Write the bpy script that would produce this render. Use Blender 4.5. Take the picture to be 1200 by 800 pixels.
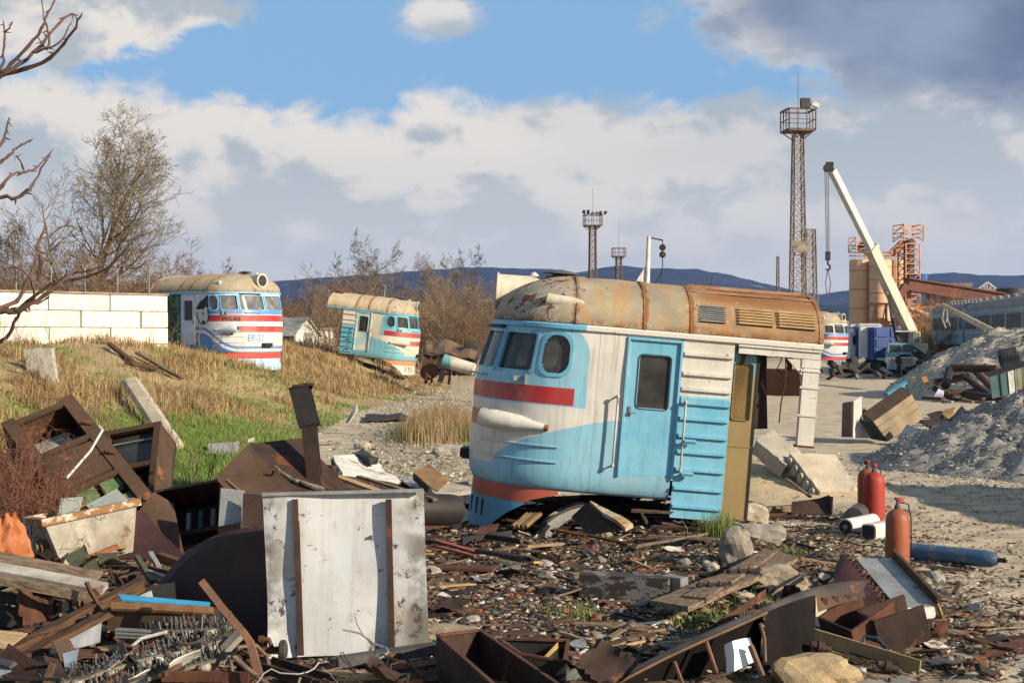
import bpy, bmesh, math, random
import numpy as np
from mathutils import Vector, Matrix, Euler
from mathutils import noise as mnoise

R = math.radians
random.seed(7)
rng = np.random.default_rng(11)
for o in list(bpy.data.objects):
    bpy.data.objects.remove(o)
sc = bpy.context.scene
col = sc.collection

# ------------------------------------------------------------------ camera
F, H, HZ = 1667.0, 2.9, 394.0            # focal length in photo pixels, eye height, horizon row
cam_d = bpy.data.cameras.new('camera')
cam_d.sensor_width = 36.0
cam_d.lens = 36.0 * F / 1200.0
cam_d.clip_start, cam_d.clip_end = 0.1, 40000
cam = bpy.data.objects.new('camera', cam_d)
col.objects.link(cam)
cam.location = (0, 0, H)
cam.rotation_euler = (R(90) - math.atan((400 - HZ) / F), 0, 0)
sc.camera = cam

# ------------------------------------------------------------------ light
SUN_AZ, SUN_EL = R(58), R(23)            # to the right of straight behind the camera
to_sun = Vector((math.sin(SUN_AZ) * math.cos(SUN_EL), -math.cos(SUN_AZ) * math.cos(SUN_EL), math.sin(SUN_EL)))
sun_d = bpy.data.lights.new('sun', 'SUN')
sun_d.energy = 5.0
sun_d.angle = R(0.5)
sun_d.color = (1.0, 0.87, 0.68)
sun = bpy.data.objects.new('sun', sun_d)
col.objects.link(sun)
sun.rotation_euler = to_sun.to_track_quat('Z', 'Y').to_euler()
sun.location = (30, -30, 40)

# ------------------------------------------------------------------ node expressions
class NT:
    def __init__(s, tree):
        s.t = tree
    def n(s, typ, **kw):
        nd = s.t.nodes.new(typ)
        for k, v in kw.items():
            setattr(nd, k, v)
        return nd
    def put(s, sock, v):
        if isinstance(v, E):
            s.t.links.new(v.s, sock)
        elif hasattr(v, 'is_output'):
            s.t.links.new(v, sock)
        else:
            if sock.type == 'RGBA' and len(v) == 3:
                v = (*v, 1)
            sock.default_value = v
    def math(s, op, *a, clamp=False):
        nd = s.n('ShaderNodeMath', operation=op, use_clamp=clamp)
        for i, x in enumerate(a):
            s.put(nd.inputs[i], x)
        return E(s, nd.outputs[0])
    def mix(s, f, a, b, blend='MIX'):
        nd = s.n('ShaderNodeMix', data_type='RGBA', blend_type=blend)
        s.put(nd.inputs[0], f); s.put(nd.inputs[6], a); s.put(nd.inputs[7], b)
        return nd.outputs[2]
    def step(s, x, lo, hi, a=0.0, b=1.0):
        nd = s.n('ShaderNodeMapRange', interpolation_type='SMOOTHSTEP')
        s.put(nd.inputs[0], x)
        for i, v in enumerate((lo, hi, a, b)):
            s.put(nd.inputs[i + 1], v)
        return E(s, nd.outputs[0])
    def noise(s, vec, scale=1.0, detail=4, rough=.55, dist=0.0):
        nd = s.n('ShaderNodeTexNoise')
        if vec is not None:
            s.put(nd.inputs['Vector'], vec)
        nd.inputs['Scale'].default_value = scale
        nd.inputs['Detail'].default_value = detail
        nd.inputs['Roughness'].default_value = rough
        nd.inputs['Distortion'].default_value = dist
        return E(s, nd.outputs['Fac'])
    def sep(s, vec):
        nd = s.n('ShaderNodeSeparateXYZ')
        s.put(nd.inputs[0], vec)
        return [E(s, o) for o in nd.outputs]
    def comb(s, x, y, z):
        nd = s.n('ShaderNodeCombineXYZ')
        for i, v in enumerate((x, y, z)):
            s.put(nd.inputs[i], v)
        return nd.outputs[0]
    def scl(s, vec, v):
        nd = s.n('ShaderNodeVectorMath', operation='MULTIPLY')
        s.put(nd.inputs[0], vec); nd.inputs[1].default_value = v
        return nd.outputs[0]

class E:
    def __init__(s, nt, sock):
        s.nt, s.s = nt, sock
    def __add__(s, o): return s.nt.math('ADD', s, o)
    __radd__ = __add__
    def __sub__(s, o): return s.nt.math('SUBTRACT', s, o)
    def __rsub__(s, o): return s.nt.math('SUBTRACT', o, s)
    def __mul__(s, o): return s.nt.math('MULTIPLY', s, o)
    __rmul__ = __mul__
    def __truediv__(s, o): return s.nt.math('DIVIDE', s, o)
    def __gt__(s, o): return s.nt.math('GREATER_THAN', s, o)
    def __lt__(s, o): return s.nt.math('LESS_THAN', s, o)
    def min(s, o): return s.nt.math('MINIMUM', s, o)
    def max(s, o): return s.nt.math('MAXIMUM', s, o)
    def pow(s, o): return s.nt.math('POWER', s, o)
    def clamp(s): return s.nt.math('ADD', s, 0.0, clamp=True)

# ------------------------------------------------------------------ sky
world = bpy.data.worlds.new('World')
sc.world = world
world.use_nodes = True
wt = world.node_tree
wt.nodes.clear()
W = NT(wt)
sky = W.n('ShaderNodeTexSky', sky_type='NISHITA', sun_disc=False)
sky.sun_elevation = SUN_EL
sky.sun_rotation = R(180) - SUN_AZ
sky.air_density = 1.0
sky.dust_density = 0.4
sky.ozone_density = 2.0
tc = W.n('ShaderNodeTexCoord')
dx, dy, dz = W.sep(tc.outputs['Generated'])
az = W.math('ARCTAN2', dx, dy)
el = W.math('ARCSINE', dz)
# clouds live on a dome: coordinates are azimuth and height (radians)
cp = W.comb(az * 5.5, el * 8.5, 3.1)
cps = W.comb(az * 5.5 + 0.09, el * 8.5 + 0.16, 3.1)
n1 = W.noise(cp, 1.5, 7, .53, .12)
n2 = W.noise(cps, 1.5, 7, .53, .12)
nbig = W.noise(W.comb(az * 2.2 + 4.0, el * 7.0, 1.7), 1.0, 3, .5)
nfine = W.noise(W.comb(az * 16.0, el * 24.0, 0.4), 1.1, 8, .60, .35)
# a bank of cumulus low all round the sky, broken blue above it, thicker cloud higher up
topn = W.noise(W.comb(az * 4.0 + 9.3, 0.0, 6.6), 1.3, 3, .5)
bank = W.step(el + (nfine - 0.5) * 0.075 - (topn - 0.5) * 0.10, 0.160, 0.178, 1.0, 0.0)
hi = W.step(el, 0.26, 0.5, 0.0, 1.0)
brk = W.step(n1 + (nbig - 0.5) * 0.5 + hi * 0.06, 0.58, 0.70)
dkd = W.math('SQRT', ((az - 0.335) / 0.215).pow(2.0) + ((el - 0.235) / 0.085).pow(2.0))
dark = W.step(dkd + (n1 - 0.5) * 0.8 + (nfine - .5) * .9, 1.08, 0.90)
lfd = W.math('SQRT', ((az + 0.36) / 0.17).pow(2.0) + ((el - 0.235) / 0.06).pow(2.0))
left = W.step(lfd + (n1 - 0.5) * 0.8 + (nfine - .5) * 1.0, 1.0, 0.82)
puff = W.math('SQRT', ((az + 0.055) / 0.035).pow(2.0) + ((el - 0.222) / 0.017).pow(2.0))
puffm = W.step(puff + (nfine - .5) * 2.2, 1.15, 0.55)
cover = bank.max(brk * hi).max(dark).max(left).max(puffm * .9)
low = W.step(el, 0.015, 0.16, 0.0, 1.0)
# relief: cloud density compared with density a little towards the sun
rel = W.step((n1 - n2) * 2.8 + (n1 - .5) * .5 + (nfine - .5) * 1.5 + 0.5, 0.24, 0.68)
rel = rel.max(puffm * W.step(el + (nfine - .5) * .05, .205, .225))
lit = W.mix(rel, (5.2, 5.8, 6.2), (9.6, 8.9, 8.0))
lit = W.mix(W.step(nbig, .48, .68) * .4, lit, (4.9, 5.5, 6.1))
drk = W.mix(W.step(n1 + (nfine - .5) * .3, .30, .75), (1.75, 2.3, 3.5), (3.3, 4.1, 5.5))
ccol = W.mix(dark * W.step(dkd + (n1 - .5) * .5, 1.12, .72), lit, drk)
nhi = W.noise(W.comb(az * 30.0, el * 46.0, 5.4), 1.0, 7, .6, .3)
lit = W.mix(W.step((n1 - n2) * 4.0 + (nfine - .5) * 1.3 + (nhi - .5) * .9, .06, .42) * .8, lit, (11.4, 10.3, 8.8))
lit = W.mix(W.step((n2 - n1) * 4.0 + (.5 - nfine) * 1.2 + (nhi - .5) * .7, .06, .46) * .55, lit, (4.9, 5.35, 6.0))
haze_c = (7.8, 7.8, 7.6)
ccol = W.mix(low, haze_c, ccol)
blue = W.mix(0.80, sky.outputs[0], (3.0, 5.6, 8.8))
blue = W.mix(W.step(el, 0.5, 1.2), blue, sky.outputs[0])
skyc = W.mix(cover, blue, ccol)
below = W.step(el, -0.02, 0.0, 1.0, 0.0)
skyc = W.mix(below, skyc, (2.2, 2.1, 1.9))
bg = W.n('ShaderNodeBackground')
W.put(bg.inputs[0], skyc)
bg.inputs[1].default_value = 0.056
wo = W.n('ShaderNodeOutputWorld')
wt.links.new(bg.outputs[0], wo.inputs[0])

sc.view_settings.view_transform = 'Standard'
sc.view_settings.look = 'None'
sc.view_settings.exposure = 0.70
sc.view_settings.gamma = 1.0
sc.view_settings.use_curve_mapping = False
sc.cycles.use_denoising = True
sc.cycles.max_bounces = 6
sc.cycles.diffuse_bounces = 3
sc.cycles.volume_bounces = 0
sc.cycles.transparent_max_bounces = 16
sc.cycles.sample_clamp_indirect = 4.0

# ------------------------------------------------------------------ helpers
def P(px, py, Y):
    """point of the place that lies at depth Y on the line through a photo pixel"""
    return Vector(((px - 600) / F * Y, Y, H - (py - HZ) / F * Y))
def GT(px, py, y0=9.0):
    """where the line through a photo pixel first meets the terrain"""
    Y = y0
    while Y < 140:
        p = P(px, py, Y)
        if p.z <= tzf(p.x, p.y):
            return p
        Y += .1
    return p
def G(px, py, z=0.0):
    return P(px, py, (H - z) * F / (py - HZ))

def tag(o, label=None, cat=None, group=None, kind=None):
    if label: o['label'] = label
    if cat: o['category'] = cat
    if group: o['group'] = group
    if kind: o['kind'] = kind
    return o
def link(name, data, parent=None):
    o = bpy.data.objects.new(name, data)
    col.objects.link(o)
    if parent is not None:
        o.parent = parent
    return o
def empty(name, loc=(0, 0, 0), rot=(0, 0, 0), label=None, cat=None, group=None):
    o = link(name, None)
    o.empty_display_size = .2
    o.location = loc
    o.rotation_euler = rot
    return tag(o, label, cat, group)
def copy_tree(o, parent=None):
    c = o.copy()
    col.objects.link(c)
    c.parent = parent
    for ch in list(o.children):
        copy_tree(ch, c)
    return c

def frame(d, up=Vector((0, 0, 1))):
    d = d.normalized()
    u = up.cross(d)
    if u.length < 1e-4:
        u = Vector((1, 0, 0)).cross(d)
        if u.length < 1e-4:
            u = Vector((0, 1, 0)).cross(d)
    u.normalize()
    return d, u, d.cross(u)

class MB:
    def __init__(s):
        s.v, s.f, s.m = [], [], []
    def add(s, vs, fs, mi=0):
        b = len(s.v)
        s.v += [tuple(v) for v in vs]
        s.f += [tuple(b + i for i in f) for f in fs]
        s.m += [mi] * len(fs)
        return s
    def box(s, c, size, M=None, mi=0):
        c = Vector(c)
        vs = []
        for x in (-.5, .5):
            for y in (-.5, .5):
                for z in (-.5, .5):
                    p = Vector((x * size[0], y * size[1], z * size[2]))
                    vs.append(c + (M @ p if M else p))
        return s.add(vs, [(0, 1, 3, 2), (4, 6, 7, 5), (0, 4, 5, 1), (2, 3, 7, 6), (0, 2, 6, 4), (1, 5, 7, 3)], mi)
    def bar(s, a, b, w, h, up=Vector((0, 0, 1)), mi=0):
        a, b = Vector(a), Vector(b)
        return s.prof(a, b, [(-w / 2, -h / 2), (w / 2, -h / 2), (w / 2, h / 2), (-w / 2, h / 2)], up, mi)
    def prof(s, a, b, pts, up=Vector((0, 0, 1)), mi=0):
        a, b = Vector(a), Vector(b)
        d, u, w = frame(b - a, Vector(up))
        n = len(pts)
        vs = [a + u * x + w * y for x, y in pts] + [b + u * x + w * y for x, y in pts]
        fs = [(i, (i + 1) % n, n + (i + 1) % n, n + i) for i in range(n)]
        fs += [tuple(range(n - 1, -1, -1)), tuple(range(n, 2 * n))]
        return s.add(vs, fs, mi)
    def tube(s, pts, r, n=8, mi=0, cap=True):
        pts = [Vector(p) for p in pts]
        k = len(pts)
        rs = r if isinstance(r, (list, tuple)) else [r] * k
        vs = []
        u = None
        for i, p in enumerate(pts):
            d = (pts[min(i + 1, k - 1)] - pts[max(i - 1, 0)])
            if d.length < 1e-9: d = Vector((0, 0, 1))
            d.normalize()
            if u is None:
                _, u, w = frame(d)
            else:
                u = (u - d * u.dot(d))
                u = u.normalized() if u.length > 1e-6 else frame(d)[1]
                w = d.cross(u)
            for j in range(n):
                a = 2 * math.pi * j / n
                vs.append(p + (u * math.cos(a) + w * math.sin(a)) * rs[i])
        fs = []
        for i in range(k - 1):
            for j in range(n):
                fs.append((i * n + j, i * n + (j + 1) % n, (i + 1) * n + (j + 1) % n, (i + 1) * n + j))
        if cap:
            fs += [tuple(range(n - 1, -1, -1)), tuple(range((k - 1) * n, k * n))]
        return s.add(vs, fs, mi)
    def lathe(s, a, b, prof, n=20, mi=0):
        """profile [(fraction along a-b, radius)]"""
        a, b = Vector(a), Vector(b)
        d, u, w = frame(b - a)
        vs = []
        for t, r in prof:
            for j in range(n):
                q = 2 * math.pi * j / n
                vs.append(a + (b - a) * t + (u * math.cos(q) + w * math.sin(q)) * max(r, 1e-4))
        fs = []
        for i in range(len(prof) - 1):
            for j in range(n):
                fs.append((i * n + j, i * n + (j + 1) % n, (i + 1) * n + (j + 1) % n, (i + 1) * n + j))
        fs += [tuple(range(n - 1, -1, -1)), tuple(range((len(prof) - 1) * n, len(prof) * n))]
        return s.add(vs, fs, mi)
    def grid(s, fn, nu, nv, mi=0, skip=None):
        vs = [fn(i, j) for i in range(nu + 1) for j in range(nv + 1)]
        fs = [(i * (nv + 1) + j, (i + 1) * (nv + 1) + j, (i + 1) * (nv + 1) + j + 1, i * (nv + 1) + j + 1)
              for i in range(nu) for j in range(nv) if not (skip and skip(i, j))]
        return s.add(vs, fs, mi)
    def sheet(s, c, t=.012, n=6, amp=.01, seed=0.0, mi=0, rag=0.0):
        """a thick, slightly buckled plate through four corners"""
        c = [Vector(p) for p in c]
        nrm = (c[1] - c[0]).cross(c[3] - c[0]).normalized()
        def pt(i, j, side):
            u, v = i / n, j / n
            p = (c[0] * (1 - u) + c[1] * u) * (1 - v) + (c[3] * (1 - u) + c[2] * u) * v
            q = p * 1.7 + Vector((seed, seed * 1.3, seed * .7))
            p = p + nrm * (mnoise.noise(q) * amp + side * t / 2)
            if rag and (i in (0, n) or j in (0, n)):
                p = p + Vector((mnoise.noise(p * 9), 0, mnoise.noise(p * 9 + Vector((5, 5, 5))))) * rag
            return p
        vs = [pt(i, j, 1) for i in range(n + 1) for j in range(n + 1)] + [pt(i, j, -1) for i in range(n + 1) for j in range(n + 1)]
        k = (n + 1) ** 2
        idx = lambda i, j: i * (n + 1) + j
        fs = []
        for i in range(n):
            for j in range(n):
                a = (idx(i, j), idx(i + 1, j), idx(i + 1, j + 1), idx(i, j + 1))
                fs.append(a); fs.append(tuple(k + q for q in a[::-1]))
            for e in ((idx(i + 1, 0), idx(i, 0)), (idx(i, n), idx(i + 1, n)), (idx(0, i), idx(0, i + 1)), (idx(n, i + 1), idx(n, i))):
                fs.append((e[0], e[1], k + e[1], k + e[0]))
        return s.add(vs, fs, mi)
    def hull(s, pts, thick, mi=0):
        """a flat polygon (3D points in a plane) given thickness"""
        pts = [Vector(p) for p in pts]
        n = (pts[1] - pts[0]).cross(pts[2] - pts[0]).normalized() * (thick / 2)
        k = len(pts)
        vs = [p + n for p in pts] + [p - n for p in pts]
        fs = [tuple(range(k)), tuple(range(2 * k - 1, k - 1, -1))]
        fs += [(i, k + i, k + (i + 1) % k, (i + 1) % k) for i in range(k)]
        return s.add(vs, fs, mi)
    def mesh(s, name, mats, smooth=None):
        me = bpy.data.meshes.new(name)
        me.from_pydata(s.v, [], s.f)
        if not isinstance(mats, (list, tuple)): mats = [mats]
        for m in mats:
            me.materials.append(m)
        if len(mats) > 1:
            me.polygons.foreach_set('material_index', s.m)
        bm = bmesh.new(); bm.from_mesh(me)
        bmesh.ops.recalc_face_normals(bm, faces=bm.faces)
        bm.to_mesh(me); bm.free()
        if smooth:
            me.polygons.foreach_set('use_smooth', [True] * len(me.polygons))
            me.set_sharp_from_angle(angle=R(smooth))
        me.update()
        return me
    def build(s, name, mats, parent=None, smooth=None, recenter=True):
        """link as one object; a top-level mesh gets its origin at its base"""
        loc = None
        if parent is None and recenter and s.v:
            a = np.array(s.v)
            loc = Vector(((a[:, 0].min() + a[:, 0].max()) / 2, (a[:, 1].min() + a[:, 1].max()) / 2, a[:, 2].min()))
            s.v = [tuple(Vector(v) - loc) for v in s.v]
        o = link(name, s.mesh(name, mats, smooth), parent)
        if loc is not None:
            o.location = loc
        return o

# ------------------------------------------------------------------ materials
MATS = {}
def M(name, c1, c2=None, scale=3.0, rust=0.0, rustc=(.16, .055, .02), rscale=2.5, rough=.75, metal=0.0,
      bump=.25, bscale=30.0, rnd=0.0, speck=.25, streak=0.0, spec=.35, edge=.06):
    if name in MATS:
        return MATS[name]
    m = bpy.data.materials.new(name)
    m.use_nodes = True
    t = m.node_tree
    t.nodes.clear()
    N = NT(t)
    co = N.n('ShaderNodeTexCoord').outputs['Object']
    a = N.noise(co, scale, 5, .6)
    c = N.mix(N.step(a, .32, .68), c1, c2 or tuple(x * .7 for x in c1))
    if streak:
        st = N.noise(N.scl(co, (6.0, 6.0, .5)), 2.0, 4, .6)
        c = N.mix(N.step(st, .48, .72) * streak, c, tuple(x * .45 for x in c1))
    rmask = None
    if rust:
        rn = N.noise(co, rscale, 8, .68, .3)
        th = .72 - .42 * rust
        rmask = N.step(rn, th, th + edge)
        rc = N.mix(N.noise(co, 14, 4, .6), tuple(x * .45 for x in rustc), tuple(min(1, x * 1.7) for x in rustc))
        c = N.mix(rmask, c, rc)
    if speck:
        sp = N.noise(co, 26, 4, .7)
        c = N.mix(speck, c, N.mix(N.step(sp, .3, .75), (.25, .22, .2), (1.0, 1.0, 1.0)), 'MULTIPLY')
    if rnd:
        oi = N.n('ShaderNodeObjectInfo').outputs['Random']
        hv = N.n('ShaderNodeHueSaturation')
        N.put(hv.inputs['Value'], E(N, oi) * (2 * rnd) + (1 - rnd))
        N.put(hv.inputs['Color'], c)
        c = hv.outputs[0]
    b = N.n('ShaderNodeBsdfPrincipled')
    N.put(b.inputs['Base Color'], c)
    rr = N.noise(co, scale * 3, 3, .6) * .3 + (rough - .15)
    if rmask is not None:
        rr = rr.max(rmask * .88)
        N.put(b.inputs['Metallic'], (1.0 - rmask) * metal)
    else:
        b.inputs['Metallic'].default_value = metal
    N.put(b.inputs['Roughness'], rr)
    b.inputs['Specular IOR Level'].default_value = spec
    if bump:
        bp = N.n('ShaderNodeBump')
        bp.inputs['Strength'].default_value = bump
        bp.inputs['Distance'].default_value = .02
        hgt = N.noise(co, bscale, 5, .65)
        if rmask is not None:
            hgt = hgt * .6 - rmask * .35 * (1.0)
        N.put(bp.inputs['Height'], hgt)
        t.links.new(bp.outputs[0], b.inputs['Normal'])
    out = N.n('ShaderNodeOutputMaterial')
    t.links.new(b.outputs[0], out.inputs[0])
    MATS[name] = m
    return m

def custom(name, fn, rough=.7, spec=.35, bump=0.2, bscale=30):
    """material whose colour comes from fn(N, coords)"""
    m = bpy.data.materials.new(name)
    m.use_nodes = True
    t = m.node_tree
    t.nodes.clear()
    N = NT(t)
    co = N.n('ShaderNodeTexCoord').outputs['Object']
    b = N.n('ShaderNodeBsdfPrincipled')
    r = fn(N, co)
    c, rr = r if isinstance(r, tuple) and len(r) == 2 else (r, rough)
    N.put(b.inputs['Base Color'], c)
    N.put(b.inputs['Roughness'], rr)
    b.inputs['Specular IOR Level'].default_value = spec
    if bump:
        bp = N.n('ShaderNodeBump')
        bp.inputs['Strength'].default_value = bump
        bp.inputs['Distance'].default_value = .02
        N.put(bp.inputs['Height'], N.noise(co, bscale, 6, .65))
        t.links.new(bp.outputs[0], b.inputs['Normal'])
    out = N.n('ShaderNodeOutputMaterial')
    t.links.new(b.outputs[0], out.inputs[0])
    MATS[name] = m
    return m

def glass_mat(name, tint, dust, mixv):
    m = bpy.data.materials.new(name)
    m.use_nodes = True
    t = m.node_tree
    t.nodes.clear()
    N = NT(t)
    co = N.n('ShaderNodeTexCoord').outputs['Object']
    tr = N.n('ShaderNodeBsdfTransparent'); tr.inputs[0].default_value = (*tint, 1)
    gl = N.n('ShaderNodeBsdfGlossy'); gl.inputs['Roughness'].default_value = .08
    df = N.n('ShaderNodeBsdfDiffuse'); df.inputs[0].default_value = (*dust, 1)
    fr = N.n('ShaderNodeFresnel'); fr.inputs[0].default_value = 1.5
    m1 = N.n('ShaderNodeMixShader'); m2 = N.n('ShaderNodeMixShader')
    t.links.new(fr.outputs[0], m1.inputs[0]); t.links.new(tr.outputs[0], m1.inputs[1]); t.links.new(gl.outputs[0], m1.inputs[2])
    dn = N.noise(co, 3.0, 5, .6)
    N.put(m2.inputs[0], N.step(dn, .35, .8, mixv * .4, mixv))
    t.links.new(m1.outputs[0], m2.inputs[1]); t.links.new(df.outputs[0], m2.inputs[2])
    out = N.n('ShaderNodeOutputMaterial')
    t.links.new(m2.outputs[0], out.inputs[0])
    MATS[name] = m
    return m

rust_dark = M('rust_dark', (.05, .025, .017), (.022, .013, .010), 4, rust=.35, rustc=(.11, .037, .015), rough=.8, rnd=.25)
rust_red = M('rust_red', (.115, .044, .022), (.06, .025, .015), 5, rust=.3, rustc=(.17, .062, .02), rough=.85, rnd=.2)
brown_paint = M('brown_paint', (.088, .05, .027), (.062, .036, .021), 2.2, rust=.3, rustc=(.2, .075, .025), rough=.6, streak=.3, rnd=.1)
black_iron = M('black_iron', (.014, .013, .0125), (.027, .021, .019), 5, rust=.3, rustc=(.09, .035, .018), rough=.7)
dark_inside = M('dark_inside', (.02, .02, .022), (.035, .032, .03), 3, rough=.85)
wood_grey = custom('wood_grey', lambda N, co: N.mix(N.step(N.noise(N.scl(co, (2, 14, 14)), 3, 6, .6), .3, .7), (.075, .05, .032), (.24, .175, .115)), .85, .2, .5, 18)
wood_brown = custom('wood_brown', lambda N, co: N.mix(N.step(N.noise(N.scl(co, (2, 14, 14)), 3, 6, .6), .3, .7), (.035, .019, .011), (.115, .062, .032)), .85, .2, .5, 18)
wood_pale = custom('wood_pale', lambda N, co: N.mix(N.step(N.noise(N.scl(co, (2, 14, 14)), 3, 6, .6), .25, .7), (.22, .14, .07), (.42, .29, .16)), .85, .2, .4, 18)
white_chip = M('white_chip', (.68, .66, .60), (.52, .48, .42), 3, rust=.32, rustc=(.2, .09, .035), rough=.6, streak=.35, rnd=.1)
galv = M('galv', (.36, .36, .35), (.24, .235, .225), 3, rust=.22, rustc=(.2, .1, .05), rough=.5, metal=.35, streak=.3, rnd=.15)
grey_steel = M('grey_steel', (.11, .105, .10), (.06, .055, .052), 3, rust=.3, rustc=(.12, .05, .025), rough=.6, metal=.3, rnd=.2)
concrete = M('concrete', (.44, .40, .33), (.30, .27, .22), 2.0, rough=.9, bump=.6, bscale=22, rnd=.08)
concrete_pale = M('concrete_pale', (.55, .47, .35), (.40, .34, .25), 2.0, rough=.9, bump=.6, bscale=25)
rubber = M('rubber', (.018, .018, .018), (.035, .033, .03), 5, rough=.8)

# ------------------------------------------------------------------ terrain
def _h(ix, iy, s):
    v = np.sin(ix * 127.1 + iy * 311.7 + s * 74.7) * 43758.5453
    return v - np.floor(v)
def vnoise(x, y, s=0):
    x, y = np.asarray(x, float), np.asarray(y, float)
    ix, iy = np.floor(x), np.floor(y)
    fx, fy = x - ix, y - iy
    fx, fy = fx * fx * (3 - 2 * fx), fy * fy * (3 - 2 * fy)
    a = _h(ix, iy, s) * (1 - fx) + _h(ix + 1, iy, s) * fx
    b = _h(ix, iy + 1, s) * (1 - fx) + _h(ix + 1, iy + 1, s) * fx
    return a * (1 - fy) + b * fy
def fbm(x, y, s=0, o=4):
    t, a, k = 0, .5, 1.0
    for i in range(o):
        t = t + a * vnoise(np.asarray(x) * k, np.asarray(y) * k, s + i)
        a *= .5; k *= 2.03
    return t
def ss(x, a, b):
    t = np.clip((np.asarray(x, float) - a) / (b - a), 0, 1)
    return t * t * (3 - 2 * t)
def bump2(x, y, cx, cy, rx, ry):
    return np.exp(-(((x - cx) / rx) ** 2 + ((y - cy) / ry) ** 2))
def toe(y):
    return -5.6 - 0.6 * ss(y, 15, 35) + 3.1 * ss(y, 44, 76)
def tz(x, y):
    x, y = np.asarray(x, float), np.asarray(y, float)
    near = ss(y, 140, 60)
    bank = 2.55 * ss(toe(y) - x, -.4, 8.6)
    z = bank * ss(y, 12, 26) * near
    z = z + (fbm(x * .45, y * .45, 3) - .47) * .5 * ss(toe(y) - x, 0, 4) * near
    z = z + .38 * bump2(x, y, -5.2, 16.2, 2.2, 2.6)            # scrap heap, left
    z = z + .50 * bump2(x, y, 5.0, 28.0, 1.5, 2.2)             # sand under the broken slab
    z = z + .16 * bump2(x, y, 2.9, 18.2, 1.2, 2.2) + .36 * bump2(x, y, 1.75, 21.9, 1.55, 1.15)
    z = z + .25 * bump2(x, y, -3.5, 58, 6, 16) + .60 * bump2(x, y, -9.3, 51, 2.6, 3.0)
    z = z + (fbm(x * 1.7, y * 1.7, 9) - .47) * .10 * ss(y, 120, 40)
    z = z + (fbm(x * 6, y * 6, 21, 3) - .44) * .035 * ss(y, 45, 18)
    z = z + (fbm(x * .011, y * .011, 5) - .47) * 5 * ss(y, 300, 900)
    return z
def tzf(x, y):
    return float(tz(x, y))

def ground_mat():
    m = bpy.data.materials.new('ground')
    m.use_nodes = True
    t = m.node_tree; t.nodes.clear()
    N = NT(t)
    pos = N.n('ShaderNodeNewGeometry').outputs['Position']
    x, y, z = N.sep(pos)
    flat = N.comb(x, y, 0.0)
    nb = N.noise(flat, .35, 4, .55)
    nm = N.noise(flat, 2.2, 6, .62)
    nf = N.noise(flat, 14, 6, .7)
    ns = N.noise(flat, 60, 3, .7)
    # dusty yard with tracks
    yard = N.mix(N.step(nm, .3, .7), (.40, .325, .225), (.54, .455, .335))
    trk = N.noise(N.comb(x * .45 + y * .22, y * 1.7 - x * .25, 0.0), 1.9, 7, .72, .6)
    yard = N.mix(N.step(trk, .50, .60) * .5, yard, (.22, .17, .115))
    yard = N.mix(N.step(nf, .62, .78) * .5, yard, (.15, .115, .08))
    # littered soil round the cab
    soil = N.mix(N.step(nm, .32, .66), (.065, .043, .027), (.21, .148, .092))
    soil = N.mix(N.step(nf, .58, .66) * .8, soil, (.36, .31, .25))
    soil = N.mix(N.step(nf, .42, .33) * .8, soil, (.022, .016, .012))
    d1 = N.math('SQRT', ((x - .7) / 4.3).pow(2.0) + ((y - 16.0) / 6.6).pow(2.0)) + (nb - .5) * .7 + (nm - .5) * .5
    d2 = N.math('SQRT', ((x + 4.2) / 4.0).pow(2.0) + ((y - 15.5) / 6.5).pow(2.0)) + (nb - .5) * .4
    dirt = N.step(d1.min(d2), 1.1, .8)
    c = N.mix(dirt, yard, soil)
    sd = N.math('SQRT', ((x - 5.0) / 1.9).pow(2.0) + ((y - 27.2) / 3.0).pow(2.0)) + (nm - .5) * .8
    c = N.mix(N.step(sd, 1.05, .75), c, N.mix(N.step(nf, .35, .66), (.42, .32, .19), (.60, .48, .31)))
    # gravel track
    path = N.mix(N.step(nf, .35, .66), (.24, .19, .125), (.50, .43, .32))
    px = (x + 1.6 + (y - 30.0) * 0.055) + (nb - .5) * 1.6
    pm = N.step(N.math('ABSOLUTE', px), 2.6, 1.7) * N.step(y, 23.0, 27.0)
    c = N.mix(pm, c, path)
    # bank: straw and green
    e = (y * 0.0 - 5.9) + N.step(y, 44.0, 76.0) * 3.1
    bk = N.step(e - x + (nm - .5) * 1.3, -.5, .5)
    straw = N.mix(N.step(nf, .3, .7), (.20, .145, .07), (.44, .335, .18))
    green = N.mix(N.step(nf, .3, .7), (.07, .115, .025), (.17, .24, .055))
    gm = N.math('SQRT', ((x + 7.6) / 2.4).pow(2.0) + ((y - 33.0) / 10.0).pow(2.0)) + (nm - .5) * 1.2
    gr = N.mix(N.step(gm, 1.05, .7).max(N.step(nb, .60, .70) * .8), straw, green)
    c = N.mix(bk, c, gr)
    # far away: dry scrub
    far = N.step(y, 130.0, 260.0)
    c = N.mix(far, c, N.mix(N.step(N.noise(flat, .01, 5, .6), .4, .6), (.10, .085, .05), (.20, .165, .10)))
    b = N.n('ShaderNodeBsdfPrincipled')
    N.put(b.inputs['Base Color'], c)
    b.inputs['Roughness'].default_value = .95
    b.inputs['Specular IOR Level'].default_value = .15
    bp = N.n('ShaderNodeBump')
    bp.inputs['Strength'].default_value = .7
    bp.inputs['Distance'].default_value = .05
    N.put(bp.inputs['Height'], nf * .8 + ns * .3 + nm * .8)
    t.links.new(bp.outputs[0], b.inputs['Normal'])
    out = N.n('ShaderNodeOutputMaterial')
    t.links.new(b.outputs[0], out.inputs[0])
    return m

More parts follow.
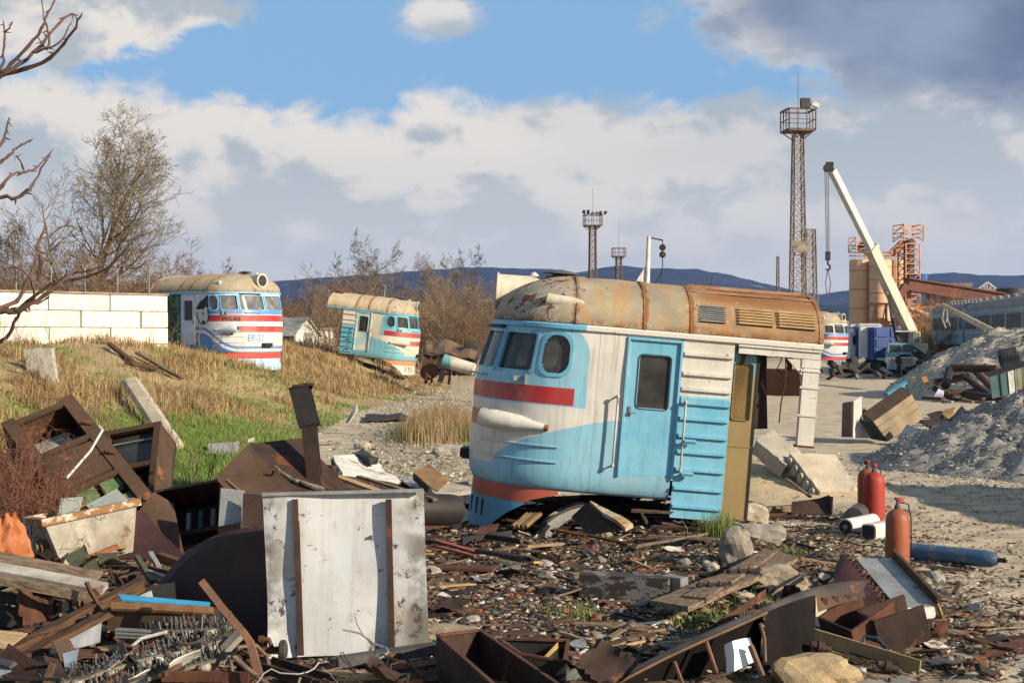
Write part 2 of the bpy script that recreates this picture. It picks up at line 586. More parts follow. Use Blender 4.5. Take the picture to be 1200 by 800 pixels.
def grid_mesh(name, X, Y, Z, mat, smooth=True):
    ny, nx = X.shape
    v = np.stack([X, Y, Z], -1).reshape(-1, 3).astype(np.float32)
    i = np.arange(ny * nx).reshape(ny, nx)
    f = np.stack([i[:-1, :-1], i[:-1, 1:], i[1:, 1:], i[1:, :-1]], -1).reshape(-1, 4)
    return np_mesh(name, v, f, mat, smooth)
def np_mesh(name, v, f, mat, smooth=False):
    me = bpy.data.meshes.new(name)
    k = f.shape[1]
    me.vertices.add(len(v)); me.vertices.foreach_set('co', np.ascontiguousarray(v, np.float32).ravel())
    me.loops.add(f.size); me.loops.foreach_set('vertex_index', np.ascontiguousarray(f, np.int32).ravel())
    me.polygons.add(len(f))
    me.polygons.foreach_set('loop_start', np.arange(0, f.size, k, dtype=np.int32))
    me.polygons.foreach_set('loop_total', np.full(len(f), k, np.int32))
    if smooth:
        me.polygons.foreach_set('use_smooth', np.ones(len(f), bool))
    if mat: me.materials.append(mat)
    me.update(calc_edges=True)
    return me

t = np.linspace(-1, 1, 341)
gx = 9000 * np.sinh(11.2 * t) / np.sinh(11.2)
u = np.linspace(0, 1, 400)
gy = -25 + 12000 * (np.sinh(9.2 * (u - .13)) - np.sinh(9.2 * -.13)) / (np.sinh(9.2 * .87) - np.sinh(9.2 * -.13))
# denser rows where the camera looks closely
gy = np.unique(np.concatenate([gy, np.arange(10, 40, .13), np.arange(40, 90, .4)]))
gx = np.unique(np.concatenate([gx, np.arange(-14, 12, .13)]))
GX, GY = np.meshgrid(gx, gy)
tag(link('ground', grid_mesh('ground', GX, GY, tz(GX, GY), ground_mat())), 'dusty scrapyard ground with littered soil, gravel track and grassy bank', None, None, 'structure')

# ------------------------------------------------------------------ hills
def hill_mat():
    def f(N, co):
        n = N.noise(co, .012, 6, .62)
        c = N.mix(N.step(n, .35, .65), (.020, .025, .020), (.042, .040, .030))
        cl = N.noise(N.scl(co, (1, 1, 2.2)), .006, 6, .62)
        return N.mix(N.step(cl, .63, .69), c, (.26, .23, .20))
    return custom('hill_forest', f, .95, .1, .8, .05)
hm = hill_mat()
def ridge(name, D, prof, depth, seed):
    xs = np.arange(-1500, 2701, 12.0)
    base = np.interp(xs, [p[0] for p in prof], [p[1] for p in prof])
    v = np.linspace(0, 1, 42)
    PX, VV = np.meshgrid(xs, v)
    HH = np.interp(PX, xs, base)
    Yd = D - depth * (1 - VV) * 1.0
    Yd = np.where(VV > .72, D + depth * (VV - .72) * 2.0, D - depth * (1 - VV / .72))
    X = (PX - 600) / F * D
    top = H + (HZ - HH) / F * D
    pro = np.where(VV <= .72, ss(VV / .72, -.05, 1.06), 1 - .5 * (VV - .72) / .28)
    rug = (fbm(X * .0042, Yd * .0042, seed, 6) - .48)
    Z = top * pro + rug * top * .42 * np.sin(np.pi * np.clip(VV / .72, 0, 1)) + (fbm(X * .03, Yd * .03, seed + 4, 4) - .47) * 16 * (pro > .1)
    Z = np.where(VV == 0, -6, Z)
    tag(link(name, grid_mesh(name, X, Yd, Z, hm)), None, None, None, 'structure')
ridge('hill_range', 5600, [(-1500, 325), (-400, 338), (0, 335), (330, 329), (380, 325), (450, 319), (520, 314), (580, 313), (605, 316), (640, 314), (668, 319), (690, 316), (716, 310), (760, 314), (815, 314), (850, 321), (885, 330), (920, 338), (960, 344), (985, 341), (1030, 332), (1082, 321), (1110, 319), (1150, 322), (1200, 321), (1500, 317), (2700, 330)], 1500, 3)
ridge('hill_foothill', 3300, [(-1500, 352), (0, 356), (300, 352), (600, 350), (900, 352), (960, 358), (1060, 352), (1200, 347), (2700, 352)], 800, 8)

# ------------------------------------------------------------------ air
hv = MB().box((0, 2990, 165), (16000, 6500, 350))
hz = hv.build('haze', [], recenter=False)
tag(hz, None, None, None, 'stuff')
hmat = bpy.data.materials.new('air')
hmat.use_nodes = True
hmat.node_tree.nodes.clear()
HN = NT(hmat.node_tree)
pv = HN.n('ShaderNodeVolumePrincipled')
pv.inputs['Color'].default_value = (.22, .42, 1.0, 1)
pv.inputs['Density'].default_value = 0.000062
pv.inputs['Anisotropy'].default_value = 0.2
ho = HN.n('ShaderNodeOutputMaterial')
hmat.node_tree.links.new(pv.outputs[0], ho.inputs['Volume'])
hz.data.materials.append(hmat)

# ------------------------------------------------------------------ gravel heaps
def gravel(N, co):
    n = N.noise(co, 9, 6, .75)
    s = N.noise(co, 45, 3, .8)
    c = N.mix(N.step(n, .32, .68), (.20, .19, .175), (.35, .325, .285))
    return N.mix(N.step(s, .38, .3) * .6, c, (.12, .118, .112))
grav = custom('gravel', gravel, .95, .15, 1.0, 40)
HEAPS = []
def heap(name, label, cx, cy, rx, ry, h, seed, n=150, power=1.0, amp=.22, mat=None, group=None, cap=99):
    g = np.linspace(-1, 1, n)
    U, V_ = np.meshgrid(g, g)
    r = np.sqrt(U * U + V_ * V_)
    ang = np.arctan2(V_, U)
    wob = 1 + .22 * (fbm(np.cos(ang) * 1.6 + 3, np.sin(ang) * 1.6 + 3, seed) - .47) * 2
    q = np.clip(1 - r / wob / .86, 0, 1)
    X, Y = cx + U * rx, cy + V_ * ry
    Z = np.minimum(h * (q ** power), cap + .12 * h * (q ** power - .5)) + (fbm(X * 1.1, Y * 1.1, seed + 2, 5) - .47) * amp * h * np.minimum(1, q * 5) + (fbm(X * 5, Y * 5, seed, 4) - .47) * .22 * np.minimum(1, q * 12)
    Z = Z - .06 * (q <= 0) + tz(X, Y)
    Z = np.where(q <= 0, tz(X, Y) - .15, Z)
    o = link(name, grid_mesh(name, X - cx, Y - cy, Z, mat or grav))
    o.location = (cx, cy, 0)
    pts = np.stack([X, Y, Z], -1)[q > .02]
    HEAPS.append(pts)
    return tag(o, label, 'gravel heap', group)
heap('gravel_heap', 'near grey gravel heap spilling across the yard at the right edge', 14.6, 31.5, 7.6, 6.2, 3.0, 4, 200, 1.0, .2)
heap('gravel_heap', 'tall pale gravel heap in front of the blue passenger carriages', 27.0, 68.0, 10.6, 11.0, 4.6, 13, 170, .72, .13, custom('gravel_tan', lambda N, co: N.mix(N.step(N.noise(co, 5, 6, .7), .32, .68), (.30, .26, .20), (.48, .43, .345)), .95, .15, 1.0, 30), None, 3.0)

# ------------------------------------------------------------------ block wall on the bank
wall = empty('block_wall', (0, 0, 0), (0, 0, 0), 'whitewashed wall of large concrete blocks on top of the grassy bank', 'wall')
white_block = M('white_block', (.76, .72, .63), (.66, .61, .51), 1.6, rust=.16, rustc=(.25, .17, .10), rscale=1.6, edge=.2, rough=.9, bump=.6, bscale=10, streak=.75, rnd=.09, speck=.25)
A = P(193, 400, 53.0); B = P(-160, 400, 45.0)
dirw = Vector((B.x - A.x, B.y - A.y, 0)).normalized()
zt0 = P(193, 347, 53.0).z
Mw = Matrix((dirw, Vector((-dirw.y, dirw.x, 0)), Vector((0, 0, 1)))).transposed()
blk = MB().box((0, 0, 0), (2.36, .5, .575))
bme = blk.mesh('block', white_block)
bm = bmesh.new(); bm.from_mesh(bme)
bmesh.ops.bevel(bm, geom=bm.edges[:], offset=.018, segments=1, affect='EDGES')
bm.to_mesh(bme); bm.free()
hlf = bme.copy()
for v in hlf.vertices: v.co.x *= .47
k = 0
for row in range(5):
    x = 0.0
    first = row % 2
    while x < 12.5:
        half = (first and x == 0.0)
        ln = 1.15 if half else 2.4
        o = link('block', hlf if half else bme, wall)
        c = Vector((A.x, A.y, 0)) + dirw * (x + ln / 2)
        o.matrix_local = Matrix.Translation((c.x + random.uniform(-.02, .02), c.y + random.uniform(-.03, .03), zt0 - .29 - row * .595)) @ (Mw @ Matrix.Rotation(random.uniform(-.008, .008), 3, 'Y')).to_4x4()
        x += ln
cop = MB()
c0 = Vector((A.x, A.y, zt0 + .045)); c1 = c0 + dirw * 12.6
cop.bar(c0, c1, .58, .07)
cop.build('coping', M('coping', (.34, .27, .19), (.22, .17, .12), 3, rough=.9), wall)
# forked posts that carried the wire over the wall
for i in range(9):
    p = c0 + dirw * (.9 + i * 1.32)
    fp = MB()
    b = Vector((p.x, p.y + .8, zt0 - .4))
    fp.tube([b, b + Vector((0, 0, 1.35))], .022, 5)
    tt = b + Vector((0, 0, 1.35))
    for sg in (-1, 1):
        fp.tube([tt - Vector((0, 0, .05)), tt + dirw * (.13 * sg) + Vector((0, 0, .17)), tt + dirw * (.26 * sg) + Vector((0, 0, .12)), tt + dirw * (.28 * sg) + Vector((0, 0, -.06))], .016, 4)
    fp.build('wire_post', M('post_grey', (.34, .32, .30), (.22, .2, .18), 4, rust=.2, rough=.7), wall)

# ------------------------------------------------------------------ bare trees
def branch_segs(seed, height, r0, levels=4, first=.28, spread=.75, up=.12, kids=(7, 6, 5, 4), shrink=.55, gnarl=.12, stems=1, minr=.006, seglen=.45):
    rnd = random.Random(seed)
    segs = []
    def grow(p, d, L, r, lev):
        n = max(3, int(L / (seglen * (.45 if lev > 1 else 1))))
        n = min(n, 14)
        pts = [p]
        step = L / n
        rr = [r]
        for i in range(n):
            d = (d + Vector((rnd.gauss(0, gnarl), rnd.gauss(0, gnarl), rnd.gauss(0, gnarl * .6) + up * (.25 if lev == 0 else 1) * .5))).normalized()
            q = pts[-1] + d * step
            pts.append(q)
            rr.append(max(minr, r * (1 - .82 * (i + 1) / n)))
            segs.append((*pts[-2], *q, rr[-2], rr[-1]))
        if lev >= levels - 1:
            return
        k = kids[min(lev, len(kids) - 1)]
        for j in range(k):
            f0 = first if lev == 0 else .18
            t = f0 + (1 - f0) * (j + rnd.random() * .8) / k
            i = min(n - 1, int(t * n))
            ax = Vector((rnd.gauss(0, 1), rnd.gauss(0, 1), rnd.gauss(0, .5)))
            dd = (pts[i + 1] - pts[i]).normalized()
            side = (ax - dd * ax.dot(dd)).normalized()
            nd = (dd * (1 - spread * .55) + side * spread * (.8 + .4 * rnd.random())).normalized()
            nl = L * shrink * (1.15 - .65 * t) * (.75 + .5 * rnd.random())
            grow(pts[i].lerp(pts[i + 1], rnd.random()), nd, nl, max(minr, rr[i] * .62), lev + 1)
    for s in range(stems):
        a = rnd.random() * 6.28
        o = Vector((math.cos(a), math.sin(a), 0)) * (0 if stems == 1 else .25 * rnd.random() * height * .25)
        d = Vector((math.cos(a) * (.0 if stems == 1 else .35), math.sin(a) * (.0 if stems == 1 else .35), 1)).normalized()
        grow(o, d, height * (1 if stems == 1 else .75 + .35 * rnd.random()), r0, 0)
    return np.array(segs)
def segs_mesh(name, S, mat, n=3):
    P0, P1, r0, r1 = S[:, :3], S[:, 3:6], S[:, 6:7], S[:, 7:8]
    d = P1 - P0
    d /= np.maximum(np.linalg.norm(d, axis=1, keepdims=True), 1e-9)
    ref = np.where(np.abs(d[:, 2:3]) > .9, np.array([[1., 0, 0]]), np.array([[0, 0, 1.]]))
    u = np.cross(d, ref); u /= np.maximum(np.linalg.norm(u, axis=1, keepdims=True), 1e-9)
    w = np.cross(d, u)
    vs = []
    for (p, r) in ((P0, r0), (P1, r1)):
        for j in range(n):
            a = 2 * math.pi * j / n
            vs.append(p + (u * math.cos(a) + w * math.sin(a)) * r)
    v = np.stack(vs, 1).reshape(-1, 3)
    b = np.arange(len(S))[:, None] * (2 * n)
    f = np.concatenate([b + np.array([[j, (j + 1) % n, n + (j + 1) % n, n + j]]) for j in range(n)], 0)
    return np_mesh(name, v, f, mat, True)
bark_grey = M('bark_grey', (.15, .125, .09), (.075, .06, .042), 6, rough=.95, bump=0, rnd=.15)
bark_tan = M('bark_tan', (.25, .19, .11), (.13, .095, .055), 4, rough=.95, bump=0, rnd=.15)
bark_red = M('bark_red', (.235, .135, .075), (.14, .08, .046), 4, rough=.95, bump=0, rnd=.2)
bark_pale = M('bark_pale', (.29, .205, .13), (.17, .12, .078), 4, rough=.95, bump=0, rnd=.2)

def tree(name, S, mat, loc, label, group=None, rz=0, sc_=1, cut=1.1, cat='tree'):
    """trunk = everything thicker than `cut` cm, crown = the twigs"""
    if isinstance(S, tuple):
        tm, cm = S
    else:
        thick = S[:, 6] > cut / 100
        tm, cm = segs_mesh('trunk', S[thick], mat, 5), segs_mesh('crown', S[~thick], mat, 3)
    e = empty(name, loc, (0, 0, rz), label, cat, group)
    e.scale = (sc_,) * 3
    link('trunk', tm, e); link('crown', cm, e)
    return e
# the tall tree behind the wall
S = branch_segs(31, 11.4, .24, 5, .20, .74, .16, (15, 9, 7, 5), .56, .07, 1, .0095, .6)
tp = P(106, 400, 66)
tree('bare_tree', S, bark_tan, (tp.x, tp.y, 1.6), 'tall bare spreading tree standing behind the white block wall', None, 3.9, .84, 3.0)
protos = []
for i, (h, r, st, mat) in enumerate([(5.0, .05, 7, bark_red), (6.0, .06, 6, bark_pale), (4.2, .05, 8, bark_red), (6.5, .09, 2, bark_grey)]):
    S = branch_segs(40 + i, h, r, 4 if st > 2 else 5, .15, .7, .22, (9, 7, 5, 4), .5, .13, st, .009, .5)
    thick = S[:, 6] > .02
    protos.append((segs_mesh('trunk', S[thick], mat, 4), segs_mesh('crown', S[~thick], mat, 3)))
def thicket(n, px0, px1, Y0, Y1, zf, label, group, s0=.8, s1=1.2, which=(0, 1, 2), name='bare_shrub', cat='shrub', top=None):
    for i in range(n):
        px = px0 + (px1 - px0) * (i + random.uniform(-.4, 1.1)) / n
        Y = random.uniform(Y0, Y1)
        p = P(px, 394, Y)
        sca = random.uniform(s0, s1) * (top(px) if top else 1)
        tree(name, protos[random.choice(which)], None, (p.x, p.y, tzf(p.x, p.y) - .1 if zf is None else zf), label, group, random.uniform(0, 6.28), sca, cat=cat)
thicket(36, -60, 262, 58, 76, 1.2, 'brown bare shrub in the thicket behind the white block wall', 'thicket behind the wall', .68, .98)
thicket(6, -40, 60, 80, 100, 1.2, 'grey bare tree rising over the thicket left of the tall tree', 'grey trees left of the tall tree', .95, 1.25, (3,), 'bare_tree', 'tree')
thicket(28, 320, 590, 82, 108, .8, 'brown bare shrub in the thicket behind the tilted train cab', 'thicket behind the tilted cab', .62, .95, (0, 1, 2))
thicket(9, 370, 560, 95, 130, .6, 'slender grey bare tree standing out of the central thicket', 'grey trees in the central thicket', .9, 1.2, (3, 3, 1), 'bare_tree', 'tree')
thicket(9, 255, 375, 150, 210, 0, 'distant bare shrub between the graffiti cab and the tilted cab', 'distant scrub left of the tilted cab', 1.0, 1.6, (0, 1, 2, 3))
thicket(6, 1090, 1135, 150, 175, 0, 'bare shrub growing in front of the long sloping conveyor', 'scrub below the conveyor', .9, 1.2, (0, 1), )
thicket(3, 1080, 1108, 118, 122, 0, 'low grey bush left of the blue carriages behind the crane truck', 'bushes beside the crane truck', .5, .62, (0, 1))
S = branch_segs(77, 11, .12, 4, .06, .25, .5, (22, 8, 5), .30, .05, 3, .03, .6)
tp = P(847, 394, 230)
tree('poplar', S, bark_grey, (tp.x, tp.y, 0), 'far slim bare poplar rising over the rusty cab roof', None, 0, 1.0, 5, 'tree')

# branches of the tree beside the camera
twig = M('twig', (.14, .075, .055), (.06, .032, .028), 8, rough=.7, bump=.3, bscale=60)
def limb(mb, pts, r0, r1, buds=True, seed=0):
    rnd = random.Random(seed)
    pts = [P(*p) for p in pts]
    out = []
    k = 5
    for i in range(len(pts) - 1):
        for j in range(k):
            t = j / k
            a = pts[max(i - 1, 0)]; b = pts[i]; c = pts[i + 1]; d = pts[min(i + 2, len(pts) - 1)]
            q = .5 * ((2 * b) + (c - a) * t + (2 * a - 5 * b + 4 * c - d) * t * t + (3 * b - a - 3 * c + d) * t ** 3)
            out.append(q + Vector((rnd.gauss(0, .003), rnd.gauss(0, .003), rnd.gauss(0, .003))))
    out.append(pts[-1])
    n = len(out)
    rr = [r0 + (r1 - r0) * i / (n - 1) for i in range(n)]
    for i in range(2, n - 1, 3):
        rr[i] *= 1.22
    rr[-1] = r1 * .5
    mb.tube(out, rr, 6)
    if buds:
        for i in range(3, n - 1, 3):
            d = Vector((rnd.gauss(0, 1), rnd.gauss(0, .5), rnd.gauss(0, 1))).normalized()
            mb.tube([out[i], out[i] + d * .018, out[i] + d * .035], [rr[i] * .9, rr[i] * .6, rr[i] * .2], 4)
TY = 7.0
tr = empty('roadside_tree', (-4.4, 6.8, 0), (0, 0, 0), 'bare knobbly tree at the left edge reaching branches into view', 'tree')
tk = MB()
tk.tube([(0, 0, -.1), (.04, 0, .8), (-.03, .05, 2.0), (.05, .1, 3.2), (.1, .15, 4.5), (.05, .2, 5.6)], [.13, .11, .09, .075, .05, .03], 9)
for a, b in (((.0, .05, 1.9), P(-60, 368, 7.0)), ((.05, .1, 3.3), P(-60, 250, 7.0)), ((.08, .14, 4.0), P(-60, 135, 7.0)), ((.08, .14, 4.2), P(-50, 40, 7.0))):
    e = b - Vector((-4.4, 6.8, 0))
    m_ = (Vector(a) + e) / 2 + Vector((0, 0, -.05))
    tk.tube([a, m_, e], [.04, .03, .02], 7)
tk.build('trunk', twig, tr, 60)
cr = MB()
L = [([(-60, 135), (-5, 93), (40, 62), (75, 22), (92, 18)], .014, .004), ([(-60, 135), (-5, 93), (50, 74), (80, 45), (97, 15)], .014, .004), ([(-5, 93), (15, 75), (45, 40), (60, 10), (72, -12)], .010, .003),
     ([(55, 58), (58, 40), (52, 20), (48, -8)], .006, .002), ([(55, 58), (50, 52), (44, 42)], .005, .002), ([(40, 62), (70, 50), (85, 25)], .006, .002), ([(-50, 40), (-3, 82), (5, 60), (6, 38), (4, 25)], .008, .003), ([(6, 38), (12, 33), (14, 26)], .004, .002),
     ([(-60, 250), (-5, 232), (22, 232), (40, 212), (62, 175)], .012, .003), ([(-5, 225), (15, 205), (30, 202), (45, 195), (60, 178)], .009, .003), ([(30, 202), (22, 186), (18, 182)], .005, .002),
     ([(-60, 250), (-10, 200), (8, 185), (22, 172), (37, 165)], .010, .003), ([(-10, 190), (3, 165), (8, 148), (12, 138)], .009, .003), ([(22, 232), (32, 222), (36, 225)], .005, .002),
     ([(-60, 368), (-5, 364), (20, 364), (60, 340), (105, 300)], .020, .005), ([(-60, 350), (0, 360), (28, 342), (45, 290), (52, 265)], .016, .004), ([(20, 364), (60, 335), (120, 318), (148, 290)], .010, .004), ([(45, 330), (48, 300), (42, 285), (60, 275), (85, 258)], .007, .003),
     ([(0, 364), (20, 362), (45, 355), (58, 347)], .010, .003), ([(-60, 420), (0, 400), (20, 372), (40, 345), (30, 320), (12, 312), (0, 318)], .010, .003), ([(20, 330), (15, 300), (18, 285)], .005, .002), ([(105, 300), (112, 288), (110, 280)], .005, .002), ([(60, 340), (80, 322), (98, 318), (120, 312)], .006, .002)]
for i, (pts, a, b) in enumerate(L):
    limb(cr, [(x, y, TY + .25 * math.sin(i * 2.1 + j * .35)) for j, (x, y) in enumerate(pts)], a, b, True, i)
cr.v = [tuple(Vector(v) - Vector((-4.4, 6.8, 0))) for v in cr.v]
cr.build('crown', twig, tr, 60)

# ------------------------------------------------------------------ grass
def blade_mat():
    m = bpy.data.materials.new('grass_blade')
    m.use_nodes = True
    t = m.node_tree; t.nodes.clear()
    N = NT(t)
    at = N.n('ShaderNodeAttribute', attribute_name='Col')
    b = N.n('ShaderNodeBsdfPrincipled')
    N.put(b.inputs['Base Color'], at.outputs['Color'])
    b.inputs['Roughness'].default_value = .8
    b.inputs['Specular IOR Level'].default_value = .2
    tl = N.n('ShaderNodeBsdfTranslucent')
    N.put(tl.inputs[0], at.outputs['Color'])
    mx = N.n('ShaderNodeMixShader'); mx.inputs[0].default_value = .3
    t.links.new(b.outputs[0], mx.inputs[1]); t.links.new(tl.outputs[0], mx.inputs[2])
    out = N.n('ShaderNodeOutputMaterial')
    t.links.new(mx.outputs[0], out.inputs[0])
    return m
blade = blade_mat()
def grass(name, label, x, y, h, w, colr, lean=.35, kind='stuff', z=None):
    n = len(x)
    z = tz(x, y) - .02 if z is None else z
    base = np.stack([x, y, z], -1)
    a = rng.uniform(0, 2 * np.pi, n)
    side = np.stack([np.cos(a), np.sin(a), np.zeros(n)], -1)
    b = rng.uniform(0, 2 * np.pi, n)
    ln = np.abs(rng.normal(0, lean, n))
    ld = np.stack([np.cos(b) * ln, np.sin(b) * ln, np.ones(n)], -1)
    hw = (w / 2)[:, None]
    mid = base + ld * np.array([.4, .4, 1]) * (h * .55)[:, None]
    tip = base + ld * np.array([1.1, 1.1, 1]) * (h * (1 - .25 * np.minimum(1, ln)))[:, None]
    v = np.stack([base - side * hw, base + side * hw, mid + side * hw * .8, mid - side * hw * .8, tip + side * hw * .15, tip - side * hw * .15], 1)
    i = np.arange(n)[:, None] * 6
    f = np.concatenate([i + np.array([[0, 1, 2, 3]]), i + np.array([[3, 2, 4, 5]])], 0)
    me = np_mesh(name, v.reshape(-1, 3), f, blade)
    ca = me.color_attributes.new('Col', 'FLOAT_COLOR', 'POINT')
    cc = np.concatenate([np.repeat(colr, 6, 0), np.ones((n * 6, 1))], 1).astype(np.float32)
    ca.data.foreach_set('color', cc.ravel())
    return tag(link(name, me), label, None, None, kind)
def lerpc(a, b, t):
    return np.array(a)[None] * (1 - t[:, None]) + np.array(b)[None] * t[:, None]
def bankpts(n, y0=15, y1=78):
    y = y0 * (y1 / y0) ** rng.random(n)
    x = toe(y) + .6 - rng.random(n) * np.minimum(15, 3 + y * .22)
    return x, y
# straw-coloured weeds on the bank
x, y = bankpts(150000)
cl = fbm(x * .55, y * .55, 31)
gmask = np.exp(-(((x + 7.6) / 2.2) ** 2 + ((y - 33) / 10.0) ** 2)) * 1.35
k = (cl + rng.normal(0, .05, len(x)) > .435) & (rng.random(len(x)) > gmask * .95)
k &= (x - toe(y) < -.9 + (fbm(x * .8, y * .8, 77) - .5) * 2.4)
x, y, cl = x[k], y[k], cl[k]
tone = np.clip(fbm(x * .8, y * .8, 61) * 1.6 - .3 + rng.normal(0, .25, len(x)), 0, 1)
colr = lerpc((.27, .175, .08), (.56, .42, .21), tone)
colr[rng.random(len(x)) < .22] = (.20, .11, .06)
h = (.10 + .30 * np.clip((cl - .38) * 3.4, 0, 1)) * rng.uniform(.55, 1.35, len(x)) * (1 + .15 * ss(y, 30, 60))
grass('dry_grass', 'straw-coloured dry grass and weeds over the bank', x, y, h, .010 + .00035 * y, colr, .42)
# tall thin weed stalks
x, y = bankpts(2600, 17, 74)
k = fbm(x * .5, y * .5, 91) > .50
x, y = x[k], y[k]
zz = tz(x, y)
hh = rng.uniform(.45, 1.05, len(x))
ax_, ay_ = rng.normal(0, .16, len(x)), rng.normal(0, .16, len(x))
S = []
for i in range(len(x)):
    b = Vector((x[i], y[i], zz[i])); t1 = b + Vector((ax_[i] * .4, ay_[i] * .4, hh[i] * .6)); t2 = b + Vector((ax_[i], ay_[i], hh[i]))
    r_ = .004 + .00008 * y[i]
    S += [(*b, *t1, r_, r_ * .8), (*t1, *t2, r_ * .8, r_ * .4)]
    for j in range(5):
        q = t1.lerp(t2, random.random())
        S.append((*q, *(q + Vector((random.gauss(0, .07), random.gauss(0, .07), random.uniform(.05, .16)))), r_ * .6, r_ * .4))
tag(link('weed_stalks', segs_mesh('weed_stalks', np.array(S), M('weed', (.27, .17, .10), (.16, .095, .055), 3, bump=0), 3)), 'tall thin brown weed stalks over the bank', None, None, 'stuff')
# green grass
x, y = bankpts(110000, 17, 60)
gmask = np.exp(-(((x + 7.5) / 2.4) ** 2 + ((y - 33) / 10.5) ** 2)) * 1.4 + np.clip((fbm(x * .35, y * .35, 47) - .47) * 7, 0, .8)
k = rng.random(len(x)) < gmask
x, y = x[k], y[k]
t_ = rng.random(len(x))
colr = lerpc((.08, .14, .025), (.22, .32, .07), t_)
grass('green_grass', 'fresh green grass on the sunny side of the bank', x, y, rng.uniform(.06, .20, len(x)), .008 + .00035 * y, colr, .5)
# reeds beside the nose of the main cab and tufts among the scrap
def tuft(n, p, rx, ry, hh, c1, c2, name, label, w=.012, lean=.25):
    x = p[0] + rng.normal(0, rx, n); y = p[1] + rng.normal(0, ry, n)
    t_ = rng.random(n)
    return grass(name, label, x, y, rng.uniform(.5, 1.2, n) * hh, np.full(n, w), lerpc(c1, c2, t_), lean)
g = G(512, 517)
tuft(3600, (g.x - .0, g.y + 2.0), .42, 2.0, .75, (.22, .14, .075), (.46, .34, .18), 'reeds', 'dry reeds beside the gravel track left of the main cab', .016)
tuft(2500, (g.x + .1, g.y + .2), .55, .7, .45, (.08, .13, .025), (.28, .27, .08), 'reed_grass', 'green grass at the foot of the reeds left of the main cab', .014)
for i, (px, py, n, hh, rx) in enumerate([(843, 645, 420, .42, .12), (672, 722, 260, .12, .18), (770, 690, 150, .15, .12), (905, 715, 260, .14, .2), (820, 735, 260, .13, .18), (860, 725, 200, .12, .2), (740, 655, 120, .08, .3), (930, 660, 160, .12, .15), (600, 715, 120, .06, .3), (640, 700, 120, .06, .3)]):
    g = G(px, py)
    tuft(n, (g.x, g.y), rx, rx * 1.3, hh, (.09, .14, .03), (.30, .33, .10), 'grass_tuft', 'small green grass tuft growing among the scattered scrap')
# bramble thicket at the left edge
S = []
for i in range(2100):
    px = random.uniform(-70, 112); Y = random.uniform(15.2, 20)
    p = P(px, 394, Y)
    b = Vector((p.x, p.y, tzf(p.x, p.y) + random.uniform(0, .25)))
    a = random.uniform(0, 6.28); L_ = random.uniform(.4, 1.5)
    hgt = L_ * random.uniform(.4, 1.0)
    pr = b; n = 7
    edge = max(.25, 1 - max(0, (px - 35) / 90))
    for j in range(1, n + 1):
        t_ = j / n
        q = b + Vector((math.cos(a) * L_ * .55 * t_, math.sin(a) * L_ * .55 * t_, hgt * edge * math.sin(t_ * 2.2))) + Vector((random.gauss(0, .025), random.gauss(0, .025), random.gauss(0, .025)))
        S.append((*pr, *q, .0055 * (1.1 - .7 * t_), .0055 * (1.0 - .7 * t_)))
        if random.random() < .55:
            d = Vector((random.gauss(0, 1), random.gauss(0, 1), random.gauss(0, .8))).normalized() * random.uniform(.06, .22)
            S.append((*q, *(q + d), .0035, .0015))
        pr = q
o = link('bramble_bush', segs_mesh('bramble_bush', np.array(S), M('bramble', (.24, .095, .055), (.11, .05, .035), 5, rough=.8, bump=0), 3))
tag(o, 'tangled reddish bare bramble bush at the left edge', 'bush')

# ------------------------------------------------------------------ train cabs
CA, CB, CN, ZE = 1.75, 1.74, 2.35, 2.35
_t = np.linspace(0, math.pi / 2, 600)
NX = .16
_x = NX + (CA - NX) * (1 - np.cos(_t) ** (2 / CN)); _y = CB * np.sin(_t) ** (2 / CN)
DX0, DX1 = 2.36, 3.09
_x = np.append(_x, CA + np.linspace(.01, 6, 600)); _y = np.append(_y, np.full(600, CB))
_s = np.concatenate([[0], np.cumsum(np.hypot(np.diff(_x), np.diff(_y)))])
_su = np.linspace(0, _s[-1], 3000)
_x = np.interp(_su, _s, _x); _y = np.interp(_su, _s, _y)
_tx = np.gradient(_x, _su); _ty = np.gradient(_y, _su)
_l = np.hypot(_tx, _ty); _nx, _ny = -_ty / _l, _tx / _l
def sx(x):
    return float(np.interp(x, _x, _su))
def surf(s, z, off=0.0):
    """point of the shell: s = signed arc length from the nose centre line, z = height"""
    a = abs(s); sg = 1 if s >= 0 else -1
    x, y = np.interp(a, _su, _x), np.interp(a, _su, _y)
    nx, ny = np.interp(a, _su, _nx), np.interp(a, _su, _ny)
    o = off
    if z < .32:
        q = min(1, (.32 - z) / .34)
        o -= .12 * (1 - math.sqrt(max(0, 1 - q * q)))
    lean = .24 * max(0, (z - 1.45) / .9) * max(0, -nx)
    return Vector((x + nx * o + lean, sg * (y + ny * o), z))
def dent(s, z):
    return mnoise.noise(Vector((s * 1.3, z * 1.5, 3.3))) * .011 + mnoise.noise(Vector((s * 3.7, z * 3.1, 8.3))) * .005
def rrect(s0, s1, z0, z1, r, n=7):
    pts = []
    rs = r if isinstance(r, (tuple, list)) else (r,) * 4
    for (cs, cz, a0, rr) in ((s1, z1, 0, rs[0]), (s0, z1, 90, rs[1]), (s0, z0, 180, rs[2]), (s1, z0, 270, rs[3])):
        ds = -rr if cs == s1 else rr
        dzz = -rr if cz == z1 else rr
        for i in range(n):
            a = R(a0 + 90 * i / (n - 1))
            pts.append((cs + ds + math.cos(a) * rr, cz + dzz + math.sin(a) * rr))
    return pts
def in_rr(s, z, w):
    s0, s1, z0, z1, r = w
    rr = max(r) if isinstance(r, (tuple, list)) else r
    qx = abs(s - (s0 + s1) / 2) - (s1 - s0) / 2 + rr
    qz = abs(z - (z0 + z1) / 2) - (z1 - z0) / 2 + rr
    return math.hypot(max(qx, 0), max(qz, 0)) + min(max(qx, qz), 0) - rr < 0

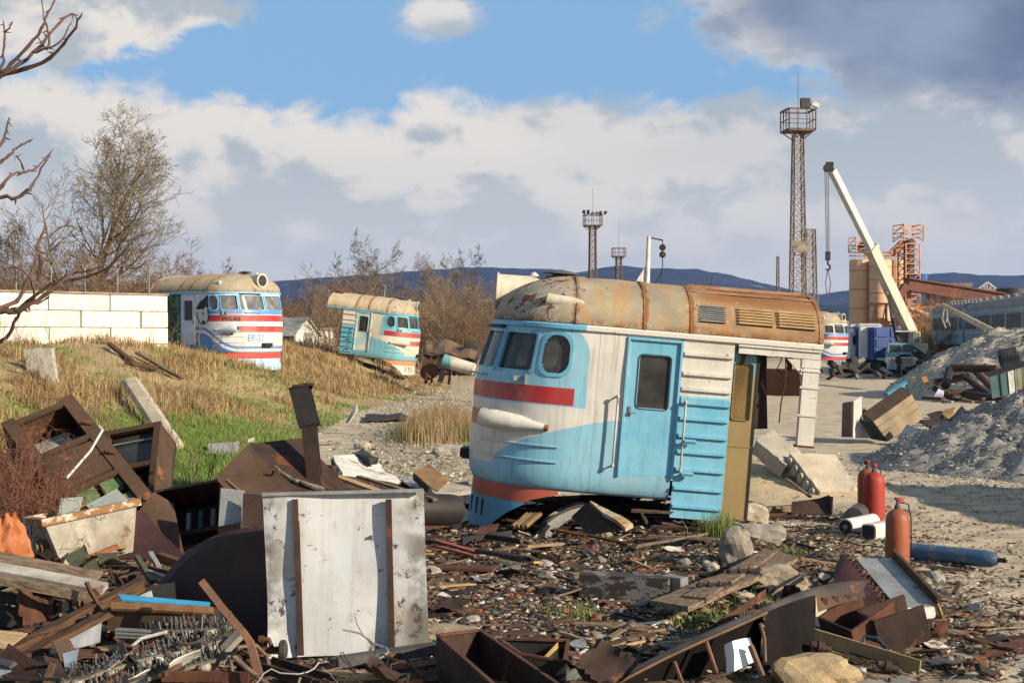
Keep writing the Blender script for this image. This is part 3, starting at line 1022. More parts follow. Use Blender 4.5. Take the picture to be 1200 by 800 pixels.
cab_glass = glass_mat('cab_glass', (.34, .36, .37), (.20, .19, .17), .35)
cab_glass_dim = glass_mat('cab_glass_dim', (.16, .17, .18), (.13, .12, .11), .5)
dark_glass = M('dark_glass', (.022, .024, .028), (.05, .05, .048), 3, rough=.25, bump=0, spec=.6)

def cab_paint(name, white, blue, kind):
    def f(N, co):
        x, y, z = N.sep(co)
        ay = N.math('ABSOLUTE', y)
        wv = N.math('SQRT', ((x - .52) / 1.65).clamp()) * .78 + .28
        wob = (N.noise(co, 5, 2, .5) - .5) * .012
        if kind == 'graffiti':
            wv = N.step(x, .45, 1.95) * .74 + .26
        c = N.mix(N.step(N.noise(co, 1.7, 4, .6), .35, .7), white, tuple(v * .86 for v in white))
        low = (z + wob) < wv
        c = N.mix(low, c, blue)
        if kind == 'graffiti':
            band = (N.math('ABSOLUTE', z - wv + .17) < .06)
            c = N.mix(band, c, white)
        # blue surround of the windows with a rounded upper corner
        cx = ((x - 1.36).max(0.0)); cz = ((z - 1.93).max(0.0))
        rad = N.math('SQRT', cx * cx + cz * cz)
        edge = .44 if kind != 'graffiti' else .30
        sur = (rad < edge) * (z > (1.20 if kind != 'graffiti' else 1.5))
        c = N.mix(sur, c, blue)
        red = (z > 1.22) * (z < 1.47) * (x < 1.62)
        rc = N.mix(N.noise(co, 6, 3, .6), (.42, .015, .02), (.30, .03, .03))
        c = N.mix(red, c, rc)
        red2 = (z > .80) * (z < 1.04) * (x < (.46 if kind != 'graffiti' else .72))
        c = N.mix(red2, c, (.42, .07, .03) if kind == 'main' else rc)
        # grime that ran down the panels, chips and rust
        st = N.noise(N.scl(co, (7, 7, .45)), 2.0, 5, .62)
        c = N.mix(N.step(st, .48, .76) * (.40 if kind == 'main' else .55), c, (.10, .075, .05))
        if kind == 'main':
            for k_ in (1.93, .985):
                c = N.mix(N.step(N.math('ABSOLUTE', x - k_), .007, .003) * (.55 if k_ > 1.5 else 0.0), c, (.12, .09, .07))
        gr = N.noise(co, 2.6, 6, .65)
        c = N.mix(N.step(gr, .55, .78) * .35, c, (.30, .22, .14))
        rs = N.noise(co, 5.5, 9, .74, .4)
        c = N.mix(N.step(rs, .645, .66) * .8, c, (.34, .30, .24))
        c = N.mix(N.step(rs, .675, .69), c, (.13, .05, .02))
        ds_ = N.noise(N.scl(co, (1, 1, .6)), 1.1, 5, .6)
        c = N.mix(N.step(ds_, .40, .70) * (.22 if kind == 'main' else .38), c, (.34, .29, .22))
        return c, N.step(gr, .3, .7, .32, .55)
    return custom(name, f, .45, .40, .16, 7)

def roof_mat(name, base, base2, xr, flake=.5):
    def f(N, co):
        x, y, z = N.sep(co)
        n = N.noise(co, 1.3, 6, .62)
        c = N.mix(N.step(n, .33, .66), base, base2)
        st = N.noise(N.scl(co, (5, .6, .6)), 1.6, 6, .65)
        c = N.mix(N.step(st, .46, .66) * .75, c, (.40, .205, .062))
        rm = N.step(x + (N.noise(co, 2.0, 5, .6) - .5) * 1.1, xr - .15, xr + .35)
        rustc = N.mix(N.step(N.noise(N.scl(co, (1.2, 1.2, 4)), 2.2, 6, .66), .32, .68), (.40, .205, .075), (.19, .075, .025))
        c = N.mix(rm * .55, c, rustc)
        topm = N.step(z, 2.78, 2.95) * N.step(x, xr - .3, xr + .4)
        c = N.mix(topm * .8, c, (.21, .085, .03))
        # seams weep rust
        for k in (1.55, 2.55, 3.22):
            sm = N.step(N.math('ABSOLUTE', x - k + (N.noise(co, 7, 4, .7) - .5) * .16), .07, .02)
            c = N.mix(sm * .9, c, (.20, .075, .025))
        # flaking paint, grey-white scales and bare red primer
        fl = N.noise(co, 4.2, 9, .72, .5)
        zone = N.step(x, 2.2, 1.3) * flake + .12
        f1 = N.step(fl + zone * .10, .63, .645)
        f2 = N.step(fl + zone * .10, .655, .665)
        c = N.mix(N.step(x, 1.9, .8) * .6, c, (.27, .24, .18))
        c = N.mix(f1, c, (.44, .41, .35))
        c = N.mix(f2, c, (.13, .055, .035))
        ed = N.step(z, 2.52, 2.38) * N.step(N.noise(co, 6, 6, .7), .45, .58)
        c = N.mix(ed, c, (.19, .07, .025))
        return c
    return custom(name, f, .8, .25, .55, 8)

blue_main = (.21, .45, .56)
white_main = (.62, .59, .525)
paint_main = cab_paint('cab_paint_main', white_main, blue_main, 'main')
paint_graf = cab_paint('cab_paint_graffiti', (.66, .665, .66), (.07, .22, .50), 'graffiti')
paint_cream = cab_paint('cab_paint_cream', (.64, .59, .47), (.15, .40, .48), 'cream')
blue_door = M('blue_door', blue_main, (.135, .39, .53), 2.0, rust=.16, rscale=4, rough=.45, streak=.3, speck=.12, bump=.08)
blue_trim = M('blue_trim', (.15, .40, .53), (.12, .33, .45), 3.0, rust=.24, rscale=5, rough=.5, speck=.15, bump=.1)
white_panel = M('white_panel', (.62, .59, .52), (.52, .48, .41), 1.8, rust=.23, rscale=4.5, rough=.5, streak=.35, speck=.12, bump=.08)
white_graf = M('white_graf', (.62, .68, .78), (.5, .56, .66), 2, rust=.12, rough=.5, speck=.1, bump=.05)
roof_main = roof_mat('roof_main', (.35, .29, .185), (.24, .205, .145), 3.25, 1.0)
roof_old = roof_mat('roof_old', (.43, .35, .225), (.34, .28, .19), 9.0, .5)
roof_cream = roof_mat('roof_cream', (.50, .42, .29), (.42, .34, .22), 5.2, .6)
drum_mat = M('drum_cream', (.56, .51, .39), (.46, .40, .29), 2.5, rust=.24, rustc=(.30, .12, .035), rscale=2.2, rough=.65, streak=.4, speck=.15)
graf_panel = custom('graffiti_panel', lambda N, co: N.mix(N.step(N.noise(co, 3.4, 3, .5, 1.2), .56, .60), N.mix(N.step(N.noise(co, 2.2, 3, .5, 1.5), .45, .50), (.035, .035, .04), (.03, .19, .075)), N.mix(N.step(N.noise(co, 5, 2, .5), .5, .55), (.30, .05, .05), (.10, .22, .25))), .5, .3, .1, 10)
apron_mat = {}
def apron_paint(name, red, blue):
    def f(N, co):
        x, y, z = N.sep(co)
        c = N.mix((z > -.235) * (z < .0), blue, red)
        gr = N.noise(co, 2.6, 6, .65)
        c = N.mix(N.step(gr, .5, .78) * .5, c, (.12, .08, .05))
        return N.mix(N.step(N.noise(co, 6, 8, .7), .66, .70), c, (.12, .05, .02))
    return custom(name, f, .6, .3, .15, 10)

def make_cab(name, label, loc, rot, paint, roofm, trim, doorm, panelm, apronm, near=-1, L=3.75, RL=5.05, ds=.05, extras=True,
             glass=None, panel_low=-.25, handrails=True, group=None):
    root = empty(name, loc, rot, label, 'train cab', group)
    n_ = near
    glass = glass or cab_glass
    SL = sx(L)
    sd0, sd1 = sx(DX0), sx(DX1)
    wins = [('side', sx(1.09), sx(1.50), 1.66, 2.22, .19), ('corner', sx(.46), sx(.95), 1.68, 2.22, .05), ('front', .07, sx(.40), 1.68, 2.22, .05)]
    door = (sd0, sd1, .30, 2.24, .01)
    holes = []
    for sg in (-1, 1):
        for w in wins:
            a, b = (w[1], w[2]) if sg > 0 else (-w[2], -w[1])
            holes.append((a, b, w[3], w[4], w[5]))
    dd = (door[0], door[1]) if n_ > 0 else (-door[1], -door[0])
    holes.append((dd[0], dd[1], door[2], door[3], .005))
    smax = sx(DX1)
    ns = int(2 * smax / ds); 
    sv = np.linspace(-smax, smax, ns + 1)
    zv = np.concatenate([[-.02, .0, .03, .07, .12, .18, .25], np.arange(.32, ZE, ds), [ZE]])
    cut = lambda i, j: any(in_rr((sv[i] + sv[i + 1]) / 2, (zv[j] + zv[j + 1]) / 2, h) for h in holes)
    MB().grid(lambda i, j: surf(sv[i], zv[j], dent(sv[i], zv[j])), ns, len(zv) - 1, 0, cut).build('body', paint, root, 40)
    # windows
    for sg in (-1, 1):
        for w in wins:
            a, b = (w[1], w[2]) if sg > 0 else (-w[2], -w[1])
            k = 10
            pane = MB().grid(lambda i, j: surf(a - .03 + (b - a + .06) * i / k, w[3] - .03 + (w[4] - w[3] + .06) * j / k, -.035), k, k)
            po = pane.build('window', glass, root, 60)
            ol = rrect(a, b, w[3], w[4], w[5])
            fr = MB()
            rings = []
            m_ = len(ol)
            cs, cz = (a + b) / 2, (w[3] + w[4]) / 2
            def gr(p, g):
                return (p[0] + math.copysign(g, p[0] - cs), p[1] + math.copysign(g, p[1] - cz))
            for g, off in ((.045, .002), (.045, .022), (.0, .022), (-.022, .012), (-.022, -.04)):
                rings.append([surf(*gr(p, g), off) for p in ol])
            vs = [v for r_ in rings for v in r_]
            fs = [(q * m_ + i, q * m_ + (i + 1) % m_, (q + 1) * m_ + (i + 1) % m_, (q + 1) * m_ + i) for q in range(4) for i in range(m_)]
            fr.add(vs, fs)
            fr.build('frame', trim, po, 35)
    # door
    y = n_ * CB
    d0, d1 = DX0, DX1
    dm = MB()
    cxd = (d0 + d1) / 2
    wz0, wz1, wx0, wx1 = 1.28, 2.03, d0 + .16, d1 - .13
    yy = y - n_ * .025
    for (a, b, c, d) in ((d0, d1, .30, wz0), (d0, d1, wz1, 2.24), (d0, wx0, wz0, wz1), (wx1, d1, wz0, wz1)):
        dm.box(((a + b) / 2, yy, (c + d) / 2), (b - a, .04, d - c))
    dm.box((d0 - .016, y + n_ * .01, 1.27), (.032, .05, 1.98)).box((d1 + .016, y + n_ * .01, 1.27), (.032, .05, 1.98)).box((cxd, y + n_ * .008, 2.262), (d1 - d0 + .07, .05, .04))
    do = dm.build('door', doorm, root)
    MB().box(((wx0 + wx1) / 2, yy - n_ * .012, (wz0 + wz1) / 2), (wx1 - wx0 + .02, .01, wz1 - wz0 + .02)).build('pane', cab_glass_dim, do)
    ol = rrect(wx0, wx1, wz0, wz1, .07, 5)
    fr = MB(); m_ = len(ol); vs = []
    for g, off in ((.02, .018), (.02, .032), (-.012, .032), (-.03, .012)):
        vs += [Vector((p[0] + math.copysign(g, p[0] - (wx0 + wx1) / 2), yy + n_ * off, p[1] + math.copysign(g, p[1] - (wz0 + wz1) / 2))) for p in ol]
    fr.add(vs, [(q * m_ + i, q * m_ + (i + 1) % m_, (q + 1) * m_ + (i + 1) % m_, (q + 1) * m_ + i) for q in range(3) for i in range(m_)])
    fr.build('frame', M('door_gasket', (.03, .03, .03), (.08, .07, .06), 8, rough=.7), do, 35)
    MB().box((d0 + .07, yy + n_ * .03, 1.22), (.035, .02, .14)).tube([(d0 + .07, yy + n_ * .03, 1.20), (d0 + .07, yy + n_ * .075, 1.20), (d0 + .15, yy + n_ * .075, 1.20)], .011, 6).build('handle', galv, do)
    # far-side closing wall, bulkhead behind the ribbed panel, dark floor
    MB().box((DX1 + (L - DX1) / 2, -n_ * (CB - .02), 1.17), (L - DX1, .035, 2.34)).build('far_wall', white_panel, root)
    MB().box((L - .06, 0, 1.15), (.04, 2 * CB - .12, 2.3)).build('bulkhead', M('bulkhead', (.25, .22, .16), (.14, .12, .09), 2, rust=.3), root)
    MB().box((2.35, 0, .06), (2.6, 3.0, .05)).build('cab_floor', dark_inside, root)
    MB().box((.95, 0, 1.02), (.55, 2.1, .5)).box((.85, 0, 1.33), (.3, 1.8, .12)).build('control_desk', M('desk', (.10, .13, .10), (.05, .06, .05), 4), root)
    # ribbed side panel, lower edge hangs below the body
    px0, px1 = DX1 + .035, L
    pm = MB()
    pm.box(((px0 + px1) / 2, y - n_ * .02, (1.43 + 2.31) / 2), (px1 - px0, .04, 2.31 - 1.43), None, 0)
    pm.box(((px0 + px1) / 2, y - n_ * .02, (panel_low + 1.43) / 2), (px1 - px0, .04, 1.43 - panel_low), None, 1)
    po = pm.build('side_panel', panelm, root)
    for i, z in enumerate((2.10, 1.82, 1.60, 1.43, 1.18, .93, .70, .45, .18, -.08)):
        if z < panel_low: continue
        rb = MB()
        hgt = .075 if i == 3 else .032
        x0 = px0 + .02 - (.0 if z < .6 else .0)
        rb.prof((x0, y + n_ * .0, z), (px1 - .015, y + n_ * .0, z), [(.005, -hgt), (-.045, -hgt * .6), (-.045, hgt * .6), (.005, hgt)] if n_ < 0 else [(-.005, -hgt), (.045, -hgt * .6), (.045, hgt * .6), (-.005, hgt)])
        rb.build('rib', (white_panel if panelm[0] is white_panel else panelm[0]) if i < 3 else panelm[1], po)
    for z in (.86, .40):
        MB().tube([(px0 + .16, y + n_ * .0, z), (px0 + .16, y + n_ * .10, z)], .02, 8).tube([(px0 + .10, y + n_ * .10, z), (px0 + .27, y + n_ * .10, z)], .032, 10).build('hinge_bracket', trim, po, 40)
    # grooved lines on the nose
    for z in (.62, .40):
        g = MB()
        k = 16
        sa, sb = sx(.34), sx(1.45)
        pts = [surf(n_ * (sa + (sb - sa) * i / k), z, .012) for i in range(k + 1)]
        g.tube(pts, .016, 5)
        g.build('rib', paint, root, 50)
    # eaves
    k = 90
    RS = sx(RL)
    ev = MB()
    rings = []
    for (off, z) in ((.0, ZE - .05), (.045, ZE - .035), (.05, ZE + .02), (.0, ZE + .05)):
        rings.append([surf(-RS + 2 * RS * i / k, z, off) for i in range(k + 1)])
    ev.grid(lambda i, j: rings[j][i], k, 3)
    ev.build('eaves', [eaves_main if paint is paint_main else trim], root, 50)
    # roof
    ku, kv = 150, 14
    HR = .74
    def rf(i, j):
        s = -RS + 2 * RS * i / ku
        o = surf(s, ZE, .02)
        cxx = max(CA, o.x)
        a = math.pi / 2 * j / kv
        c = Vector((cxx, 0, 0))
        q = math.cos(a) ** .86
        sag = mnoise.noise(Vector((o.x * 1.6, o.y * 1.6 + j * .22, 2.0))) * .022
        return Vector((c.x + (o.x - c.x) * q, o.y * q, ZE + .05 + HR * math.sin(a) ** 1.0 + sag))
    MB().grid(rf, ku, kv).build('roof', roofm, root, 50)
    ro = [c for c in root.children if c.name.startswith('roof')][0]
    # ceiling and end closing
    MB().hull([(CA, -CB + .06, ZE - .01), (RL - .03, -CB + .06, ZE - .01), (RL - .03, CB - .06, ZE - .01), (CA, CB - .06, ZE - .01)], .02).build('ceiling', dark_inside, root)
    en = [Vector((RL - .02, CB * math.cos(a) ** .86 * (1 if True else 0) if math.cos(a) > 0 else -CB * (-math.cos(a)) ** .86, ZE + .03 + (HR - .01) * math.sin(a))) for a in np.linspace(0.001, math.pi - .001, 24)]
    MB().hull(en, .02).build('roof_end', rust_red, root)
    # roof ribs (seam straps)
    for xx in (1.58, 2.55, 3.22, RL - .04):
        sm = MB()
        rr = []
        for j in range(29):
            a = math.pi * j / 28
            q = abs(math.cos(a)) ** .86 * (1 if math.cos(a) >= 0 else -1)
            rr.append(Vector((0, (CB + .02) * q, ZE + .05 + HR * math.sin(a))))
        sm.grid(lambda i, j: rr[i] * 1.0 + Vector((xx + (-.03 if j in (0, 3) else (-.025 if j == 1 else .025)) + (.06 if j == 3 else 0), 0, .0)) + (Vector((0, rr[i].y, (rr[i].z - ZE) * 2)).normalized() * (.012 if j in (1, 2) else -.004)), 28, 3)
        sm.build('roof_strap', roofm, ro, 50)
    # headlight drum on the brow
    dr = MB()
    dr.lathe((.38, 0, 2.83), (1.85, 0, 2.87), [(0, .262), (.012, .275), (.03, .262), (.35, .258), (.62, .235), (.85, .19), (1, .12)], 28)
    d_o = dr.build('headlight_drum', drum_mat, root, 40)
    MB().lathe((.365, 0, 2.83), (.395, 0, 2.83), [(0, .215), (1, .235)], 24).build('lens', dark_glass, d_o, 40)
    MB().lathe((.375, 0, 2.83), (.41, 0, 2.83), [(0, .235), (.1, .29), (.8, .29), (1, .26)], 28).build('rim', drum_mat, d_o, 40)
    # horn fairing on the shoulder of the roof
    MB().lathe((1.12, n_ * 1.50, 2.72), (1.85, n_ * 1.60, 2.67), [(0, .080), (.02, .095), (.5, .088), (1, .03)], 16).build('horn_fairing', drum_mat, ro, 40)
    # ventilators
    MB().lathe((1.35, 0, 3.08), (1.35, 0, 3.24), [(0, .23), (.3, .23), (.35, .13), (.5, .13), (.55, .30), (.8, .22), (1, .02)], 18).build('ventilator', grey_steel, ro, 40)
    MB().lathe((.95, -n_ * .25, 3.02), (.95, -n_ * .25, 3.18), [(0, .03), (.55, .03), (.6, .075), (.8, .06), (1, .01)], 12).build('ventilator', white_chip, ro, 40)
    # side lamp fairing
    lp = MB()
    a = Vector((.30, n_ * 1.38, .95)); b = Vector((1.24, n_ * 1.70, .88))
    lp.lathe(a, b, [(0, .12), (.02, .135), (.25, .14), (.6, .12), (.93, .055), (1, .045)], 20)
    lo = lp.build('side_lamp', white_graf if panelm[0] is graf_panel else panelm[0], root, 40)
    MB().lathe(b, b + (b - a).normalized() * .05, [(0, .05), (1, .042)], 10).build('lamp_tail', rust_red, lo)
    MB().lathe(a - (b - a).normalized() * .012, a + (b - a).normalized() * .01, [(0, .09), (1, .10)], 16).build('lens', dark_glass, lo)
    # apron below the nose
    ap = MB()
    k = 70
    s1 = sx(1.5)
    def bot(x):
        x -= NX
        if x < .36: return -.70
        return -.70 + .48 * min(1, ((x - .36) / .55)) ** .6 + .17 * max(0, min(1, (x - .8) / .6))
    def apf(i, j):
        s = -s1 + 2 * s1 * i / k
        x = float(np.interp(abs(s), _su, _x))
        zt, zb = .03, bot(x)
        z = zt + (zb - zt) * j / 8
        p = surf(s, .30, -.10 + .05 * (zt - z))
        return Vector((p.x, p.y, z))
    ap.grid(apf, k, 8)
    ao = ap.build('apron', apronm, root, 50)
    for xx in (.20, .28, .37):
        p = surf(n_ * sx(xx), .3, -.072); q_ = surf(n_ * sx(xx) + .01, .3, -.072)
        d = (q_ - p); ang = math.atan2(d.y, d.x)
        MB().box((p.x, p.y, -.41), (.03, .02, .24), Matrix.Rotation(ang, 3, 'Z')).build('vent_slot', dark_inside, ao)
    # coupler bracket and little fittings on the nose
    MB().box((.14, 0, .30), (.16, .5, .16)).box((.05, 0, .30), (.05, .42, .12)).build('coupler_bracket', black_iron, root)
    MB().tube([surf(n_ * .30, 1.56, .02), surf(n_ * .30, 1.56, .10), surf(n_ * .95, 1.56, .08), surf(n_ * .95, 1.56, .0)], .016, 6).build('step_bar', trim, root)
    MB().box(surf(n_ * sx(.80), 1.55, .03), (.12, .05, .07)).box(surf(n_ * sx(.92), 1.55, .03), (.03, .05, .15)).build('mirror_bracket', galv, root)
    MB().prof(surf(n_ * .15, 2.285, .05), surf(n_ * sx(.38), 2.285, .05), [(-.03, -.02), (.03, -.02), (.03, .02), (-.03, .02)]).build('wiper_rail', black_iron, root)
    if handrails:
        for xx, z0, z1, tl in ((DX0 - .12, .42, 1.42, 0), (DX1 + .12, .42, 1.42, 0)):
            hr = MB()
            yy2 = y + n_ * .10
            hr.tube([(xx, y, z0), (xx, yy2, z0 + .015), (xx, yy2, z1 - .015), (xx, y, z1)], .016, 8)
            hr.lathe((xx, yy2, z0 - .02), (xx, yy2, z0 + .04), [(0, .018), (.5, .03), (1, .018)], 8).lathe((xx, yy2, z1 - .04), (xx, yy2, z1 + .02), [(0, .018), (.5, .03), (1, .018)], 8)
            hr.build('handrail', galv if paint is not paint_main else M('rail_pale', (.5, .48, .42), (.36, .33, .28), 6, rust=.3, rough=.5), root, 50)
    return root, ro

eaves_main = custom('eaves_main', lambda N, co: N.mix(N.step(N.noise(co, 5, 6, .7), .60, .66), N.mix(N.sep(co)[0] > 1.72, (.15, .40, .53), (.62, .58, .50)), (.2, .08, .03)), .5, .3, .1)
# pose of the main cab
yaw, pit = R(0.5), R(4.7)
rotM = Matrix.Rotation(yaw, 3, 'Z') @ Matrix.Rotation(pit, 3, 'Y')
anchor = P(726, 556, 20.35)                       # lower front corner of the side door
loc = anchor - rotM @ Vector((DX0, -CB, .30))
apron_main = apron_paint('apron_main', (.40, .095, .06), (.10, .29, .42))
cab, croof = make_cab('train_cab', 'sawn-off white and sky-blue train cab with rusty roof resting on scrap', loc, rotM.to_euler(), paint_main, roof_main, blue_trim,
           blue_door, [white_panel, blue_door], apron_main, -1, 3.86, 5.12, .03)
cm = Matrix.Translation(loc) @ rotM.to_4x4()
# the open end: header, corner post with gusset, hanging stanchion, olive door leaf
yN = -CB
o = MB().box((4.51, yN + .05, 2.25), (1.18, .10, .16)).box((4.51, yN - .012, 2.30), (1.2, .03, .06)).build('header_beam', white_panel, cab)
MB().box((4.51, CB - .05, 2.25), (1.18, .10, .16)).build('header_beam', white_panel, cab)
o = MB()
o.box((4.98, yN + .07, 1.50), (.23, .14, 1.16)).hull([(4.62, yN + .03, 2.15), (4.85, yN + .03, 2.15), (4.85, yN + .03, 1.93)], .05).box((4.97, yN + .065, 2.10), (.27, .15, .12))
po = o.build('corner_post', white_panel, cab)
for z in (2.0, 1.76, 1.36):
    MB().box((4.97, yN - .006, z), (.28, .02, .03)).build('post_strap', white_panel, po)
MB().box((4.97, yN + .07, .915), (.27, .15, .03)).build('post_foot', rust_red, po)
o = MB().prof((4.28, yN + .42, 2.25), (4.40, yN + .40, 1.10), [(-.09, -.05), (.09, -.05), (.09, .05), (.06, .05), (.06, -.02), (-.06, -.02), (-.06, .05), (-.09, .05)], Vector((0, 1, 0)))
o.build('hanging_stanchion', rust_dark, cab)
MB().tube([(4.70, yN + .5, 2.24), (4.72, yN + .5, 1.8), (4.69, yN + .52, 1.5), (4.68, yN + .5, 1.2)], .012, 5).build('cable', rust_red, cab)
for i, (x_, y_, l_) in enumerate(((4.30, .6, .5), (4.45, 1.0, .8), (4.58, .3, .35), (4.80, .9, .6), (4.36, .25, .65))):
    MB().tube([(x_, yN + y_, 2.26), (x_ + .02, yN + y_, 2.26 - l_ * .4), (x_ - .03, yN + y_ + .02, 2.26 - l_ * .75), (x_ + .04, yN + y_, 2.26 - l_)], .008, 5).build('cable', rubber if i % 2 else rust_red, cab)
for i, (x_, w_) in enumerate(((3.96, .10), (4.16, .14), (4.62, .12))):
    MB().sheet([(x_, yN + .12, 2.2), (x_ + w_, yN + .12, 2.2), (x_ + w_ * .8, yN + .10, 2.06 - .05 * i), (x_ + w_ * .2, yN + .16, 2.0)], .006, 4, .06, i * 4.0, 0, .03).build('torn_edge', rust_red, cab)
olive = custom('olive_door', lambda N, co: N.mix(N.step(N.sep(co)[2] + (N.noise(co, 2.2, 4, .6) - .5) * .9, 1.55, 2.3), N.mix(N.noise(co, 3, 5, .6), (.20, .135, .05), (.31, .225, .095)), (.13, .30, .33)), .5, .4, .05, 6)
ol = MB()
for (a, b, c, d) in ((3.870, 4.230, -.22, 1.22), (3.870, 4.230, 2.02, 2.27), (3.870, 3.915, 1.22, 2.02), (4.155, 4.230, 1.22, 2.02)):
    ol.box(((a + b) / 2, yN + .16, (c + d) / 2), (b - a, .04, d - c))
dl = ol.build('inner_door', olive, cab)
MB().box((4.035, yN + .17, 1.62), (.26, .012, .82)).build('pane', glass_mat('ochre_glass', (.4, .3, .15), (.28, .19, .08), .9), dl)
fr = MB(); olp = rrect(3.915, 4.155, 1.22, 2.02, .05, 5); m_ = len(olp); vs = []
for g_, off in ((.02, .135), (.02, .125), (-.015, .125), (-.015, .15)):
    vs += [Vector((p[0] + math.copysign(g_, p[0] - 4.035), yN + off, p[1] + math.copysign(g_, p[1] - 1.62))) for p in olp]
fr.add(vs, [(q * m_ + i, q * m_ + (i + 1) % m_, (q + 1) * m_ + (i + 1) % m_, (q + 1) * m_ + i) for q in range(3) for i in range(m_)]).build('frame', black_iron, dl)
MB().box((4.245, yN + .16, 1.02), (.03, .07, 2.5)).build('door_edge', dark_inside, dl)
MB().box((4.050, yN + .137, .83), (.36, .012, .016)).build('rail', olive, dl)
slat_m = M('slat_rust', (.44, .29, .14), (.34, .20, .09), 3, rough=.8)
# louvres in the rusty roof end
def roofpt(x, a, off=0.0):
    q = abs(math.cos(a)) ** .86 * (1 if math.cos(a) > 0 else -1)
    n = Vector((0, -math.cos(a) * .5, math.sin(a) + .2)).normalized()
    n = Vector((0, -math.cos(a) * .8, .15 + math.sin(a))).normalized()
    return Vector((x, -(CB + .02) * q, ZE + .05 + .74 * math.sin(a))) + n * off
for (x0, x1, kind) in ((3.35, 3.69, 'grille'), (3.90, 4.37, 'l'), (4.48, 4.98, 'l')):
    lv = MB()
    a0, a1 = R(13), R(33)
    base = MB()
    base.hull([roofpt(x0, a0, .010), roofpt(x1, a0, .010), roofpt(x1, a1, .008), roofpt(x0, a1, .008)], .02)
    bo = base.build('louvre_panel', dark_inside, croof)
    nl = 9 if kind == 'grille' else 6
    for i in range(nl):
        aa = a0 + (a1 - a0) * (i + .5) / nl
        p, q = roofpt(x0 - .01, aa, .03), roofpt(x1 + .01, aa, .03)
        MB().prof(p, q, [(-.015, -.012), (.022, -.006), (.022, .006), (-.015, .014)] if kind != 'grille' else [(-.008, -.009), (.010, -.004), (.010, .006), (-.008, .009)], Vector((0, -.8, .5))).build('slat', galv if kind == 'grille' else slat_m, bo)
# corrugated rusted top of the roof end
tp_ = MB()
for i in range(5):
    aa = R(56 + i * 13)
    tp_.prof(roofpt(3.3, aa, .015), roofpt(5.04, aa, .015), [(-.02, -.01), (.02, -.01), (.012, .014), (-.012, .014)])
tp_.build('roof_corrugation', M('corrugation_rust', (.19, .095, .05), (.36, .21, .11), 2, rough=.85), croof)
MB().box((2.6, 0, 3.115), (.35, .3, .03)).tube([(2.6, -.1, 3.12), (2.62, -.05, 3.28)], .012, 5).build('roof_hatch', white_chip, croof)

# graffiti cab on the bank, nose to the right
def face_right(px, py, Y, psi, pitch=0.0, roll=0.0, at=(0, 0, 0)):
    Rm = Matrix.Rotation(R(180 - psi), 3, 'Z') @ Matrix.Rotation(R(pitch), 3, 'Y') @ Matrix.Rotation(R(roll), 3, 'X')
    return P(px, py, Y) - Rm @ Vector(at), Rm
def on_shell(mb, pts_uv, s0, z0, sgn, off):
    return [surf(s0 + sgn * u, z0 + v, off) for u, v in pts_uv]
def text_mesh(txt, size):
    cu = bpy.data.curves.new('t', 'FONT')
    cu.body = txt; cu.size = size
    cu.resolution_u = 3
    ob = bpy.data.objects.new('t', cu)
    col.objects.link(ob)
    dg = bpy.context.evaluated_depsgraph_get()
    me = bpy.data.meshes.new_from_object(ob.evaluated_get(dg))
    v = [tuple(p.co) for p in me.vertices]; f = [tuple(p.vertices) for p in me.polygons]
    bpy.data.objects.remove(ob)
    return v, f
def lettering(name, txt, size, s0, z0, sgn, off, mat, parent, wide=1.0):
    v, f = text_mesh(txt, size)
    mb = MB()
    mb.add([surf(s0 + sgn * p[0] * wide, z0 + p[1], off) for p in v], f)
    return mb.build(name, mat, parent)
ink = M('spray_black', (.02, .02, .025), (.03, .03, .03), 5, rough=.6, bump=0, speck=0)
l, Rm = face_right(313, 413, 56.0, 36, 0, 0, (0.12, 0, .0))
gcab, groof = make_cab('train_cab', 'white and royal-blue train cab with graffiti and red stripes on the bank', l, Rm.to_euler(), paint_graf, roof_old, M('trim_sky', (.25, .52, .74), (.2, .42, .62), 3, rust=.15),
           white_graf, [graf_panel, graf_panel], apron_paint('apron_graf', (.55, .06, .04), (.35, .5, .6)), 1, 3.85, 5.0, .05, True, glass_mat('pale_glass', (.6, .62, .64), (.4, .4, .38), .6), -.3)
lettering('lettering', 'EP-22', .35, .90, .46, -1, .012, M('letter_blue', (.06, .17, .34), (.08, .2, .38), 5, bump=0), gcab, .95)
lettering('graffiti_tag', 'PIXAS', .22, sx(.95), 1.24, -1, .014, ink, gcab, 1.25)
lettering('graffiti_tag', 'ADL', .18, sx(.95), .68, -1, .014, ink, gcab, 1.3)
# painted doodle beside the door: a tall spotted cap over a plain round outline
dd = MB()
def ribbon(mb, uv, w, s0, z0, sgn):
    n = len(uv)
    for i in range(n - 1):
        a, b = Vector(uv[i]), Vector(uv[i + 1])
        d = (b - a); d = Vector((-d.y, d.x)).normalized() * w / 2
        mb.add([surf(s0 + sgn * q.x, z0 + q.y, .012) for q in (a - d, b - d, b + d, a + d)], [(0, 1, 2, 3)])
rg = random.Random(3)
ribbon(dd, [(.34 * math.cos(a) * (1 + .1 * math.sin(3 * a)), .30 * math.sin(a)) for a in np.linspace(2.6, 7.0, 24)], .045, sx(1.86), 1.42, -1)
for (cx, cz, rr) in ((-.05, .45, .20), (.12, .58, .15), (.22, .72, .10), (-.2, .38, .12), (.25, .42, .09), (-.32, .33, .07), (0, .1, .05), (.02, -.22, .08)):
    dd.add([surf(sx(1.86) - (cx + rr * math.cos(a)), 1.42 + cz + rr * .9 * math.sin(a), .011) for a in np.linspace(0, 6.28, 14)[:-1]], [tuple(range(13))])
dd.build('graffiti_doodle', ink, gcab)

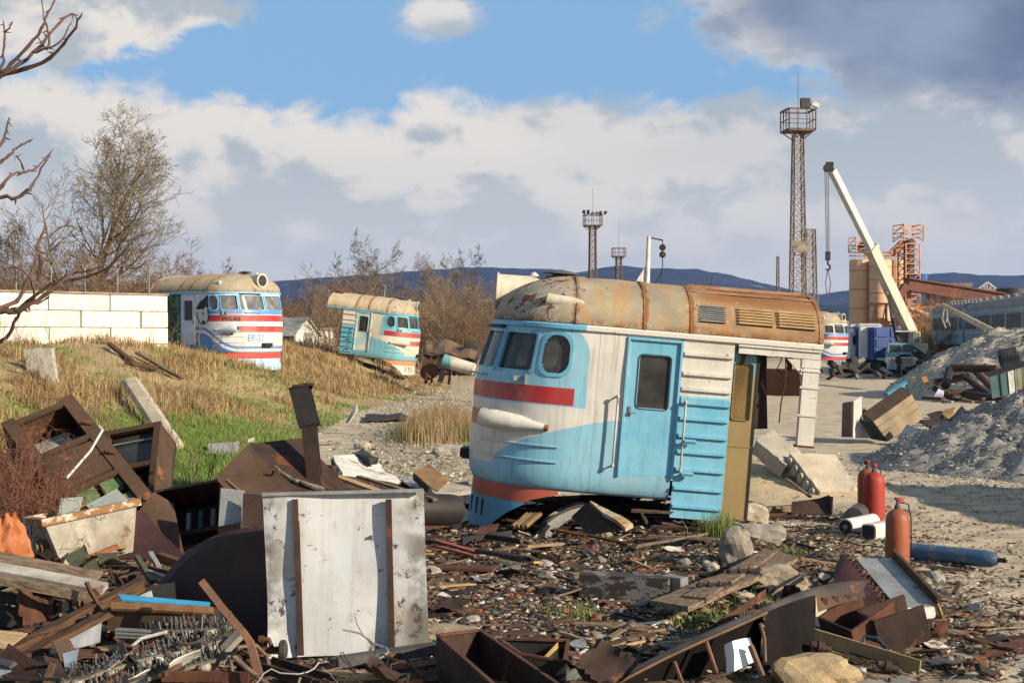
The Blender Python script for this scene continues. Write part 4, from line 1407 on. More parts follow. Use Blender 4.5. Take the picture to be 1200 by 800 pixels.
# cream and teal cab slumped nose-down
l, Rm = face_right(490, 424, 74.0, 9, -6.8, 0, (0.05, 0, .0))
tcab, troof = make_cab('train_cab', 'cream and turquoise train cab slumped nose-down in tall dry grass', l, Rm.to_euler(), paint_cream, roof_cream, M('trim_teal', (.16, .45, .56), (.13, .37, .47), 3, rust=.2),
           M('cream_door', (.70, .65, .53), (.3, .5, .52), 1.2, rust=.2, rough=.5), [M('cream_panel', (.72, .67, .55), (.6, .55, .44), 2, rust=.18), M('teal_panel', (.15, .44, .54), (.12, .36, .46), 2, rust=.18)], apron_paint('apron_cream', (.50, .20, .08), (.45, .45, .38)), 1, 3.85, 4.75, .06, True, None, .05)
MB().sheet([(4.2, .9, 3.02), (4.9, .9, 3.30), (4.95, -.3, 3.5), (4.2, -.3, 3.15)], .03, 6, .08, 3).build('torn_roof_plate', rust_red, tcab)
MB().tube([(2.2, .2, 3.0), (2.2, .2, 3.75), (2.3, .2, 3.8)], .025, 6).build('antenna', galv, tcab)
# a fourth cab far off behind the main one
l, Rm = face_right(990, 417, 101, 38, -4, 0, (0.1, 0, .1))
make_cab('train_cab', 'distant white train cab with red slanting stripe beside the white lorry', l, Rm.to_euler(), paint_graf, roof_cream, white_panel,
           white_panel, [white_panel, white_panel], apron_paint('apron_far', (.5, .06, .05), (.1, .25, .3)), 1, 3.75, 5.0, .1, True, None, -.2)

# ------------------------------------------------------------------ lattice masts
mast_rust = M('mast_rust', (.22, .16, .12), (.12, .075, .05), 1.2, rust=.35, rustc=(.15, .07, .035), rscale=1.2, rough=.85, bump=0)
mast_pale = M('mast_pale', (.30, .26, .21), (.17, .12, .09), 1.0, rust=.4, rustc=(.18, .085, .045), rscale=1.0, rough=.85, bump=0)
lamp_black = M('lamp_black', (.02, .02, .022), (.05, .045, .04), 4, rough=.6)
def lattice(mb, base, w0, w1, h, n, r, br):
    for a, b in ((-1, -1), (1, -1), (1, 1), (-1, 1)):
        mb.bar(base + Vector((a * w0 / 2, b * w0 / 2, 0)), base + Vector((a * w1 / 2, b * w1 / 2, h)), r, r)
    zs = [0.0]
    for i in range(n):
        zs.append(zs[-1] + (1.25 - .5 * i / n))
    zs = [z / zs[-1] * h for z in zs]
    cs = ((-1, -1), (1, -1), (1, 1), (-1, 1))
    for i in range(n):
        za, zb = zs[i], zs[i + 1]
        wa, wb = w0 + (w1 - w0) * za / h, w0 + (w1 - w0) * zb / h
        for k in range(4):
            p, q = cs[k], cs[(k + 1) % 4]
            A_ = lambda c, w, z: base + Vector((c[0] * w / 2, c[1] * w / 2, z))
            mb.bar(A_(p, wa, za), A_(q, wb, zb), br, br)
            mb.bar(A_(q, wa, za), A_(p, wb, zb), br, br)
            mb.bar(A_(p, wb, zb), A_(q, wb, zb), br, br)
def mast(name, label, px, Y, top, w0, w1, plat, platH, n, mat, antenna=0, lamps=0, r=.16, br=.08):
    b = P(px, 394, Y); b.z = 0
    root = empty(name, b, (0, 0, .12), label, 'lattice mast')
    zt = P(px, top, Y).z
    m_ = MB()
    zp = zt - platH
    lattice(m_, Vector((0, 0, 0)), w0, w1, zp, n, r, br)
    m_.build('lattice', mat, root)
    if plat:
        p = MB()
        p.box((0, 0, zp + .05), (plat, plat, .3))
        p.build('platform', mast_rust, root)
        c = MB()
        for a in (-1, -.33, .33, 1):
            for (ax, ay) in ((a, -1), (a, 1), (-1, a), (1, a)):
                c.bar((ax * plat / 2, ay * plat / 2, zp), (ax * plat / 2, ay * plat / 2, zt), .12, .12)
        for z in (zt, zp + (zt - zp) * .5):
            for k in range(4):
                q = [(-1, -1), (1, -1), (1, 1), (-1, 1)]
                a, d = q[k], q[(k + 1) % 4]
                c.bar((a[0] * plat / 2, a[1] * plat / 2, z), (d[0] * plat / 2, d[1] * plat / 2, z), .2 if z == zt else .09, .2 if z == zt else .09)
        c.build('railing', mast_rust, root)
        for a, d in ((-1, -1), (1, -1), (1, 1), (-1, 1)):
            MB().bar((a * w1 / 2, d * w1 / 2, zp - 1.0), (a * plat * .46, d * plat * .46, zp), .12, .12).build('bracket', mat, root)
    if antenna:
        MB().tube([(0, 0, zp), (0, 0, zt + antenna)], .035, 5).build('antenna', grey_steel, root)
    for i in range(lamps):
        a = -1.25 + 2.5 * i / max(1, lamps - 1)
        l_ = MB().lathe((a * plat / 2, -plat / 2, zt + .1), (a * plat / 2 + random.uniform(-.3, .3), -plat / 2 - .7, zt + random.uniform(.2, .9)), [(0, .12), (.3, .32), (.9, .38), (1, .34)], 10)
        l_.build('floodlight', lamp_black, root)
    return root
mt = mast('lattice_mast', 'tallest lattice floodlight mast with square caged platform', 935, 172, 130, 1.85, 1.05, 3.3, 2.5, 20, mast_pale, 4.6, 0, .15, .075)
zt_ = P(935, 130, 172).z
MB().box((.4, -1.5, zt_ + .65), (1.1, .7, 1.2)).build('lamp_box', lamp_black, mt)
MB().box((1.6, -1.6, zt_ + .5), (.9, .5, .5), Matrix.Rotation(.4, 3, 'Y')).build('floodlight', white_chip, mt)
MB().box((0, -1.25, P(935, 290, 172).z), (2.0, .1, 1.4)).build('notice_board', mast_pale, mt)
mast('lattice_mast', 'shorter pale lattice mast without platform beside the tallest mast', 949, 230, 268, 2.2, 1.4, 0, .1, 14, mast_pale, 0, 0, .18, .09)
mast('lattice_mast', 'lattice mast crowned by many black floodlights over the cab roof', 694.5, 325, 252, 1.8, 1.3, 3.8, 2.5, 16, mast_rust, 6, 6, .22, .10)
mast('lattice_mast', 'smallest lattice mast with empty square cage', 725, 450, 291, 1.9, 1.5, 3.9, 2.6, 14, mast_rust, 8, 0, .26, .12)
mast('antenna_mast', 'thin far antenna mast left of the tallest lattice mast', 911.5, 380, 300, .9, .5, 0, .1, 16, mast_pale, 0, 0, .14, .08)

# derrick pole behind the cab
pb = P(757, 394, 36); pb.z = tzf(pb.x, pb.y)
r_ = empty('derrick_pole', pb, (0, 0, 0), 'pale derrick pole with short arm and hanging pulleys behind the cab', 'pole')
zt_ = P(757, 277, 36).z - pb.z
MB().tube([(-.12, 0, 0), (0, 0, zt_ * .6), (.07, 0, zt_)], [.09, .075, .05], 10).build('pole', white_chip, r_, 40)
MB().tube([(.05, 0, zt_ - .02), (.43, 0, zt_ - .10)], .022, 6).build('arm', grey_steel, r_)
MB().hull([(-.32, 0, zt_ - 1.25), (-.02, 0, zt_ - 1.2), (0, 0, zt_ - .72)], .02).build('gusset', white_chip, r_)
MB().tube([(.42, 0, zt_ - .1), (.42, 0, zt_ - .75), (.38, 0, zt_ - 1.0), (.41, 0, zt_ - 1.5)], .012, 5).tube([(.38, 0, zt_ - .9), (.25, 0, zt_ - 1.15), (.05, 0, zt_ - 1.3)], .01, 5).build('chain', black_iron, r_)
for z in (.28, .46):
    MB().lathe((.42, -.04, zt_ - z), (.42, .04, zt_ - z), [(0, .06), (.3, .085), (.7, .085), (1, .06)], 12).build('pulley', black_iron, r_)

# ------------------------------------------------------------------ cement works
orange = M('silo_orange', (.80, .50, .30), (.70, .42, .24), .5, rust=.15, rustc=(.28, .10, .045), rscale=.6, rough=.8, bump=0, streak=.3)
orange_steel = M('orange_steel', (.52, .24, .14), (.38, .17, .10), .6, rough=.8, bump=0, rust=.25, rustc=(.2, .08, .05))
rail_pale = M('rail_orange', (.60, .33, .22), (.42, .21, .13), .6, rough=.8, bump=0)
roof_red = M('conveyor_red', (.22, .085, .055), (.15, .06, .04), .5, rough=.8, bump=0)
def silo(label, px, Y, top, r, cone):
    b = P(px, 394, Y); b.z = 0
    zt = P(px, top, Y).z
    zc = 4.2 if cone else 0
    root = empty('silo', b, (0, 0, 0), label, 'silo', 'cement silos')
    s_ = MB().lathe((0, 0, zc), (0, 0, zt), [(0, r), (.985, r), (1, r * .8)], 22)
    s_.build('shell', orange, root, 40)
    if cone:
        MB().lathe((0, 0, 1.6), (0, 0, zc), [(0, .35), (1, r)], 22).build('hopper', orange, root, 40)
        for a in range(6):
            q = a * math.pi / 3 + .2
            MB().bar((r * math.cos(q), r * math.sin(q), 0), (r * math.cos(q), r * math.sin(q), zc + .3), .22, .22).build('leg', orange_steel, root)
    for i in range(5):
        z = zc + (zt - zc) * (i + .6) / 5.2
        MB().lathe((0, 0, z - .05), (0, 0, z + .05), [(0, r + .05), (1, r + .05)], 22).build('hoop', orange_steel, root, 30)
    g = MB()
    for a in range(14):
        q = a * 2 * math.pi / 14
        g.bar((r * math.cos(q), r * math.sin(q), zt - .1), (r * math.cos(q), r * math.sin(q), zt + 1.0), .06, .06)
    for z in (zt + 1.0, zt + .5):
        g.tube([(r * math.cos(q), r * math.sin(q), z) for q in np.linspace(0, 2 * math.pi, 19)], .04, 4)
    g.build('railing', rail_pale, root)
    ld = MB()
    for x in (-.25, .25):
        ld.bar((r + .2, x - r * .3, zc), (r + .2, x - r * .3, zt), .06, .06)
    for i in range(24):
        ld.bar((r + .2, -.25 - r * .3, zc + (zt - zc) * i / 24), (r + .2, .25 - r * .3, zc + (zt - zc) * i / 24), .05, .05)
    ld.build('ladder', orange_steel, root)
    return root
SY = 195
silo('left orange silo standing to the ground under a caged platform', 1007.5, SY, 304, 1.42, False)
silo('middle orange silo with hopper half hidden by the crane boom', 1031.5, SY - 2, 304, 1.5, True)
silo('right orange silo between the boom and the conveyor tower', 1049, SY + 4, 304, 1.25, True)
def frame_tower(name, label, px0, px1, Y, top, bottom, rows, mat, cat, r=.16, drum=True):
    a, b = P(px0, bottom, Y), P(px1, bottom, Y)
    zt = P(px0, top, Y).z
    w = b.x - a.x
    c = Vector(((a.x + b.x) / 2, Y, a.z))
    root = empty(name, c, (0, 0, .25), label, cat)
    h = zt - a.z
    cs = ((-1, -1), (1, -1), (1, 1), (-1, 1))
    for q in cs:
        MB().bar((q[0] * w / 2, q[1] * w / 2, 0), (q[0] * w / 2, q[1] * w / 2, h), r, r).build('corner_post', mat, root)
    d = MB()
    for i in range(rows):
        z0, z1 = h * i / rows, h * (i + 1) / rows
        for k in range(4):
            p, q = cs[k], cs[(k + 1) % 4]
            d.bar((p[0] * w / 2, p[1] * w / 2, z0), (q[0] * w / 2, q[1] * w / 2, z1), r * .6, r * .6)
            d.bar((p[0] * w / 2, p[1] * w / 2, z1), (q[0] * w / 2, q[1] * w / 2, z1), r * .7, r * .7)
            d.bar((p[0] * w / 2, p[1] * w / 2, z1 - h / rows / 2), (q[0] * w / 2, q[1] * w / 2, z1 - h / rows / 2), r * .4, r * .4)
    d.build('bracing', mat, root)
    return root, h, w
tw, h, w = frame_tower('elevator_tower', 'orange lattice elevator tower beside the silos', 1056, 1074, SY, 286, 392, 9, rail_pale, 'tower')
MB().lathe((0, 0, 0), (0, 0, h + .8), [(0, .75), (.93, .75), (.97, .9), (1, .4)], 14).build('elevator_shaft', M('shaft', (.16, .105, .08), (.1, .07, .055), .6, bump=0), tw, 40)
tw, h, w = frame_tower('caged_platform', 'pale orange railing cage on top of the elevator tower', 1052, 1077, SY, 264, 283, 2, rail_pale, 'platform')
tw, h, w = frame_tower('caged_platform', 'pale orange railing cage above the left silo', 998, 1016, SY, 279, 296, 2, rail_pale, 'platform', .12)
MB().lathe((.6, 0, 0), (.6, 0, 1.7), [(0, .8), (.5, .8), (.9, .5), (1, .1)], 14).build('filter_cap', grey_steel, tw, 40)
o = MB().bar(P(1044, 298, SY), P(1058, 284, SY), .9, .9).build('chute', orange_steel)
tag(o, 'orange diagonal chute from elevator tower to the right silo', 'chute')
# steelwork under the silos
def steel(px0, px1, Y, rows, label, mat=orange_steel):
    a, b = P(px0, 394, Y), P(px1, 394, Y)
    root = empty('steel_frame', ((a.x + b.x) / 2, Y, 0), (0, 0, 0), label, 'steel frame')
    w = b.x - a.x
    n = 5
    for i in range(n):
        MB().bar((-w / 2 + w * i / (n - 1), 0, 0), (-w / 2 + w * i / (n - 1), 0, rows[-1]), .28, .28).build('column', mat, root)
    for z in rows:
        MB().bar((-w / 2 - .2, -.16, z), (w / 2 + .2, -.16, z), .24, .3).build('beam', mat, root)
    for i in range(n - 1):
        MB().bar((-w / 2 + w * i / (n - 1), .2, rows[0] * .2), (-w / 2 + w * (i + 1) / (n - 1), .2, rows[-1]), .14, .14).build('brace', mat, root)
steel(1015, 1062, SY - 6, (2.6, 4.8, 7.2), 'orange-red steel frame in front of the silos')
steel(1062, 1100, SY - 14, (2.4, 4.4, 6.6), 'orange-red steel frame under the upper end of the conveyor', M('bright_orange', (.60, .24, .05), (.45, .16, .05), .5, bump=0))
steel(1090, 1122, SY - 8, (2.0, 4.0, 5.6), 'rusty steel frame under the lower conveyor')
o = empty('conveyor', P(1118, 352, SY - 9), (0, 0, 0), 'long rusty-red covered conveyor sloping down to the right', 'conveyor')
c0, c1 = P(1062, 334, SY - 10), P(1175, 352, SY - 10)
lo_ = Vector(o.location)
MB().bar(c0 - lo_, c1 - lo_, 2.4, 1.4).build('gallery', roof_red, o)
MB().bar(c0 - lo_ + Vector((0, 0, .85)), c1 - lo_ + Vector((0, 0, .85)), 2.9, .2).build('roof', roof_red, o)
for t_ in (.05, .35, .7):
    q = c0.lerp(c1, t_) - lo_
    MB().bar(q + Vector((-.3, 0, -.7)), Vector((q.x - .3, q.y, -lo_.z)), .5, .5).build('leg', orange_steel, o)
o = MB().bar(P(1062, 334, SY - 10.5), P(1050, 352, SY - 10.5), 1.6, .9).build('chute', roof_red)
tag(o, 'rusty-red chute dropping from the upper conveyor end', 'chute')
for i, (a, b, mt_) in enumerate((((1062, 366), (1096, 392), 'bright_orange'), ((1072, 362), (1102, 382), 'bright_orange'), ((1064, 376), (1080, 390), 'bright_orange'))):
    o = MB().tube([P(*a, SY - 18), P(*b, SY - 18)], .25, 8).build('screw_conveyor', MATS[mt_])
    tag(o, ['longest orange slanting tube under the conveyor', 'upper orange slanting tube under the conveyor', 'short orange slanting tube beside the crane boom'][i], 'tube')
o = MB().tube([P(1066, 362, SY - 17), P(1108, 375, SY - 17)], .3, 8).build('screw_conveyor', galv)
tag(o, 'grey metal slanting tube under the conveyor', 'tube')
o = MB().lathe(P(1079, 330, 240), P(1079, 321, 240), [(0, 1.1), (1, 1.1)], 14).build('water_tank', M('tank_blue', (.04, .15, .42), (.03, .1, .3), 1, bump=0))
tag(o, 'small blue tank behind the conveyor', 'tank')
# long hall with open gable truss
hb = P(1120, 394, 260); hb.z = 0
hall = empty('hall', hb, (0, 0, 0), 'long open-sided hall with pale gable truss beyond the conveyor', 'hall')
zr, ze_ = P(1120, 331, 260).z, P(1120, 344, 260).z
xl, xg0, xg1 = P(1085, 0, 260).x - hb.x, P(1134, 0, 260).x - hb.x, P(1167, 0, 260).x - hb.x
MB().hull([(xl, 4, zr), (xg0 + 2.2, 4, zr), (xg0 - .6, -3, ze_), (xl, -3, ze_)], .15).build('roof', M('hall_roof', (.25, .17, .14), (.19, .13, .11), .4, bump=0), hall)
MB().box(((xl + xg0) / 2, 0, ze_ / 2), (xg0 - xl, .3, ze_)).build('wall', M('hall_wall', (.20, .19, .19), (.14, .13, .13), .3, bump=0), hall)
tr_ = MB()
xm = (xg0 + xg1) / 2
tr_.bar((xg0, -3, ze_), (xm, -3, zr), .3, .3).bar((xm, -3, zr), (xg1, -3, ze_), .3, .3).bar((xg0, -3, ze_), (xg1, -3, ze_), .3, .3)
for i in range(1, 8):
    x0 = xg0 + (xg1 - xg0) * i / 8
    zz = ze_ + (zr - ze_) * (1 - abs(x0 - xm) / (xg1 - xm))
    x1 = xg0 + (xg1 - xg0) * (i + (1 if x0 < xm else -1)) / 8
    tr_.bar((x0, -3, ze_), (x0, -3, zz), .14, .14).bar((x0, -3, zz), (x1, -3, ze_), .12, .12)
tr_.build('gable_truss', M('truss_pale', (.52, .46, .38), (.4, .34, .28), .5, bump=0), hall)
for i in range(6):
    MB().bar((xg0 + (xg1 - xg0) * i / 5, -3, 0), (xg0 + (xg1 - xg0) * i / 5, -3, ze_), .25, .25).build('column', orange_steel, hall)
bb = P(1186, 394, 240); bb.z = 0
rt = empty('water_tower', bb, (0, 0, 0), 'far grey tank on legs at the right edge behind the carriages', 'tank')
MB().lathe((0, 0, P(0, 349, 240).z), (0, 0, P(0, 337, 240).z), [(0, 2.3), (.1, 2.6), (.9, 2.6), (1, 2.2)], 16).build('tank', grey_steel, rt, 40)
for a in range(4):
    MB().bar((1.8 * math.cos(a * 1.57 + .4), 1.8 * math.sin(a * 1.57 + .4), 0), (1.8 * math.cos(a * 1.57 + .4), 1.8 * math.sin(a * 1.57 + .4), P(0, 349, 240).z), .3, .3).build('leg', grey_steel, rt)
# low grey sheds on the horizon left of the silos
o = empty('shed', P(965, 394, 330) * Vector((1, 1, 0)) if False else (P(965, 394, 330).x, 330, 0), (0, 0, 0), 'long low grey building on the horizon left of the silos', 'building')
MB().box((0, 0, 2.4), (22, 8, 4.8)).build('wall', M('shed_grey', (.26, .27, .28), (.2, .2, .21), .3, bump=0), o)
MB().hull([(-11.4, -4.4, 4.8), (11.4, -4.4, 4.8), (11.4, 0, 6.4), (-11.4, 0, 6.4)], .2).hull([(-11.4, 4.4, 4.8), (11.4, 4.4, 4.8), (11.4, 0, 6.4), (-11.4, 0, 6.4)], .2).build('roof', M('shed_roof', (.22, .23, .25), (.17, .18, .19), .3, bump=0), o)

# ------------------------------------------------------------------ blue passenger carriages
coach_blue = M('coach_blue', (.22, .34, .44), (.15, .24, .32), .7, rust=.25, rustc=(.16, .09, .06), rscale=1.0, rough=.6, bump=0, streak=.4)
coach_roof = M('coach_roof', (.30, .27, .24), (.2, .17, .15), .8, rust=.3, rustc=(.17, .085, .05), rough=.8, bump=0)
coach_cream = M('coach_cream', (.55, .45, .26), (.4, .33, .2), .8, rough=.7, bump=0)
def coach(label, a, b):
    d = (b - a); L_ = d.length
    root = empty('passenger_carriage', a, (0, math.atan2(-d.z, math.hypot(d.x, d.y)), math.atan2(d.y, d.x)), label, 'carriage', 'blue carriages')
    hb, w = 2.75, 3.0
    MB().box((L_ / 2, 0, hb / 2), (L_ - .3, w, hb)).build('body', coach_blue, root)
    rf_ = MB()
    k = 10
    rf_.grid(lambda i, j: Vector((.1 + (L_ - .2) * i, w / 2 * 1.03 * math.cos(math.pi * j / k), hb + .75 * math.sin(math.pi * j / k))), 1, k)
    ro_ = rf_.build('roof', coach_roof, root, 50)
    n = int(L_ / .62)
    sd = -1
    for i in range(n):
        x = .8 + (L_ - 1.6) * i / (n - 1)
        if i % 9 == 8: continue
        wo_ = MB().box((x, sd * (w / 2 + .012), 1.72), (.40, .05, .98)).build('window', dark_glass, root)
        MB().box((x, sd * (w / 2 + .03), 2.24), (.5, .05, .05)).build('sill', coach_blue, wo_)
    MB().box((L_ / 2, sd * (w / 2 + .02), .92), (L_ - .4, .04, .12)).build('trim_strip', coach_cream, root)
    MB().box((L_ / 2, sd * (w / 2 + .02), 2.46), (L_ - .4, .04, .08)).build('trim_strip', coach_cream, root)
    MB().box((L_ / 2, 0, -.25), (L_ - 2, 2.2, .5)).build('underframe', black_iron, root)
    for i in range(9):
        x = 1 + (L_ - 2) * i / 8
        MB().lathe((x, .0, hb + .7), (x, .0, hb + 1.02), [(0, .16), (.5, .16), (.55, .26), (1, .08)], 8).build('ventilator', galv, ro_)
    for x in (2.5, L_ - 2.5):
        for dx_ in (-1.1, 1.1):
            for sy in (-.75, .75):
                MB().lathe((x + dx_, sy - .06, -.75), (x + dx_, sy + .06, -.75), [(0, .45), (.2, .5), (1, .5)], 16).build('wheel', black_iron, root)
a0 = P(1112, 398, 128); a1 = P(1150, 398, 116); a2 = P(1215, 398, 96); a3 = P(1300, 398, 78)
zb = 1.75 + .5
for p in (a0, a1, a2, a3): p.z = zb
coach('farther blue passenger carriage with many narrow windows behind the gravel', a0, a1 + (a2 - a1) * .02)
coach('nearer blue passenger carriage cut off by the right edge', a1 + (a2 - a1) * .05, a2 + (a3 - a2) * .3)
# the low embankment those carriages stand on
e = MB()
e.hull([P(1095, 394, 134) * Vector((1, 1, 0)) if False else Vector((P(1095, 0, 134).x, 134, 0)), Vector((P(1095, 0, 127).x, 124, 0)), Vector((P(1330, 0, 70).x, 70, 0)), Vector((P(1330, 0, 80).x + 8, 80, 0))], 2.0)
o = e.build('track_bed', M('ballast', (.18, .15, .12), (.10, .085, .07), 1.5, rough=.95), None)
tag(o, 'raised ballast bed under the blue carriages', None, None, 'structure')
# long pole leaning over the gravel
o = MB().tube([P(1104, 357, 90), P(1168, 391, 74)], [.13, .20], 10).build('leaning_pipe', custom('pipe_yellow', lambda N, co: N.mix(N.step(N.noise(co, .8, 4, .6), .4, .6), (.46, .40, .28), (.42, .27, .08)), .6, .3, .1), None, 50)
tag(o, 'long yellowish pipe leaning up over the pale gravel heap', 'pipe')
o = MB().tube([P(1106, 358, 90), P(1110, 366, 90), P(1109, 378, 90)], .05, 6).tube([P(1106, 362, 90), P(1104, 374, 90), P(1108, 384, 90)], .06, 6).tube([P(1109, 368, 90), P(1113, 382, 90)], .04, 6).build('hanging_chain', M('chain_pale', (.4, .37, .3), (.25, .22, .18), 3), None)
tag(o, 'bundle of chains hanging from the tip of the leaning pipe', 'chain')

# ------------------------------------------------------------------ crane lorry
TYY = 103.0
tc_ = P(1055, 438, TYY); tc_.z = 0
truck = empty('crane_truck', tc_, (0, 0, R(-7)), 'pale blue and white bonneted crane lorry with raised telescopic boom', 'crane truck')
zil_blue = M('zil_blue', (.24, .42, .44), (.18, .33, .35), 1.5, rust=.15, rough=.5, bump=0)
zil_white = M('zil_white', (.72, .70, .64), (.6, .57, .5), 1.5, rust=.15, rough=.5, bump=0)
crane_cream = M('crane_cream', (.62, .56, .44), (.5, .44, .33), .8, rust=.26, rustc=(.25, .11, .04), rscale=1.2, rough=.6, bump=0, streak=.4)
bd = MB()      # bonnet with rounded crown
k = 8
bd.grid(lambda i, j: Vector(((-.62 + 1.24 * j / k) * (.92 + .08 * i), -2.25 + 1.35 * i, 1.35 + (.30 + .05 * i) * math.sin(math.pi * (.12 + .76 * j / k)))), 1, k)
bd.box((0, -1.6, 1.22), (1.2, 1.3, .5))
bd.build('bonnet', zil_blue, truck, 40)
gr_ = MB().box((0, -2.27, 1.12), (1.25, .10, .62)).build('grille', zil_white, truck)
for i in range(5):
    MB().box((0, -2.33, .92 + .10 * i), (1.05, .03, .035)).build('slot', black_iron, gr_)
for s_ in (-1, 1):
    f_ = MB()
    prof_ = [(-2.28, .62), (-2.30, 1.25), (-2.15, 1.38), (-1.4, 1.42), (-.9, 1.15), (-.9, .95), (-1.2, 1.05), (-1.8, 1.05), (-2.05, .62)]
    vs = [(s_ * .62, y, z) for y, z in prof_] + [(s_ * 1.2, y, z) for y, z in prof_]
    n = len(prof_)
    f_.add(vs, [tuple(range(n)), tuple(range(2 * n - 1, n - 1, -1))] + [(i, n + i, n + (i + 1) % n, (i + 1) % n) for i in range(n)])
    fo = f_.build('fender', zil_white, truck)
    for z in (1.0, 1.22):
        MB().lathe((s_ * .90, -2.29, z), (s_ * .90, -2.37, z), [(0, .17 if z < 1.1 else .09), (.7, .17 if z < 1.1 else .09), (1, .12 if z < 1.1 else .06)], 14).build('headlight', M('lamp_glass', (.30, .32, .32), (.45, .46, .45), 5, rough=.2, bump=0) if z < 1.1 else M('amber', (.5, .2, .04)), fo)
    w_ = MB().lathe((s_ * .88, -1.5, .5), (s_ * 1.16, -1.5, .5), [(0, .44), (.12, .5), (.88, .5), (1, .44)], 20).build('wheel', rubber, truck, 40)
    MB().lathe((s_ * 1.10, -1.5, .5), (s_ * 1.18, -1.5, .5), [(0, .26), (.6, .26), (1, .12)], 14).build('rim', zil_blue, w_, 40)
    for yy in (2.3, 3.6):
        MB().lathe((s_ * .7, yy, .5), (s_ * 1.18, yy, .5), [(0, .44), (.12, .5), (.88, .5), (1, .44)], 20).build('wheel', rubber, truck, 40)
    MB().box((s_ * 1.18, -.7, 1.75), (.05, .16, .3)).tube([(s_ * .9, -.75, 1.6), (s_ * 1.18, -.7, 1.75)], .015, 5).build('mirror', black_iron, truck)
MB().box((0, -2.42, .66), (2.3, .14, .22)).build('bumper', zil_blue, truck)
cb = MB()
cb.box((0, -.3, 1.35), (2.0, 1.2, .75))
vs = [(-1.0, -.9, 1.72), (1.0, -.9, 1.72), (1.0, .3, 1.72), (-1.0, .3, 1.72), (-.9, -.62, 2.32), (.9, -.62, 2.32), (.9, .3, 2.32), (-.9, .3, 2.32)]
cb.add(vs, [(0, 1, 2, 3), (4, 7, 6, 5), (1, 5, 6, 2), (2, 6, 7, 3), (0, 3, 7, 4), (0, 4, 5, 1)])
cb.box((0, -.16, 2.36), (1.86, 1.0, .10))
cb.build('cab', zil_blue, truck)
for s_ in (-.45, .45):
    MB().hull([(s_ - .42, -.905, 1.78), (s_ + .42, -.905, 1.78), (s_ + .38, -.655, 2.27), (s_ - .38, -.655, 2.27)], .02).build('windscreen', dark_glass, truck)
MB().box((0, 1.9, .95), (.9, 5.6, .25)).build('chassis', black_iron, truck)
MB().box((0, 2.3, 1.2), (2.2, 4.0, .15)).build('deck', zil_blue, truck)
cc = MB()
cc.box((.35, 1.7, 1.5), (1.9, 1.8, .6)).box((1.5, 3.0, 1.95), (1.7, 1.2, .9))
cc.build('turntable', crane_cream, truck)
oc = MB()
for (x0, x1) in ((-.15, -.05), (.72, .85), (1.05, 1.15)):
    oc.box(((x0 + x1) / 2, .95, 2.55), (x1 - x0, .06, 1.5))
oc.box((.5, .95, 3.27), (1.5, .8, .1)).box((.5, .95, 1.95), (1.4, .7, .5)).box((.95, .93, 2.6), (.25, .05, 1.2))
oc.box((1.28, .93, 2.55), (.5, .6, 1.45))
oc.build('operator_cab', crane_cream, truck)
MB().box((1.28, .62, 2.8), (.34, .03, .7)).build('window', M('olive_glass', (.22, .24, .15), (.15, .16, .1), 3, rough=.3, bump=0), truck)
MB().box((.33, .97, 2.7), (.8, .03, 1.0)).build('window', dark_glass, truck)
inv = Matrix.Translation(-tc_)
Rz = Matrix.Rotation(R(7), 3, 'Z')
loc_ = lambda p: Rz @ (p - tc_)
b0, bm_, b1 = loc_(P(1070, 395, 105.5)), loc_(P(1021, 292, 102.5)), loc_(P(975, 200, 99.5))
tip = loc_(P(972, 195, 99.3))
MB().prof(b0, bm_, [(-.30, -.42), (.30, -.42), (.30, .42), (-.30, .42)]).build('boom_base', crane_cream, truck)
MB().prof(bm_ - (b1 - bm_) * .05, b1, [(-.20, -.26), (.20, -.26), (.20, .26), (-.20, .26)]).build('boom_extension', M('boom_white', (.66, .65, .60), (.5, .48, .44), .8, rust=.18, rough=.5, bump=0), truck)
MB().prof(bm_ - (bm_ - b0) * .02, bm_ + (b1 - bm_) * .02, [(-.38, -.5), (.38, -.5), (.38, .5), (-.38, .5)]).build('boom_collar', crane_cream, truck)
MB().box(tip, (.5, .5, .55)).lathe(tip + Vector((-.15, -.3, -.1)), tip + Vector((-.15, .3, -.1)), [(0, .28), (1, .28)], 14).build('boom_head', lamp_black, truck)
MB().tube([loc_(P(1052, 400, 104)), loc_(P(1046, 372, 103.8)), loc_(P(1041, 345, 103))], [.17, .17, .12], 10).build('lift_ram', lamp_black, truck, 40)
MB().tube([loc_(P(1046, 372, 103.7)), loc_(P(1039, 342, 102.9))], .09, 8).build('ram_rod', galv, truck)
hk = loc_(P(970, 300, 99.3))
for dx_ in (-.12, 0, .12):
    MB().tube([tip + Vector((dx_ - .2, 0, -.2)), hk + Vector((dx_ * .8, 0, .3))], .028, 4).build('hoist_cable', grey_steel, truck)
h_ = MB().box(hk, (.34, .25, .62)).build('hook_block', lamp_black, truck)
MB().tube([hk + Vector(q) for q in ((0, 0, -.3), (0, 0, -.55), (.16, 0, -.7), (.12, 0, -.92), (-.06, 0, -.98), (-.17, 0, -.85))], [.06, .07, .08, .08, .06, .03], 8).build('hook', lamp_black, h_)
MB().tube([hk + Vector((0, 0, -.9)), hk + Vector((-.15, 0, -1.8)), hk + Vector((-.05, 0, -2.9))], .03, 4).tube([hk + Vector((0, 0, -.9)), hk + Vector((.2, 0, -1.9)), hk + Vector((.05, 0, -2.9))], .03, 4).build('sling', grey_steel, h_)

